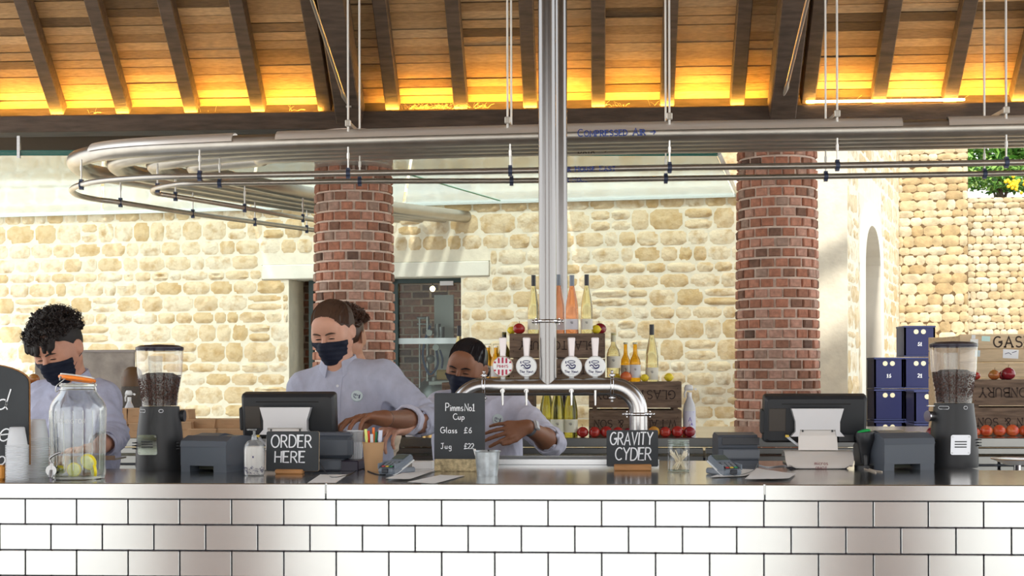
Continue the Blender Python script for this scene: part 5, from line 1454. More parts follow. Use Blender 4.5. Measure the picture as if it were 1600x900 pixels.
# ---- cables
def cable(pts, r, mat, label):
    tag(MB().tube(cat_rom([on(x, y) + V(0, 0, r + z) for x, y, z in pts], 6), r, 6).build('cable', mat, smooth=True), label, 'cable')
cable([(498, 736, .03), (510, 741, .0), (521, 747, 0), (545, 742, 0), (556, 735, .0), (560, 727, .02)], .0018, black, 'thin black cable looping on the counter behind the ORDER HERE board')
cable([(561, 728, .0), (575, 737, 0), (590, 742, 0), (602, 742, .0)], .0018, black, 'thin black cable running past the pen pot to the card machine')
cable([(1183, 729, .01), (1178, 735, 0), (1165, 741, 0), (1150, 744, 0), (1140, 745, .01)], .0018, black, 'thin black cable from the right card machine towards the till')
cable([(1186, 728, .0), (1200, 731, 0), (1225, 729, 0), (1245, 731, .0)], .0025, M('white_cable', (.6, .62, .66), .4), 'pale cable beside the till with the curled metal stand')
cable([(1335, 728, .0), (1350, 731, 0), (1365, 736, 0), (1378, 738, .0)], .0022, M('beige_cable', (.55, .48, .40), .5), 'beige cable running under the right receipt printer')
cable([(1337, 731, .0), (1352, 734, 0), (1368, 739, 0)], .0022, M('beige_cable', (.55, .48, .40), .5), 'second beige cable in front of the scanner stand')
cable([(322, 728, .0), (335, 733, 0), (352, 731, 0), (376, 731, .0), (384, 733, 0)], .0018, M('beige_cable', (.55, .48, .40), .5), 'pale cable trailing from the left receipt printer')

# ================================================================== BACK COUNTER GOODS
def spot(px, py, dy=0):
    return away(on(px, py), dy)
# ---- crates
def crate(x0, x1, ytop, ybase, Z, label, texts=((), ()), depth=.31, dark=False, tone=crate_m, ysplit=None):
    c = U((x0 + x1) / 2, 600, Z); s = Z / F_PX; zt_, zb_ = U((x0 + x1) / 2, ytop, Z).z, U((x0 + x1) / 2, ybase, Z).z
    w = (x1 - x0) * s; h = zt_ - zb_
    t = thing('apple_crate', label, 'crate', (c.x, c.y + depth / 2, zb_))
    gap = .012; bh = (h - gap) / 2
    if ysplit: 
        gap = (ysplit[1] - ysplit[0]) * s
    zs = [(0, bh), (bh + gap, h)]
    if ysplit: zs = [(0, zt_ - h - zb_ + (ybase - ysplit[1]) * s), ((ybase - ysplit[0]) * s, h)]
    for k, (a, b) in enumerate(zs):
        for sy in (-1, 1):
            m = MB(); m.box((0, sy * (depth / 2 - .006), (a + b) / 2), (w, .012, b - a), bev=.002); pl = m.build('side_board', tone, t)
            if sy < 0 and texts[k]:
                txt, hh, ser = texts[k]
                m = MB(); write(m, txt, 0, (a + b) / 2 - hh / 2, hh, hh * .13, lambda x, z: V(x, -depth / 2 - .0008, z), centre=True, flip=True, serif=.1, gap=.24); m.build('stencil_lettering', ink, pl)
        for sx in (-1, 1): MB().box((sx * (w / 2 - .009), 0, (a + b) / 2), (.018, depth - .026, b - a), bev=.002).build('end_board', tone, t)
    for sx in (-1, 1):
        for sy in (-1, 1): MB().box((sx * (w / 2 - .03), sy * (depth / 2 - .024), h / 2), (.022, .022, h - .004)).build('corner_post', tone, t)
    MB().box((0, 0, h - .006), (w - .004, depth - .004, .012)).build('base_board', tone, t)
    m = MB()
    for x in (-w / 2 + .02, w / 2 - .02):
        for z in (h * .12, h * .36, h * .64, h * .88): m.cyl((x, -depth / 2 + .002, z), (x, -depth / 2 - .001, z), .003, n=6)
    m.build('nails', M('rusty_nail', (.07, .04, .03), .8), t)
    return t
GL = ('GLASTONBURY', .048, 1); WA = ('W.T.ALLEN & SON', .040, 1)
crate(920, 1064.5, 596.5, 683, 7.22, 'upturned apple crate stencilled upside down, standing right of the tall bottles', (('W.T.ALLEN & SON', .036, 1), ('GLASTONBURY', .042, 1)), ysplit=(637, 641))
crate(690, 834, 597.5, 683, 7.30, 'upturned apple crate on the back counter behind the woman', (('W.T.ALLEN & SON', .036, 1), ('GLASTONBURY', .042, 1)), ysplit=(638, 642))
crate(796, 945.5, 521, 597, 7.26, 'upturned apple crate bridging the two lower crates behind the taps', (('W.T.ALLEN & SON', .034, 1), ('GLASTONBURY', .040, 1)), ysplit=(558.5, 561))
crate(1519, 1680, 593.5, 682, 7.26, 'upturned apple crate at the right end carrying three apples', (('W.T.ALLEN & SON', .040, 1), ('GLASTONBURY', .046, 1)), ysplit=(633, 637))
crate(-92, 62, 600, 683, 7.3, 'upturned apple crate behind the round-topped chalkboard', ((), ()), ysplit=(640, 644))
# ---- apples and lemons
skin_tints = [(.30, .008, .012), (.40, .02, .02), (.45, .06, .03), (.60, .34, .06), (.50, .12, .03)]
am = {}
def apple_mat(k):
    cols = {'red': ((.33, .010, .016), (.46, .05, .03)), 'dark': ((.16, .006, .018), (.30, .02, .03)), 'gold': ((.62, .36, .05), (.55, .18, .04)), 'brown': ((.36, .20, .05), (.42, .10, .03)), 'bright': ((.55, .03, .02), (.75, .22, .06))}
    a, b = cols[k]; return M('apple_' + k, a, .25, coat=.2, var=1., vscale=14, col2=b)
ap_me = {}
def apple(px, py, Z, w, kind, label, zbase=None, group=None, stem=True):
    s = Z / F_PX; r = w * s / 2; c = U(px, py, Z)
    t = None
    m = MB(); prof = []
    for i in range(13):
        a = PI * i / 12; rr = math.sin(a) * (1 + .06 * math.cos(a)); z = -math.cos(a)
        z2 = z * .88
        if i == 12: z2, rr = .62, .0005
        elif i == 11: z2, rr = .86, .30
        elif i == 0: z2, rr = -.72, .0005
        elif i == 1: z2 = -.86
        prof.append((max(rr, .0005) * r, z2 * r))
    o = m.lathe(prof, 20).build('apple', apple_mat(kind), smooth=True)
    for v in o.data.vertices:
        f = 1 + .03 * math.sin(3 * math.atan2(v.co.y, v.co.x) + px); v.co.x *= f; v.co.y *= f
    z = (zbase if zbase is not None else CT) + .86 * r
    o.location = (c.x, c.y, z); o.rotation_euler = (random.uniform(-.15, .15), random.uniform(-.15, .15), random.uniform(0, 6))
    tag(o, label, 'apple', group)
    if stem: MB().tube([V(0, 0, r * .6), V(.001, 0, r * 1.0), V(.004, 0, r * 1.28)], .0013, 5).build('stem', M('apple_stem', (.16, .10, .04), .8), o)
    return o
def lemon(px, py, Z, w, label, zbase, rot=0., green=False):
    s = Z / F_PX; r = w * s / 2; c = U(px, py, Z)
    m = MB(); prof = [(.0005, -1.22), (.10, -1.16), (.22, -1.04), (.55, -.86), (.86, -.5), (.96, 0), (.86, .5), (.55, .86), (.22, 1.05), (.10, 1.18), (.0005, 1.22)]
    o = m.lathe([(a * r * .92, b * r * .88) for a, b in prof], 18, R=RY(90) @ RX(rot)).build('lemon', M('lemon_skin', (.86, .68, .03), .42, bump=.3, bscale=180), smooth=True)
    o.location = (c.x, c.y, zbase + .88 * r); tag(o, label, 'lemon'); o.rotation_euler = (0, 0, math.radians(rot))
    return o
zA = U(870, 521, 7.26).z; zL = U(990, 596.5, 7.22).z; zL2 = U(760, 597.5, 7.3).z; zR = U(1590, 593.5, 7.26).z; zE = U(0, 600, 7.3).z
apple(811, 510, 7.33, 19, 'red', 'red apple beside the left bottle on the top crate', zA)
lemon(799.5, 515, 7.40, 14, 'yellow lemon half hidden behind the red apple on the top crate', zA, 60)
apple(937.5, 512, 7.46, 20, 'dark', 'dark red apple behind a lemon on the top crate', zA)
lemon(931.5, 513, 7.36, 16, 'yellow lemon in front of the dark apple on the top crate', zA, 5)
apple(978, 590, 7.30, 18, 'bright', 'orange red apple before the short beer bottles', zL)
lemon(1007, 591, 7.30, 13.5, 'round lemon between the beer bottles and the tall wine bottle', zL, 70)
lemon(1045, 590.5, 7.32, 15, 'round lemon alone near the end of the right lower crate', zL, 65)
lemon(962, 594, 7.34, 15, 'lemon tucked behind the steel pipe clamp at the squat bottle', zL, 0)
apple(1524.5, 588, 7.4, 14, 'red', 'red apple half hidden behind the right grinder hopper', zR)
apple(1553.5, 588, 7.35, 18, 'brown', 'golden brown apple on the right end crate', zR)
apple(1568, 584, 7.50, 16, 'dark', 'dark apple behind the large one on the right end crate', zR)
apple(1575.5, 587, 7.35, 22, 'dark', 'large dark red apple with long stem on the right end crate', zR)
apple(1497, 588, 7.45, 11, 'gold', 'small yellow apple seen through the right grinder hopper', zR if False else zR)
apple(53, 591, 7.4, 18, 'brown', 'golden brown apple on the crate behind the chalkboard', zE)
apple(73, 592, 7.43, 14, 'dark', 'dark apple behind the young man with curly hair', zE) .location.x = U(59, 592, 7.6).x
rowa = [(910, 18.5, 'red', 'first apple of the row, beside the tall bottles'), (928.5, 18.5, 'red', 'second apple of the row, beside the tall bottles'), (947.5, 19.5, 'red', 'third apple of the row, above the word GRAVITY'), (965.5, 18, 'red', 'fourth apple of the row, above the word GRAVITY'), (981, 16, 'dark', 'dark apple half hidden by the steel leg of the font'),
        (1021.5, 19, 'gold', 'yellow apple standing in the row of red ones'), (1039.5, 18, 'red', 'red apple next to the yellow one'), (1058, 19.5, 'red', 'large red apple below the lower crate end'), (1077, 18.5, 'dark', 'last dark red apple of the row beside the spray bottle'), (1069, 17, 'bright', 'red apple peeping out behind the last two of the row'),
        (804, 18, 'red', 'red apple behind the woman\'s watch wrist'), (1524, 15, 'bright', 'red and yellow apple beside the right grinder base'), (1541, 20, 'bright', 'red and yellow apple second from the right grinder'), (1561, 20, 'bright', 'red apple third from the right grinder'), (1581.5, 20.5, 'bright', 'red apple fourth from the right grinder'), (1601, 19, 'bright', 'red apple cut by the right edge'), (1455, 16, 'dark', 'dark apple showing left of the right grinder')]
for px, w, kd, lab in rowa:
    Z = 7.12 if px != 1069 else 7.19
    apple(px, 675, Z, w, kd, lab, CT)
# ---- bottles
def bottle(px, ytop, ybase, Z, wpx, kind, liquid, cap, label, zbase, capcol=(.02, .02, .025), lab_h=(.10, .26), labcol=(.74, .72, .62), mark=True, capped=True):
    s = Z / F_PX; c = U(px, 600, Z); H = U(px, ytop, Z).z - zbase; R_ = wpx * s / 2
    t = thing('bottle', label, 'bottle', (c.x, c.y, zbase))
    if kind == 'tall': pr = [(.9, 0), (1, .01), (1, .34), (.97, .45), (.86, .55), (.66, .66), (.46, .76), (.36, .82), (.33, .86), (.33, .985)]
    elif kind == 'beer': pr = [(.9, 0), (1, .012), (1, .48), (.92, .56), (.62, .64), (.44, .70), (.38, .80), (.36, .95), (.42, .96), (.42, .99)]
    elif kind == 'flip': pr = [(.9, 0), (1, .012), (1, .52), (.9, .60), (.6, .70), (.42, .76), (.38, .84), (.40, .90)]
    elif kind == 'squat': pr = [(.92, 0), (1, .01), (1, .50), (.97, .58), (.8, .66), (.52, .72), (.36, .77), (.32, .82), (.32, .94), (.38, .95), (.38, .99)]
    prof = [(.0005, .004)] + [(a * R_, b * H) for a, b in pr]
    MB().lathe(prof, 24).build('glass_body', M('bottle_' + liquid[0], liquid[1], .04, trans=liquid[2], ior=1.12, spec=.8, coat=.5) if True else clear, t, smooth=True)
    if capped:
        if kind in ('tall', 'squat'):
            MB().cyl((0, 0, H * .815), (0, 0, H), R_ * .37, n=16).build('cap', M('cap_' + cap, capcol, .35), t, smooth=True)
        elif kind == 'flip':
            m = MB(); m.cyl((0, 0, H * .90), (0, 0, H * .94), R_ * .35, n=10)
            for sg in (-1, 1): m.tube([V(sg * R_ * .42, 0, H * .80), V(sg * R_ * .5, 0, H * .90), V(sg * R_ * .62, 0, H * .985)], .001, 4)
            m.tube([V(-R_ * .62, 0, H * .985), V(R_ * .62, 0, H * .985)], .0012, 4); m.build('swing_cap', wire, t)
        else: MB().cyl((0, 0, H * .955), (0, 0, H), R_ * .44, n=14).build('cap', M('cap_clear', (.62, .58, .45), .3), t, smooth=True)
    a, b = lab_h; m = MB(); m.lathe([(R_ * 1.012, H * a), (R_ * 1.012, H * b)], 18, a0=PI * 1.05, a1=PI * 1.95); lb = m.build('label', M('paper_label_%d' % int(labcol[2] * 100), labcol, .6), t, smooth=True)
    if mark:
        m = MB(); zc_ = H * (a + (b - a) * .62)
        f = lambda x, z: V(R_ * 1.03 * math.sin(x / R_), -R_ * 1.03 * math.cos(x / R_), zc_ + z)
        newt(m, f, R_ * .34); m.build('emblem', M('emblem_ink', (.04, .04, .05), .7), lb)
    return t
PALE = ('pale_wine', (.93, .88, .55), .96); ROSE = ('rose_wine', (.95, .42, .22), .9); AMB = ('amber_cider', (.95, .52, .03), .9); GRN = ('green_glass', (.55, .52, .10), .93)
bottle(834, 430, 521, 7.34, 18.5, 'tall', PALE, 'black', 'tall pale wine bottle left of the steel riser on the top crate', zA, lab_h=(.07, .25))
bottle(873, 429, 521, 7.42, 19, 'tall', ROSE, 'grey', 'rose wine bottle with grey cap directly beside the steel riser', zA, capcol=(.22, .26, .32), lab_h=(.07, .25), labcol=(.70, .68, .74))
bottle(894, 430, 521, 7.34, 20, 'tall', ROSE, 'grey', 'rose wine bottle with grey cap standing free on the top crate', zA, capcol=(.22, .26, .32), lab_h=(.07, .25), labcol=(.70, .68, .74))
bottle(917, 429, 521, 7.34, 19, 'tall', PALE, 'black', 'tall pale wine bottle beside the lemon on the top crate', zA, lab_h=(.07, .25))
bottle(958.5, 520, 594, 7.32, 21, 'squat', PALE, 'clear', 'squat pale bottle with grey label left of two small beers', zL, capcol=(.60, .58, .40), lab_h=(.28, .52), labcol=(.62, .62, .62))
bottle(977.5, 535, 597, 7.42, 15, 'beer', AMB, 'x', 'small amber bottle behind the orange red apple', zL, lab_h=(.15, .42), labcol=(.70, .70, .72))
bottle(992.5, 535, 597, 7.32, 17, 'beer', AMB, 'x', 'small amber bottle nearest the tall wine bottle', zL, lab_h=(.10, .43), labcol=(.70, .70, .72))
bottle(1018.5, 507, 597, 7.34, 20, 'tall', PALE, 'black', 'tall pale wine bottle standing on the right lower crate', zL, lab_h=(.03, .245))
bottle(717.5, 509, 597, 7.4, 19, 'tall', PALE, 'black', 'tall black-capped wine bottle rising behind the woman\'s hair', zL2)
bottle(762.5, 537, 597, 7.42, 17, 'flip', AMB, 'x', 'swing-top amber bottle beside the woman\'s head', zL2, lab_h=(.14, .42), labcol=(.70, .70, .72))
bottle(775, 537, 597, 7.36, 16, 'flip', AMB, 'x', 'swing-top amber bottle behind the striped tap badge', zL2, lab_h=(.14, .42), labcol=(.70, .70, .72))
bottle(788, 519, 597, 7.40, 19, 'squat', ('olive_glass', (.30, .26, .05), .6), 'olive', 'dark olive bottle behind the striped tap handle', zL2, capcol=(.05, .05, .04), lab_h=(.2, .5))
for px, lab in ((854, 'tall green-tinted bottle half behind the woman\'s sleeve, under the taps'), (871, 'tall green-tinted bottle standing in the middle of three under the taps'), (891.5, 'tall green-tinted bottle nearest the row of apples, under the taps')):
    bottle(px, 590, 682, 7.14 if px != 854 else 7.2, 22, 'tall', GRN, 'black', lab, CT, lab_h=(.08, .30), labcol=(.72, .72, .58))
# ---- trigger spray
def spray(px, ytop, ybase, Z, label, wpx=20, marks=True):
    s = Z / F_PX; c = U(px, 600, Z); H = (ybase - ytop) * s; R_ = wpx * s / 2
    zb = U(px, ybase, Z).z if ybase < 600 else CT
    t = thing('spray_bottle', label, 'spray bottle', (c.x, c.y, CT)); H = U(px, ytop, Z).z - CT
    body = M('milky_plastic', (.78, .80, .84), .35, trans=.25)
    MB().lathe([(.0005, .002), (R_ * .95, 0), (R_, .008), (R_, H * .50), (R_ * .8, H * .62), (R_ * .42, H * .72), (R_ * .36, H * .76)], 20).build('bottle_body', body, t, smooth=True)
    m = MB(); m.cyl((0, 0, H * .74), (0, 0, H * .84), R_ * .38, n=12); m.box((-R_ * .1, 0, H * .93), (R_ * 1.5, R_ * .5, H * .11), bev=.006, taper=(.8, .8)); m.tube([V(-R_ * .5, 0, H * .9), V(-R_ * .75, 0, H * .82), V(-R_ * .7, 0, H * .74)], [.006, .005, .004], 8)
    m.box((R_ * .95, 0, H * .90), (R_ * .4, R_ * .3, H * .04), R=RY(25)); m.build('trigger_head', white_gl, t, smooth=True)
    if marks:
        m = MB(); m.lathe([(R_ * 1.01, H * .12), (R_ * 1.01, H * .48)], 16, a0=PI * 1.15, a1=PI * 1.85); lb = m.build('label', M('label_lilac', (.70, .72, .86), .5), t, smooth=True)
        f = lambda x, z: V(R_ * 1.02 * math.sin(x / R_), -R_ * 1.02 * math.cos(x / R_), z)
        m = MB(); rib(m, [(-R_ * .6, H * .46), (R_ * .6, H * .46)], .008, f); rib(m, [(-R_ * .6, H * .14), (R_ * .6, H * .14)], .004, f); write(m, 'A', -.006, H * .28, .02, .003, f); write(m, 'A', .005, H * .20, .014, .003, f); m.build('label_print', M('violet_print', (.14, .08, .45), .5), lb)
    return t
spray(1077, 600, 676, 7.25, 'white trigger spray bottle standing at the end of the apples')
spray(202, 609, 676, 7.5, 'white trigger spray bottle partly hidden by the left coffee grinder', wpx=17, marks=False)
# ---- kraft food boxes
def kbox(px0, px1, y0, y1, Z, label, fan=False, group=None):
    s = Z / F_PX; c = U((px0 + px1) / 2, 600, Z); z1, z0 = U(0, y0, Z).z, U(0, y1, Z).z
    z1 = CAM + (HOR - y0) * s; z0 = max(CT, CAM + (HOR - y1) * s)
    w = (px1 - px0) * s; h = z1 - z0; d = .13
    o = MB().box((0, 0, h / 2), (w, d, h - .001), taper=(.9, .92) if not fan else (1.12, 1.1)).build('food_box', kraft); o.location = (c.x, c.y + d / 2, z0)
    MB().box((0, 0, h - .001), (w * (.94 if not fan else 1.14), d * (.96 if not fan else 1.12), .004)).build('lid_flap', M('kraft_lid', (.58, .38, .22), .75), o)
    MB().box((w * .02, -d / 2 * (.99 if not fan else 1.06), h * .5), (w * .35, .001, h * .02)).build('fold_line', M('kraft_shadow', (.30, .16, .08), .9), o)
    tag(o, label, 'box', 'kraft food boxes'); return o
for a, b, y0, y1, Z, lab, fan in ((181, 199, 661, 683, 7.15, 'kraft box at floor of the stack behind the young man\'s sleeve', False), (199, 222, 660, 683, 7.15, 'kraft box low beside the left grinder base', False), (222, 248, 660, 683, 7.15, 'kraft box hidden behind the left grinder, bottom row', False), (248, 274, 660, 683, 7.15, 'kraft box mostly hidden by the left grinder', False), (274, 299, 658, 683, 7.15, 'kraft box showing just right of the left grinder, bottom row', False),
        (183, 198, 637, 661, 7.2, 'kraft box on top beside the young man\'s shoulder', False), (198, 222, 637, 660, 7.2, 'kraft box on top, touching the left grinder', False), (222, 250, 637, 660, 7.2, 'kraft box on top hidden behind the left grinder', False), (272, 295, 639, 658, 7.2, 'kraft box on top just right of the left grinder', False),
        (297, 336, 669, 684, 7.15, 'open kraft tray in the bottom row above the left printer', True), (338, 381, 669, 684, 7.15, 'open kraft tray in the bottom row next to the till', True), (296, 335, 654, 669, 7.2, 'open kraft tray in the top row above the left printer', True), (335, 379, 654, 669, 7.2, 'open kraft tray in the top row next to the till', True)):
    kbox(a, b, y0, y1, Z, lab, fan)
# ---- paper bags, brass tin
rn = random.Random(12)
for i in range(5):
    px = 618 + i * 8; p = spot(px, 681.5); p.z = CT + .003 + i * .0085
    m = MB(); n = 6; vs = [V(-.11 + .22 * a / n, -.07 + .14 * b / n, rn.uniform(-.001, .001)) for b in range(n + 1) for a in range(n + 1)]
    m.add(vs + [v + V(0, 0, .006) for v in vs], [f for b in range(n) for a in range(n) for f in ((b * (n + 1) + a, (b + 1) * (n + 1) + a, (b + 1) * (n + 1) + a + 1, b * (n + 1) + a + 1),)] + [tuple(49 + k for k in (b * (n + 1) + a, b * (n + 1) + a + 1, (b + 1) * (n + 1) + a + 1, (b + 1) * (n + 1) + a)) for b in range(n) for a in range(n)])
    o = m.build('paper_bag', M('brown_bag', (.30, .20, .11), .7), None); o.location = p + V(0, .09, 0); o.rotation_euler = (0, 0, rn.uniform(-.3, .3)); tag(o, 'flat brown paper bag in the untidy pile behind the pen pot', 'paper bag', 'paper bags behind the pen pot')
p = spot(668, 682); s = 7.2 / F_PX
o = MB().lathe([(.0005, .001), (10 * s, 0), (10 * s, 15.5 * s), (9.5 * s, 15.5 * s), (9.4 * s, .004), (.0005, .004)], 24).build('brass_tin', M('brass', (.55, .36, .14), .3, .9), smooth=True); o.location = away(p, .05); tag(o, 'open brass tin beside the paper bags on the back counter', 'tin')
o = MB().box((0, 0, .002), (.13, .10, .004)).build('napkin', paper); o.location = spot(654, 681) + V(0, .02, 0); tag(o, 'folded white napkin in front of the brass tin', 'napkin')
# ---- grey board and dark basket behind the young man
c = U(133, 600, 8.2); s = 8.2 / F_PX
t = thing('stone_panel', 'pale grey weathered panel leaning behind the young man with curly hair', 'panel', (c.x, c.y, CT))
MB().box((0, 0, (CAM - CT + 33 * s) / 2), (158 * s, .03, CAM - CT + 33 * s), bev=.004).build('slab', M('weathered_grey', (.46, .41, .36), .85, var=.45, vscale=9, bump=.3, bscale=20), t)
MB().box((0, -.002, CAM - CT + 33 * s), (160 * s, .04, .014)).build('top_rail', M('grey_rail', (.36, .32, .30), .6), t)
c = U(207, 600, 7.75); s = 7.75 / F_PX
t = thing('dark_basket', 'round-topped dark basket half hidden by the left coffee grinder', 'basket', (c.x, c.y, CT))
m = MB(); m.lathe([(.0005, .0), (16 * s, 0), (18 * s, .06), (17 * s, CAM - CT - 24 * s), (16 * s, CAM - CT - 20 * s)], 24); m.build('basket_body', M('dark_wicker', (.10, .085, .07), .8, bump=.8, bscale=70), t, smooth=True)
m = MB(); m.lathe([(17 * s, CAM - CT - 22 * s), (16.5 * s, CAM - CT - 8 * s), (13 * s, CAM - CT + 3 * s), (7 * s, CAM - CT + 8 * s), (.0005, CAM - CT + 9 * s)], 24); m.build('domed_lid', M('brown_dome', (.13, .07, .03), .45), t, smooth=True)
# ---- blue crates in the yard
blue_c = M('dark_blue_plastic', (.018, .022, .085), .5)
def bcrate(px0, px1, Z, z0, h, label, num, group):
    c = U((px0 + px1) / 2, 600, Z); s = Z / F_PX; w = (px1 - px0) * s; d = .36
    t = thing('plastic_crate', label, 'crate', (c.x, c.y + d / 2, z0), group=group)
    m = MB()
    for sy in (-1, 1): m.box((0, sy * (d / 2 - .008), h / 2), (w, .016, h - .006))
    for sx in (-1, 1): m.box((sx * (w / 2 - .008), 0, h / 2), (.016, d, h - .006))
    m.box((0, 0, .012), (w, d, .012)); m.build('shell', blue_c, t)
    m = MB(); m.box((0, 0, h - .012), (w + .008, d + .008, .014)); m.build('rim', M('blue_rim', (.04, .05, .14), .5), t)
    MB().box((0, 0, .010), (w + .004, d + .004, .010)).build('base_rim', M('blue_rim', (.04, .05, .14), .5), t)
    m = MB()
    for sx in (-1, 1): m.cyl((sx * .034, -d / 2 + .001, h * .80), (sx * .034, -d / 2 - .002, h * .80), .023, n=14)
    m.build('hand_hole', M('pale_hole', (.72, .66, .45), .8), t)
    if num: m = MB(); write(m, num, 0, h * .36, .034, .007, lambda x, z: V(x, -d / 2 - .002, z), centre=True); m.build('number', M('white_print', (.75, .76, .8), .6), t)
    return t
zp = .05
for i in range(6):
    lab = {5: 'topmost dark blue plastic crate of the taller stack in the yard', 4: 'second dark blue crate down of the taller stack, beside the shorter stack', 3: 'third dark blue crate down of the taller stack'}.get(i, 'dark blue crate low in the taller stack, hidden by the counters')
    bcrate(1413.5, 1461, 13.5, zp + i * .301, .301, lab, {5: '61', 4: '21', 3: '12'}.get(i), 'taller stack of blue crates')
for i in range(5):
    lab = {4: 'topmost dark blue plastic crate of the shorter stack in the yard', 3: 'second dark blue crate down of the shorter stack'}.get(i, 'dark blue crate low in the shorter stack, hidden by the counters')
    bcrate(1366.5, 1411, 13.5, zp + i * .301, .301, lab, {4: '16'}.get(i), 'shorter stack of blue crates')
for i in range(4): bcrate(1429, 1480, 12.9, zp + i * .300, .300, ['dark blue crate low in the front stack, hidden by the counters', 'dark blue crate low in the front stack, hidden by the counters', 'dark blue crate low in the front stack, hidden by the counters', 'dark blue crate seen low behind the right grinder, in front of the taller stack'][i], None, 'front stack of blue crates')
c = U(1428, 600, 13.3); tag(MB().box((c.x, c.y + .15, .025), (.70, 1.1, .05)).build('pallet', pale_wood), 'flat wooden pallet under the blue crate stacks', 'pallet')
# ---- wooden yard bin lettered GASK
Zg = 9.6; c = U(1660, 600, Zg); s = Zg / F_PX
t = thing('wooden_bin', 'large pale plank bin lettered GASK behind the right end crate', 'bin', (c.x, c.y, 0))
wb = 316 * s; zz = lambda py: CAM + (578 - py) * s
edges = [(522, 544.5), (546, 565), (566.5, 590), (591.5, 612), (613.5, 640), (641, 668), (669, 700), (701, 740), (741, 780), (781, 880)]
for i, (a, b) in enumerate(edges):
    for yy in (0, .9): 
        z0_ = max(0.02, zz(b)); z1_ = zz(a)
        if z1_ > z0_: MB().box((0, yy, (z0_ + z1_) / 2), (wb, .022, z1_ - z0_), bev=.003).build('plank', pale_wood, t)
for sx in (-1, 1):
    for yy in (.03, .87): MB().box((sx * (wb / 2 - .04), yy, zz(522) / 2), (.07, .05, zz(522) - .01)).build('corner_post', pale_wood, t)
MB().box((-wb / 2 + .01, .45, zz(522) / 2), (.02, .86, zz(522) - .02)).build('end_panel', pale_wood, t)
m = MB(); write(m, 'GASKELL', (1554 - 1660) * s, zz(542), 16 * s * 1.0, 2.3 * s, lambda x, z: V(x, -.0125, z), serif=.1, gap=.3); m.build('lettering', ink, t)
for (px, py, w, h, col) in ((1523, 526, 6, 6, (.75, .76, .76)), (1524, 533, 12, 7, (.8, .8, .78)), (1542, 529, 13, 8, (.55, .78, .74)), (1529, 552, 8, 10, (.62, .72, .76)), (1580, 553, 24, 14, (.82, .83, .86))):
    o = MB().box(((px - 1660) * s, -.0125, zz(py)), (w * s, .001, h * s), R=RY(3)).build('sticker', M('sticker_%d' % px, col, .6), t)
    if px == 1580: m = MB(); rib(m, [((1571 - 1660) * s, zz(553)), ((1577 - 1660) * s, zz(551)), ((1581 - 1660) * s, zz(554))], .004, lambda x, z: V(x, -.0135, z)); rib(m, [((1582 - 1660) * s, zz(551)), ((1589 - 1660) * s, zz(549))], .004, lambda x, z: V(x, -.0135, z)); m.build('scribble', navy, o)
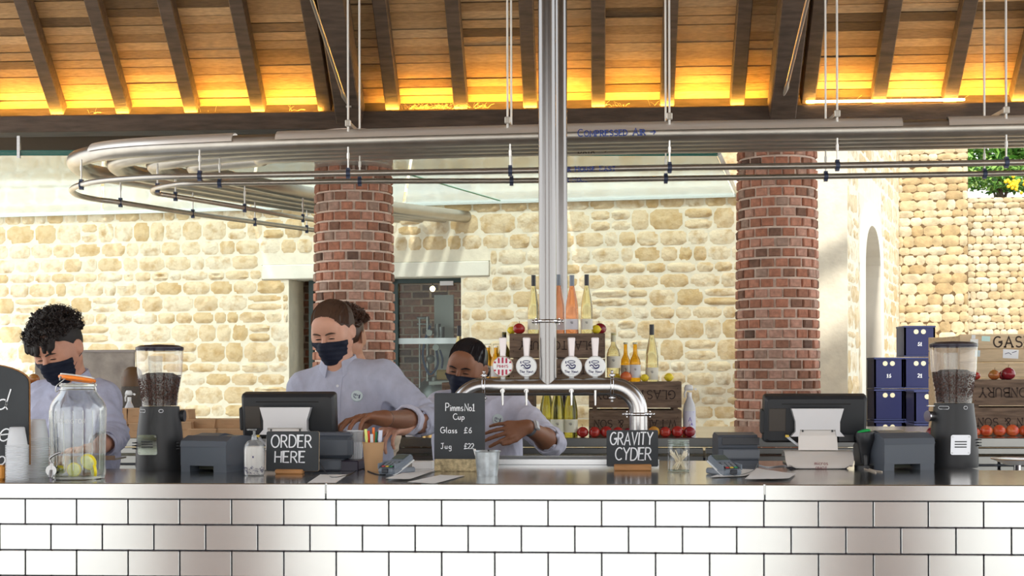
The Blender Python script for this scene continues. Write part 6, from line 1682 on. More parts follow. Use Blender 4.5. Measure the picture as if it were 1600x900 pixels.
# ================================================================== PEOPLE
class Field:
    """signed distance field of smooth-joined cones, balls and planes, meshed by surface nets on sparse blocks"""
    def __init__(s): s.ops = []; s.wob = None
    def cone(s, a, b, ra, rb, k=.01, op='u'):
        a, b = np.array(a, float), np.array(b, float); ab = b - a; L = max(np.dot(ab, ab), 1e-12)
        def f(P):
            t = np.clip((P - a) @ ab / L, 0, 1); return np.linalg.norm(P - a - t[:, None] * ab, axis=1) - (ra + (rb - ra) * t)
        s.ops.append((f, (a + b) / 2, math.sqrt(L) / 2 + max(ra, rb), k, op)); return s
    def ell(s, c, r, R=None, k=.01, op='u'):
        c = np.array(c, float); r = np.array(r, float); Rm = None if R is None else np.array(R)
        def f(P):
            q = P - c
            if Rm is not None: q = q @ Rm
            k0 = np.linalg.norm(q / r, axis=1); k1 = np.linalg.norm(q / (r * r), axis=1)
            return np.where(k0 < 1e-6, -r.min(), k0 * (k0 - 1) / np.maximum(k1, 1e-9))
        s.ops.append((f, c, r.max(), k, op)); return s
    def plane(s, p, n, k=.004):
        p = np.array(p, float); n = np.array(n, float); n /= np.linalg.norm(n)
        s.ops.append((lambda P: (P - p) @ n, p, None, k, 'i')); return s
    def sub(s, other, off, k=.01):
        """joins another field, inflated by off"""
        s.ops.append((lambda P: other.val(P) - off, None, None, k, 'u')); return s
    def val(s, P, blk=None):
        d = np.full(len(P), 1.0)
        cen, br = (P.mean(0), 1e9) if blk is None else blk
        for f, c, R_, k, op in s.ops:
            if op == 'i' or c is None: ms = slice(None)
            else:
                ms = np.linalg.norm(P - c, axis=1) < R_ + k * 1.5 + .05
                if not ms.any(): continue
            e = f(P[ms]); x = d[ms]
            if op == 'u': h = np.clip(.5 + .5 * (x - e) / k, 0, 1); y = x + (e - x) * h - k * h * (1 - h)
            elif op == 's': e = -e; h = np.clip(.5 - .5 * (x - e) / k, 0, 1); y = x + (e - x) * h + k * h * (1 - h)
            else: h = np.clip(.5 - .5 * (x - e) / k, 0, 1); y = x + (e - x) * h + k * h * (1 - h)
            d[ms] = y
        if s.wob is not None: d = d + s.wob(P)
        return d
    def mesh(s, h):
        lo = np.min([c - R_ for _, c, R_, _, op in s.ops if op == 'u' and c is not None], 0) - .02 if any(o[1] is not None and o[4] == 'u' for o in s.ops) else s.lo
        hi = np.max([c + R_ for _, c, R_, _, op in s.ops if op == 'u' and c is not None], 0) + .02 if any(o[1] is not None and o[4] == 'u' for o in s.ops) else s.hi
        B = 8; bs = B * h; nb = np.ceil((hi - lo) / bs).astype(int) + 1
        g = np.stack(np.meshgrid(*[np.arange(n) for n in nb], indexing='ij'), -1).reshape(-1, 3)
        v = np.concatenate([s.val(lo + (q + .5) * bs) for q in np.array_split(g, max(1, len(g) // 200000))])
        g = g[np.abs(v) < bs * .87 * 1.35 + .004]
        ii = np.stack(np.meshgrid(*[np.arange(B + 1)] * 3, indexing='ij'), -1).reshape(-1, 3)
        vals = []
        for q in np.array_split(g, max(1, len(g) // 300)):
            P = lo + ((q[:, None, :] * B + ii[None]) * h).reshape(-1, 3); vals.append(s.val(P).reshape(len(q), B + 1, B + 1, B + 1))
        Vv = np.concatenate(vals); S = Vv < 0
        cnt = np.zeros((len(g), B, B, B), int)
        for a in (0, 1):
            for b in (0, 1):
                for c in (0, 1): cnt += S[:, a:a + B, b:b + B, c:c + B]
        act = np.argwhere((cnt > 0) & (cnt < 8)); bi = act[:, 0]; ci = act[:, 1:]
        corners = [(a, b, c) for a in (0, 1) for b in (0, 1) for c in (0, 1)]
        cv = np.stack([Vv[bi, ci[:, 0] + a, ci[:, 1] + b, ci[:, 2] + c] for a, b, c in corners], 1)
        acc = np.zeros((len(act), 3)); n_ = np.zeros(len(act)); C = np.array(corners, float)
        for i in range(8):
            for j in range(i + 1, 8):
                if np.abs(C[i] - C[j]).sum() == 1:
                    x = (cv[:, i] < 0) != (cv[:, j] < 0); t = np.where(x, cv[:, i] / np.where(x, cv[:, i] - cv[:, j], 1), 0)
                    acc += np.where(x[:, None], C[i] + (C[j] - C[i]) * t[:, None], 0); n_ += x
        gc = g[bi] * B + ci; pos = lo + (gc + acc / n_[:, None]) * h
        N = nb * B + 2; key = (gc[:, 0] * N[1] + gc[:, 1]) * N[2] + gc[:, 2]
        order = np.argsort(key); sk = key[order]
        def look(q):
            k = (q[:, 0] * N[1] + q[:, 1]) * N[2] + q[:, 2]; i = np.clip(np.searchsorted(sk, k), 0, len(sk) - 1)
            return np.where(sk[i] == k, order[i], -1)
        quads = []
        for ax in range(3):
            sl0 = [slice(0, B)] * 3; sl1 = list(sl0); sl1[ax] = slice(1, B + 1)
            a = S[(slice(None), *sl0)]; b = S[(slice(None), *sl1)]
            for fl in (0, 1):
                e = np.argwhere((a & ~b) if fl else (~a & b)); q = g[e[:, 0]] * B + e[:, 1:]
                u, w = [i for i in range(3) if i != ax]
                eu = np.zeros(3, int); eu[u] = 1; ew = np.zeros(3, int); ew[w] = 1
                F_ = np.stack([look(q - eu - ew), look(q - ew), look(q), look(q - eu)], 1)
                F_ = F_[(F_ >= 0).all(1)]
                if (fl == 1) == (ax == 1): F_ = F_[:, ::-1]
                quads.append(F_)
        return pos, np.concatenate(quads)
    def build(s, name, mat, parent, h, origin=None):
        pos, q = s.mesh(h)
        if origin is not None: pos = pos - np.array(origin)
        me = bpy.data.meshes.new(name); me.vertices.add(len(pos)); me.vertices.foreach_set('co', pos.ravel().astype(np.float32))
        me.loops.add(len(q) * 4); me.loops.foreach_set('vertex_index', q.ravel().astype(np.int32))
        me.polygons.add(len(q)); me.polygons.foreach_set('loop_start', np.arange(0, len(q) * 4, 4, dtype=np.int32)); me.polygons.foreach_set('loop_total', np.full(len(q), 4, dtype=np.int32))
        me.update(calc_edges=True); me.validate(); me.polygons.foreach_set('use_smooth', [True] * len(me.polygons)); me.materials.append(mat)
        o = bpy.data.objects.new(name, me); COL.objects.link(o)
        if parent: o.parent = parent
        return o

def skin(name, col): return M(name, col, .48, var=.10, vscale=22, sss=.10, bump=.05, bscale=160)
shirt_m = M('blue_grey_oxford', (.48, .495, .62), .85, var=.14, vscale=26, bump=.55, bscale=24, sheen=.15, stretch=(1, 1, .6))
shirt_w = M('pale_lilac_oxford', (.62, .62, .75), .85, var=.14, vscale=26, bump=.55, bscale=24, sheen=.15, stretch=(1, 1, .6))
cream_sh = M('cream_shirt', (.72, .60, .46), .85, bump=.1, bscale=200)
mask_m = M('navy_mask_cloth', (.0028, .006, .021), .8, bump=.15, bscale=200)
hair_d = M('dark_brown_hair', (.012, .008, .007), .6)
hair_b = M('brown_hair', (.055, .030, .019), .6)
hair_k = M('black_hair', (.008, .007, .009), .32)
trous = M('dark_trousers', (.02, .022, .03), .8)
CAMB = Matrix((RIGHT, FWD, UP)).transposed()      # columns: image right, away, up

def head_field(f, H, s, jaw=1., prims='all'):
    """H maps head-local (x image right, -y face, z up) to the figure"""
    Rm = H.to_3x3()
    def p(x, y, z): return H @ V(x * s, y * s, z * s)
    def E_(c, r, k=.01, op='u', R=None): f.ell(p(*c), [q * s for q in r], (Rm if R is None else Rm @ R), k * s, op)
    def Cn(a, b, ra, rb, k=.01, op='u'): f.cone(p(*a), p(*b), ra * s, rb * s, k * s, op)
    E_((0, .012, .036), (.074, .094, .084), .01)
    E_((0, -.022, -.028), (.062 * jaw, .070, .084), .03)
    Cn((0, -.062, -.094), (0, -.066, -.100), .022, .020, .03)
    for sg in (-1, 1):
        Cn((sg * .050 * jaw, .008, -.052), (sg * .014, -.060, -.096), .020, .018, .03)
        E_((sg * .040, -.064, -.016), (.026, .022, .026), .028)
        E_((sg * .060, -.025, .01), (.014, .04, .04), .03)
    Cn((-.034, -.079, .026), (.034, -.079, .026), .0125, .0125, .02)
    E_((0, -.07, .055), (.052, .026, .035), .03)
    for sg in (-1, 1): E_((sg * .0305, -.099, .004), (.017, .014, .012), .012, 's')
    Cn((0, -.088, .016), (0, -.113, -.024), .0075, .0110, .010)
    for sg in (-1, 1): Cn((sg * .011, -.101, -.027), (sg * .010, -.094, -.026), .0072, .006, .008)
    if prims == 'all':
        for sg in (-1, 1): E_((sg * .0305, -.0795, .004), (.0145, .0125, .0120), .004)
        Cn((-.018, -.090, -.056), (.018, -.090, -.056), .006, .006, .008); Cn((-.016, -.089, -.064), (.016, -.089, -.064), .0065, .0065, .007)
        Cn((-.02, -.099, -.0600), (.02, -.099, -.0600), .0022, .0022, .003, 's')
        for sg in (-1, 1):
            R_ = RZ(sg * -22) @ RX(-8)
            E_((sg * .0825, .015, -.006), (.0062, .019, .031), .005, 'u', R_)
            E_((sg * .0895, .011, -.001), (.0055, .011, .019), .004, 's', R_)
    return p

def hand_field(f, wrist, tip_dir, palm_n, side, curls, sc=1., spread=.18, thumb=None):
    """wrist point, direction of the fingers, palm normal (the side fingers curl to); side=+1/-1 gives the thumb side"""
    d = tip_dir.normalized(); n = (palm_n - d * palm_n.dot(d)).normalized(); w = d.cross(n) * side
    kn = []
    f.cone(wrist, wrist + d * .035 * sc, .024 * sc, .024 * sc, .02)
    for i, (lat, ln) in enumerate(((.031, .090), (.011, .094), (-.009, .090), (-.028, .082))):
        k = wrist + d * ln * sc + w * lat * sc; kn.append(k)
        f.cone(wrist + d * .018 * sc + w * lat * .55 * sc, k, .0145 * sc, .0118 * sc, .010)
    lens = ((.042, .026, .022), (.046, .030, .023), (.043, .028, .022), (.034, .021, .020)); rad = (.0090, .0093, .0088, .0078)
    tips = []
    for i in range(4):
        a = 0; p = kn[i]; dd = (d + w * spread * (1.2 - .8 * i)).normalized()
        c = curls[i] if isinstance(curls[i], (tuple, list)) else (curls[i] * .8, curls[i], curls[i] * .7)
        for j in range(3):
            a += math.radians(c[j]); q = p + (dd * math.cos(a) + n * math.sin(a)) * lens[i][j] * sc
            r0, r1 = rad[i] * (1 - .09 * j), rad[i] * (1 - .09 * (j + 1))
            f.cone(p, q, r0 * sc, r1 * sc, .0035); p = q
        tips.append(p)
    t0 = wrist + d * .028 * sc + w * .024 * sc
    if thumb is None: thumb = ((.75, .62, .30), (.9, .35, .35), (.95, .10, .35))
    p = t0; r = (.0150, .0115, .0098, .0085)
    for j, (a, b, c) in enumerate(thumb):
        q = p + (d * a + w * b + n * c).normalized() * (.040, .034, .026)[j] * sc
        f.cone(p, q, r[j] * sc, r[j + 1] * sc, .008 if j == 0 else .004); p = q
    tips.append(p)
    return tips

def surf_strip(bvh, pts, w, out, d0, side, th=.0015):
    """strip lying on a surface: pts on a line in front of it, ray-cast along d0"""
    res = []
    for p in pts:
        row = []
        for e in (-w / 2, w / 2):
            h = bvh.ray_cast(p + side * e - d0 * .3, d0)
            row.append((h[0] - d0 * th) if h[0] is not None else None)
        if None not in row: res.append(row)
    m = MB(); vs = []
    for a, b in res: vs += [a, b, b + d0 * .004, a + d0 * .004]
    n = len(res)
    m.add(vs, [(i * 4 + k, i * 4 + (k + 1) % 4, (i + 1) * 4 + (k + 1) % 4, (i + 1) * 4 + k) for i in range(n - 1) for k in range(4)])
    return m

def person(label, headpx, ang, hs, neck, shL, shR, elL, elR, wrL, wrR, skin_m, shirt, hair_m, hair, sleeve=(.35, .35), jaw=1., hands=(None, None), mask=True, face=True, torso_w=1., tyaw=0., folds=1, collar=True, badge=None, depth=1.):
    hc = U(*headpx); base = V((shL.x + shR.x) / 2, (shL.y + shR.y) / 2 + .02, 0)
    t = thing('person', label, 'person', base)
    L = lambda p: Vector(p) - base
    H = Matrix.Translation(L(hc)) @ (CAMB @ RZ(ang[0]) @ RX(ang[1]) @ RY(ang[2])).to_4x4()
    sL, sR, eL, eR, wL, wR = map(L, (shL, shR, elL, elR, wrL, wrR)); nk = L(neck)
    mid = (sL + sR) / 2
    # ---- body: one continuous skin surface
    f = Field(); hp = head_field(f, H, hs, jaw)
    f.cone(hp(0, .022, -.05), nk, .050 * hs * 1.02, .058, .03)
    f.cone(nk, mid - V(0, 0, .05), .060, .075, .03)
    f.cone(sL, sR, .045, .045, .04); f.cone(mid - V(0, 0, .05), V(0, 0, 1.0), .085, .10, .05)
    for s_, e_, w_ in ((sL, eL, wL), (sR, eR, wR)):
        f.cone(s_, e_, .043, .036, .03)
        m1 = e_.lerp(w_, .28)
        f.cone(e_, m1, .039, .041, .02); f.cone(m1, w_, .040, .0255, .02)
    tips = [None, None]
    for i, (hd, e_, w_) in enumerate(((hands[0], eL, wL), (hands[1], eR, wR))):
        if hd is None: hd = dict(d=(w_ - e_), n=V(0, 0, -1), side=1, curls=(25, 28, 30, 34))
        tips[i] = hand_field(f, w_, hd['d'], hd['n'], hd['side'], hd['curls'], hd.get('sc', 1.), hd.get('spread', .12), hd.get('thumb'))
    for sg in (-1, 1):
        f.cone((sg * .085, 0, 1.0), (sg * .10, 0, .52), .085, .062, .03); f.cone((sg * .10, 0, .52), (sg * .10, .01, .09), .058, .040, .02); f.cone((sg * .10, .02, .06), (sg * .11, -.13, .04), .038, .030, .02)
    body = f.build('body', skin_m, t, .0042)
    bb = BVHTree.FromPolygons([v.co.copy() for v in body.data.vertices], [tuple(p.vertices) for p in body.data.polygons])
    fdir = H.to_3x3() @ V(0, 1, 0)
    def onface(x, z, off):
        q = hp(x, -.2, z); h_ = bb.ray_cast(q, fdir, .3)
        return (h_[0] if h_[0] is not None else hp(x, -.09, z)) - fdir * off
    # ---- trousers and shoes
    g = Field(); g.ell((0, 0, .99), (.165 * torso_w, .12, .13), None, .03)
    for sg in (-1, 1): g.cone((sg * .085, 0, .95), (sg * .10, 0, .52), .100, .076, .04); g.cone((sg * .10, 0, .52), (sg * .10, .01, .10), .074, .060, .03)
    g.build('trousers', trous, t, .012)
    for sg in (-1, 1):
        g = Field(); g.cone((sg * .10, .03, .055), (sg * .11, -.14, .045), .052, .044, .02); g.plane((0, 0, .0), (0, 0, -1)); g.build('shoe', black, t, .009)
    # ---- shirt
    g = Field(); TR = CAMB @ RZ(tyaw)
    ax = (sR - sL).normalized()
    g.cone(sL, sR, .060, .060, .05)
    g.ell(mid + V(0, 0, -.13) + TR @ V(0, .0, 0), (.178 * torso_w, .118 * depth, .19), TR, .06)
    g.ell(mid.lerp(V(0, 0, 1.12), .55) + V(0, 0, -.05), (.158 * torso_w, .118 * depth, .22), TR, .06)
    g.ell(V(0, 0, 1.06), (.165 * torso_w, .120, .16), TR, .06)
    for s_, e_ in ((sL, eL), (sR, eR)): g.cone(nk - V(0, 0, .01), s_ + V(0, 0, .0), .050, .056, .035)
    cuffs = []
    for s_, e_, w_, fr in ((sL, eL, wL, sleeve[0]), (sR, eR, wR, sleeve[1])):
        g.cone(s_, e_, .063, .053, .03)
        c0, c1 = e_.lerp(w_, fr - .22), e_.lerp(w_, fr); g.cone(e_, c1, .053, .050, .02); cuffs.append((c0, c1, (w_ - e_).normalized()))
    g.cone(nk - V(0, 0, .012) + (H.to_3x3() @ V(0, 0, 1)) * .0, nk + (hp(0, .02, -.06) - nk) * 1.0, .059, .062, .012, 's')
    for (c0, c1, d) in cuffs: g.cone(c1 + d * .004, c1 + d * .06, .047, .047, .004, 's')
    rn = random.Random(len(label)); dirs = [(V(rn.gauss(0, 1), rn.gauss(0, 1), rn.gauss(0, .6)).normalized(), rn.uniform(28, 70), rn.uniform(0, 6)) for _ in range(7)]
    nv = [np.array(d[0]) for d in dirs]
    es = [(np.array(e), np.array((e - s_).normalized())) for s_, e in ((sL, eL), (sR, eR))]
    def wob(P):
        o = 0
        for i in range(0, 6, 2):
            a = np.sin(P @ nv[i] * dirs[i][1] * .6 + dirs[i][2] + 1.8 * np.sin(P @ nv[i + 1] * dirs[i + 1][1] * .3)); m_ = .5 + .5 * np.sin(P @ nv[(i + 3) % 7] * 13 + i); o = o - (1 - np.abs(a)) ** 3 * .0062 * m_
        for e, ax_ in es:       # bunched cloth round the elbow and armpit
            r = np.linalg.norm(P - e, axis=1); w = np.exp(-(r / .10) ** 2); o = o + w * .0046 * np.sin((P - e) @ ax_ * 190 + 3 * np.sin(P[:, 0] * 30 + P[:, 2] * 22))
        return o * folds
    g.wob = wob
    sh = g.build('shirt', shirt, t, .0052)
    bvh = BVHTree.FromPolygons([v.co.copy() for v in sh.data.vertices], [tuple(p.vertices) for p in sh.data.polygons])
    # rolled cuffs
    for (c0, c1, d) in cuffs:
        c = Field(); c.cone(c1 - d * .040, c1 + d * .002, .0585, .0565, .006); c.cone(c1 - d * .02, c1 + d * .08, .0475, .0465, .003, 's'); 
        c.plane(c1 + d * .006, d); c.plane(c1 - d * .052, -d); c.wob = lambda P: .0014 * np.sin(P[:, 0] * 90 + P[:, 2] * 140)
        c.build('rolled_cuff', shirt, t, .0042)
    if collar:
        fwd = -(TR @ V(0, 1, 0)); up = ((hp(0, .02, -.05) - nk).normalized() + UP).normalized(); lat = fwd.cross(up).normalized(); fw = up.cross(lat)
        if fw.dot(fwd) < 0: fw = -fw
        cc = nk + up * .012; m = MB(); K = 28; vs = []
        for i in range(K + 1):
            a = math.radians(24 + (360 - 48) * i / K)      # from front left round the back
            r = .062; o_ = lat * math.sin(a) * r + fw * math.cos(a) * r * 1.05
            top = cc + o_ + up * (.026 + .014 * (1 - math.cos(a)) / 2 - .018 * max(0, math.cos(a)))
            e = abs(i / K - .5) * 2; drop = .034 + .030 * max(0, (e - .80) / .2)
            out = 1.30 + .12 * max(0, (e - .7) / .3)
            bot = cc + lat * math.sin(a) * r * out + fw * math.cos(a) * r * 1.05 * out + up * (.026 - drop - .018 * max(0, math.cos(a)))
            ins = cc + o_ * .97 - up * .02
            vs += [ins, top, top + o_.normalized() * .004, bot, bot - up * .001 - o_.normalized() * .003, top - up * .003 + o_.normalized() * .001]
        m.add(vs, [(i * 6 + k, i * 6 + (k + 1) % 6, (i + 1) * 6 + (k + 1) % 6, (i + 1) * 6 + k) for i in range(K) for k in range(6)] + [(5, 4, 3, 2, 1, 0), tuple(K * 6 + k for k in range(6))])
        m.build('collar', shirt, t, smooth=True)
        d0 = -fwd; lat2 = (TR @ V(1, 0, 0))
        pts = [mid + fwd * .0 + V(0, 0, .035 - .022 * i) for i in range(18)]
        surf_strip(bvh, pts, .030, None, d0, lat2, .0022).build('placket', shirt, t, smooth=True)
        for i in (2, 6, 10, 14):
            h_ = bvh.ray_cast(pts[i] - d0 * .3, d0)
            if h_[0] is not None:
                q = h_[0] - d0 * .004; MB().cyl(q, q - d0 * .002, .0055, n=10).build('button', M('pearl_button', (.72, .72, .76), .3), t)
    if badge:
        q0 = L(U(*badge)); h_ = bvh.ray_cast(q0 - FWD * .4, FWD)
        if h_[0] is not None:
            c = h_[0]; nn = h_[1] if h_[1].dot(FWD) < 0 else -h_[1]; zq = nn; xq = UP.cross(zq).normalized(); yq = zq.cross(xq)
            Rb = Matrix((xq, yq, zq)).transposed(); m = MB(); m.lathe([(.0005, .006), (.021, .005), (.023, .002), (.023, .0)], 24, c=c, R=Rb); bo = m.build('badge', M('badge_face', (.62, .72, .74), .35), t, smooth=True)
            m = MB(); rb_ = random.Random(2)
            for i in range(9): a = rb_.uniform(0, 6.28); r1 = rb_.uniform(.004, .014); rib(m, [(r1 * math.cos(a), r1 * math.sin(a)), (r1 * math.cos(a) + rb_.uniform(-.008, .008), r1 * math.sin(a) + rb_.uniform(-.006, .006)), (r1 * math.cos(a + .6), r1 * math.sin(a + .6))], .0025, lambda x, y: c + Rb @ V(x, y, .0066))
            m.build('emblem', navy, bo)
    # ---- face details
    if face:
        for sg in (-1, 1):
            cx = sg * .0305
            m = MB(); m.tube([onface(cx + .0150 * u, -.0005 + .0030 * (1 - u * u) - .0012, .0004) for u in [-1 + 2 * i / 10 for i in range(11)]], [.0004, .0012, .0018, .0023, .0025, .0026, .0025, .0023, .0020, .0014, .0005], 6); m.build('eyelash', M('lash', (.010, .007, .006), .6), t, smooth=True)
            m = MB(); m.tube([onface(sg * x, z, .0006) for x, z in ((.010, .0195), (.018, .0225), (.028, .0255), (.038, .0265), (.048, .0235), (.053, .020))], [.0016, .0032, .0036, .0034, .0022, .0006], 6); m.build('eyebrow', hair_m, t, smooth=True)
            m = MB(); m.tube([onface(cx + .013 * u, .0105 - .004 * u * u, -.0002) for u in [-1 + 2 * i / 8 for i in range(9)]], .0008, 4); m.build('eyelid_crease', M('crease', (.16, .07, .05), .7), t, smooth=True)
    if mask:
        g = Field(); hf = Field(); head_field(hf, H, hs, jaw, 'base')
        g.ops = list(hf.ops); g.ell(hp(0, -.080, -.052), [q * hs for q in (.034, .040, .044)], H.to_3x3(), .03 * hs)
        of = .0045
        g.ops.append((lambda P: np.full(len(P), -1.), None, None, .001, 'u')) if False else None
        base_val = g.val
        g2 = Field(); g2.ops = g.ops; g2.wob = lambda P: -of + .0011 * np.sin((P @ np.array(H.to_3x3() @ V(0, .3, 1).normalized())) * 330)
        Rm = H.to_3x3()
        class MaskF(Field):
            def val(s_, P, blk=None):
                d = g2.val(P)
                for pt, n in ((hp(0, -.112, -.008), Rm @ V(0, .21, 1)), (hp(0, -.040, 0), Rm @ V(0, 1, .10)), (hp(0, -.03, -.114), Rm @ V(0, .28, -1))):
                    n = np.array(n.normalized()); d = np.maximum(d, (P - np.array(pt)) @ n)
                return d
        mf = MaskF(); mf.ops = g.ops
        mf.build('face_mask', mask_m, t, .0034)
        for sg in (-1, 1):
            m = MB()
            m.tube(cat_rom([hp(sg * .066, -.044, -.030), hp(sg * .075, -.006, .012), hp(sg * .080, .012, .026), hp(sg * .082, .026, .014)], 4), .0013, 5)
            m.tube(cat_rom([hp(sg * .056, -.046, -.078), hp(sg * .072, -.002, -.045), hp(sg * .080, .014, -.036), hp(sg * .082, .026, -.02)], 4), .0013, 5)
            m.build('ear_loop', M('loop_cord', (.02, .025, .05), .7) if hair_m is not hair_k else M('white_cord', (.7, .7, .75), .6), t, smooth=True)
    hair(t, H, hp, hs, hair_m)
    return t, tips, base

def hair_cap(H, hp, hs, infl, A_=(-.088, .066), B_=(.09, -.078), k=.006):
    f = Field(); R = H.to_3x3()
    f.ell(hp(0, .014, .040), [(r + infl) * hs for r in (.074, .092, .082)], R, .01)
    d = V(0, B_[0] - A_[0], B_[1] - A_[1]).normalized(); n = V(0, d.z, -d.y)       # points down and forward
    if n.z > 0: n = -n
    f.plane(hp(0, A_[0], A_[1]), R @ n, k)
    f.ell(hp(0, .030, .016), [q * hs for q in (.0800, .078, .072)], R, .008)
    f.ell(hp(0, -.085, -.03), [q * hs for q in (.076, .066, .088)], R, .006, 's')
    for sg in (-1, 1): f.ell(hp(sg * .090, .010, -.010), [q * hs for q in (.024, .021, .034)], R, .004, 's')
    return f
def strands(parent, pts_fn, n, r, mat, seed, name='hair_strands'):
    cb = mat.node_tree.nodes['Principled BSDF'].inputs['Base Color'].default_value; mat = M(mat.name + '_strands', (cb[0] * 1.6 + .003, cb[1] * 1.55 + .002, cb[2] * 1.5 + .002), .42)
    rn = random.Random(seed); m = MB()
    for i in range(n): m.tube(pts_fn(rn), r, 3, cap=False)
    o = m.build(name, mat, parent, smooth=True); return o
def hair_slick(bun, seed, infl=.012, A_=(-.086, .068)):
    def fn(t, H, hp, hs, hm):
        f = hair_cap(H, hp, hs, infl, A_)
        if bun: 
            f.ell(hp(*bun[0]), [q * hs for q in bun[1]], H.to_3x3(), .012)
            f.ell(hp(bun[0][0] * .4, .085, bun[0][2] * .6), (.035, .03, .04), H.to_3x3(), .02)
        wv = np.array(H.to_3x3() @ V(1, 0, 0)); o_ = np.array(hp(0, 0, 0))
        f.wob = lambda P: .0016 * np.sin((P - o_) @ wv * 420 + 4 * np.sin(P[:, 2] * 20)) + .001 * np.sin((P - o_) @ wv * 170)
        f.build('hair', hm, t, .0038)
        e = Vector((.074 + infl, .092 + infl, .082 + infl))
        def strand(rn):
            a0 = rn.uniform(-1, 1); s0 = V(a0 * .88, -math.sqrt(max(.05, 1 - (a0 * .88) ** 2)) * (.93 - .45 * abs(a0) ** 2), .36 - .42 * a0 * a0).normalized()
            s1 = V(rn.uniform(-.25, .25), 1, rn.uniform(-.35, .1)).normalized(); up = V(a0 * .5 + rn.uniform(-.1, .1), 0, 1)
            out = []; h0 = rn.uniform(.99, 1.035)
            for j in range(9):
                u = j / 8; q = s0 * (1 - u) + s1 * u + up * (math.sin(PI * u) * .9); q.normalize()
                out.append(hp(q.x * e.x * h0, .014 + q.y * e.y * h0, .040 + q.z * e.z * h0))
            return out
        strands(t, strand, 300, .0014 * hs, hm, seed)
    return fn
def hair_curly(seed, back=False):
    def fn(t, H, hp, hs, hm):
        R = H.to_3x3(); rn = random.Random(seed)
        f = hair_cap(H, hp, hs, .010, (-.090, .046) if not back else (-.09, .0), (.09, -.045) if not back else (.08, -.075))
        for i in range(190):
            a = rn.uniform(0, 2 * PI); z = rn.uniform(-.05, 1); c = math.sqrt(1 - z * z)
            q = V(c * math.cos(a), c * math.sin(a), z)
            if q.y < -.5 and q.z < .18: q.z = .2 + abs(q.z)
            if q.y < .2 and abs(q.x) > .6 and q.z < .25: continue
            k = rn.uniform(1.02, 1.14) + (.12 if q.z > .4 and q.y < .3 else 0)
            f.cone(hp(q.x * .084 * k, .014 + q.y * .10 * k, .045 + q.z * .092 * k), hp(q.x * .088 * k + rn.gauss(0, .006), .014 + q.y * .104 * k + rn.gauss(0, .006), .045 + q.z * .098 * k + rn.gauss(0, .006)), rn.uniform(.006, .011) * hs, .005 * hs, .005)
        if not back:
            for i in range(34):
                x = rn.uniform(-.075, .055); f.cone(hp(x, -.088 + abs(x) * .25, .075), hp(x * 1.08 - .006, -.110 + abs(x) * .45 + rn.uniform(-.006, .008), .040 + rn.uniform(-.012, .012)), .011 * hs, .006 * hs, .006)
        f.build('hair', hm, t, .0038)
        def curl(rn):
            a = rn.uniform(0, 2 * PI); z = rn.uniform(.0, 1); c = math.sqrt(1 - z * z); q = V(c * math.cos(a), c * math.sin(a), z)
            if q.y < 0 and q.z < .3: q.z += .25
            if abs(q.x) > .65 and q.z < .3: q.z += .25
            k = 1.16 if q.z > .3 else 1.08; b = V(q.x * .086 * k, .014 + q.y * .103 * k, .045 + q.z * .096 * k)
            ax = V(rn.gauss(0, 1), rn.gauss(0, 1), rn.gauss(0, 1)).normalized(); u = ax.orthogonal().normalized(); w = ax.cross(u); r = rn.uniform(.004, .009)
            return [hp(*(b + (u * math.cos(j * .9) + w * math.sin(j * .9)) * r + ax * (j * .0016) + q * .004)) for j in range(9)]
        strands(t, curl, 900, .0011 * hs, hm, seed)
    return fn

# -- tall man in the middle
Zm = 5.6
tm, tipm, bm_ = person('tall man with tied-back brown hair, grey-blue shirt and navy mask behind the left till',
    (521, 519, Zm), (-18, 21, -3), .935, U(530, 573, 5.63), U(477, 607, 5.66), U(600, 591, 5.60), U(452, 690, 5.62), U(671, 655, 5.48), U(478, 712, 5.35), U(628, 668, 5.30),
    skin('fair_skin', (.62, .33, .23)), shirt_m, hair_b, hair_slick(((.012, .112, -.012), (.030, .030, .034)), 5), sleeve=(.45, .40), jaw=1.04, torso_w=1.13, tyaw=-8, badge=(557, 619, 5.5), depth=1.05,
    hands=(dict(d=V(.1, -.8, -.35), n=V(0, -.3, -1), side=1, curls=(20, 25, 30, 35)), dict(d=U(600, 676, 5.2) - U(628, 668, 5.3), n=V(0, .2, -1), side=-1, curls=(35, 40, 45, 50))))
# -- woman
Zw_ = 5.9
cup_c = U(554.5, 700, 4.86)
tw, tipw, bw_ = person('black-haired woman in lilac shirt and navy mask reaching past the Pimms board',
    (730, 575, Zw_), (-22, 14, 9), .93, U(742, 620, 5.93), U(690, 637, 5.93), U(800, 638, 5.90), U(651, 657, 5.50), U(862, 692, 5.72), U(601, 654, 5.02), U(823, 667, 5.50),
    skin('brown_skin', (.27, .115, .06)), shirt_w, hair_k, hair_slick(((.030, .112, -.036), (.034, .034, .040)), 9, .009, (-.088, .064)), sleeve=(.34, .20), jaw=.94, torso_w=1.0, tyaw=-4, badge=(777, 657, 5.7),
    hands=(dict(d=U(546, 650, 4.92) - U(601, 654, 5.02), n=V(-.15, -.35, -1), side=-1, curls=((16, 20, 12), (18, 24, 14), (22, 28, 16), (28, 30, 18)), sc=1.06, spread=.10, thumb=((.62, .5, .62), (.30, .15, .95), (.15, .0, 1.0))),
           dict(d=U(792, 672, 5.46) - U(823, 667, 5.50), n=V(-.2, 1.0, -.35), side=1, curls=((14, 18, 10), (16, 18, 12), (18, 20, 12), (20, 22, 14)), sc=.95, spread=.16, thumb=((.8, .45, .1), (.95, .2, .1), (1., .05, .1)))))
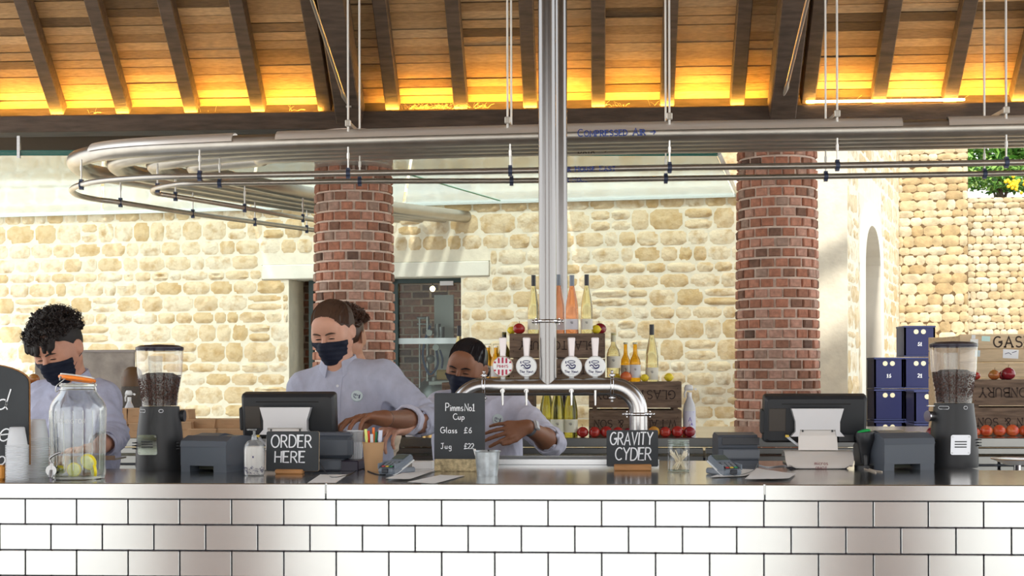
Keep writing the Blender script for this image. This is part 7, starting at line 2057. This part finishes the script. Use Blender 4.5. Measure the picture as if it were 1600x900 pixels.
# her watch and hair band
def band(parent, base, a, b, r, w, mat, name, n=24, frac=.0):
    d = (b - a).normalized(); c = a.lerp(b, frac) - base
    m = MB(); m.tube([c - d * w / 2, c - d * w * .4, c + d * w * .4, c + d * w / 2], [r, r + .002, r + .002, r], n); return m.build(name, mat, None, smooth=True), c, d
e_, w_ = U(862, 692, 5.72), U(823, 667, 5.50)
tW = thing('wrist_watch', 'grey-strapped square smart watch on the woman\'s bent arm', 'watch', w_)
d = (e_ - w_).normalized(); m = MB(); c = d * .018; m.tube([c - d * .011, c - d * .009, c + d * .009, c + d * .011], [.029, .0315, .0315, .029], 24); m.build('strap', M('grey_strap', (.12, .13, .15), .5), tW, smooth=True)
nn = (-FWD * .85 + RIGHT * .35 + UP * .45); nn = (nn - d * nn.dot(d)).normalized(); xx = d; yy = nn.cross(xx)
Rw = Matrix((xx, yy, nn)).transposed(); m = MB(); m.box(c + nn * .034, (.032, .038, .010), R=Rw, bev=.003); m.build('watch_case', silver, tW); m = MB(); m.box(c + nn * .0395, (.026, .032, .002), R=Rw); m.build('watch_glass', M('watch_glass', (.006, .008, .010), .08), tW)
e_, w_ = U(651, 657, 5.50), U(601, 654, 5.02); d = (e_ - w_).normalized(); uu = d.orthogonal().normalized(); vv = d.cross(uu)
o = MB().tube([(uu * math.cos(a) + vv * math.sin(a)) * .0285 for a in [2 * PI * i / 28 for i in range(28)]], .0022, 6, closed=True).build('hair_band', black, smooth=True); o.location = w_ + d * .012; tag(o, 'thin black elastic band round the wrist of the hand over the cup', 'band')
# the cup she holds
cpx = U(554.5, 722, 4.86); sC = 4.86 / F_PX
t = thing('pint_cup', 'ribbed clear plastic pint cup held under the woman\'s fingers', 'cup', cpx); hC = 49 * sC
m = MB(); m.lathe([(.0005, .001), (9.5 * sC, .0), (10 * sC, .003), (12.6 * sC, hC * .96), (13.2 * sC, hC * .965), (13.2 * sC, hC), (12.4 * sC, hC)], 28); m.lathe([(11.9 * sC, hC * .66), (12.3 * sC, hC * .665), (11.9 * sC, hC * .67)], 28); m.build('cup_wall', thin_glass('pint_plastic', (.9, .92, .94), .06, haze=.38, hazec=(.95, .97, 1.0)), t, smooth=True)
m = MB()
for i in range(22): a = 2 * PI * i / 22; m.tube([V(10.1 * sC * math.cos(a), 10.1 * sC * math.sin(a), .006), V(11.8 * sC * math.cos(a), 11.8 * sC * math.sin(a), hC * .64)], .0008, 4)
m.tube([V(13.1 * sC * math.cos(a), 13.1 * sC * math.sin(a), hC) for a in [2 * PI * i / 28 for i in range(28)]], .0011, 5, closed=True)
m.build('rib', M('cup_rib', (.85, .87, .90), .3), t, smooth=True)
# -- young man at the left
ty, tipy, by_ = person('young man with curly dark hair and navy mask looking down behind the drinks jar',
    (93, 545, 5.5), (-20, 30, -6), 1.0, U(112, 598, 5.56), U(66, 624, 5.58), U(160, 624, 5.52), U(60, 700, 5.45), U(176, 682, 5.44), U(84, 726, 5.18), U(147, 704, 5.18),
    skin('light_tan_skin', (.60, .30, .20)), M('young_shirt_cloth', (.50, .52, .68), .85, var=.14, vscale=26, bump=.55, bscale=24), hair_d, hair_curly(3), sleeve=(.40, .52), jaw=1.0, torso_w=1.0, tyaw=-10,
    hands=(dict(d=V(.25, -.9, -.2), n=V(0, -.2, -1), side=1, curls=(25, 30, 32, 36)), dict(d=V(-.45, -.7, .05), n=V(0, -.3, -1), side=-1, curls=(35, 40, 42, 46))))
p = U(170, 716, 5.05); o = MB().box((0, 0, .0), (.085, .12, .006), taper=(1, 1)).build('steel_scoop', steel); m = None
o.location = p; tag(o, 'small flat steel tray held by the young man behind the drinks jar', 'tray')
MB().box((0, -.06, .006), (.085, .004, .014)).build('tray_rim', steel, o)
# -- person behind, turned away
tb_, tipb, bb_ = person('person in a cream top with short curly hair, turned away behind the tall man',
    (542, 527, 6.6), (165, 4, 3), .98, U(553, 574, 6.62), U(512, 598, 6.64), U(590, 592, 6.62), U(500, 680, 6.66), U(606, 680, 6.6), U(508, 740, 6.75), U(600, 740, 6.75),
    skin('warm_skin', (.55, .28, .18)), cream_sh, M('chestnut_hair', (.05, .022, .012), .45), hair_curly(11, True), sleeve=(.3, .3), torso_w=1.15, mask=False, collar=False, tyaw=180)
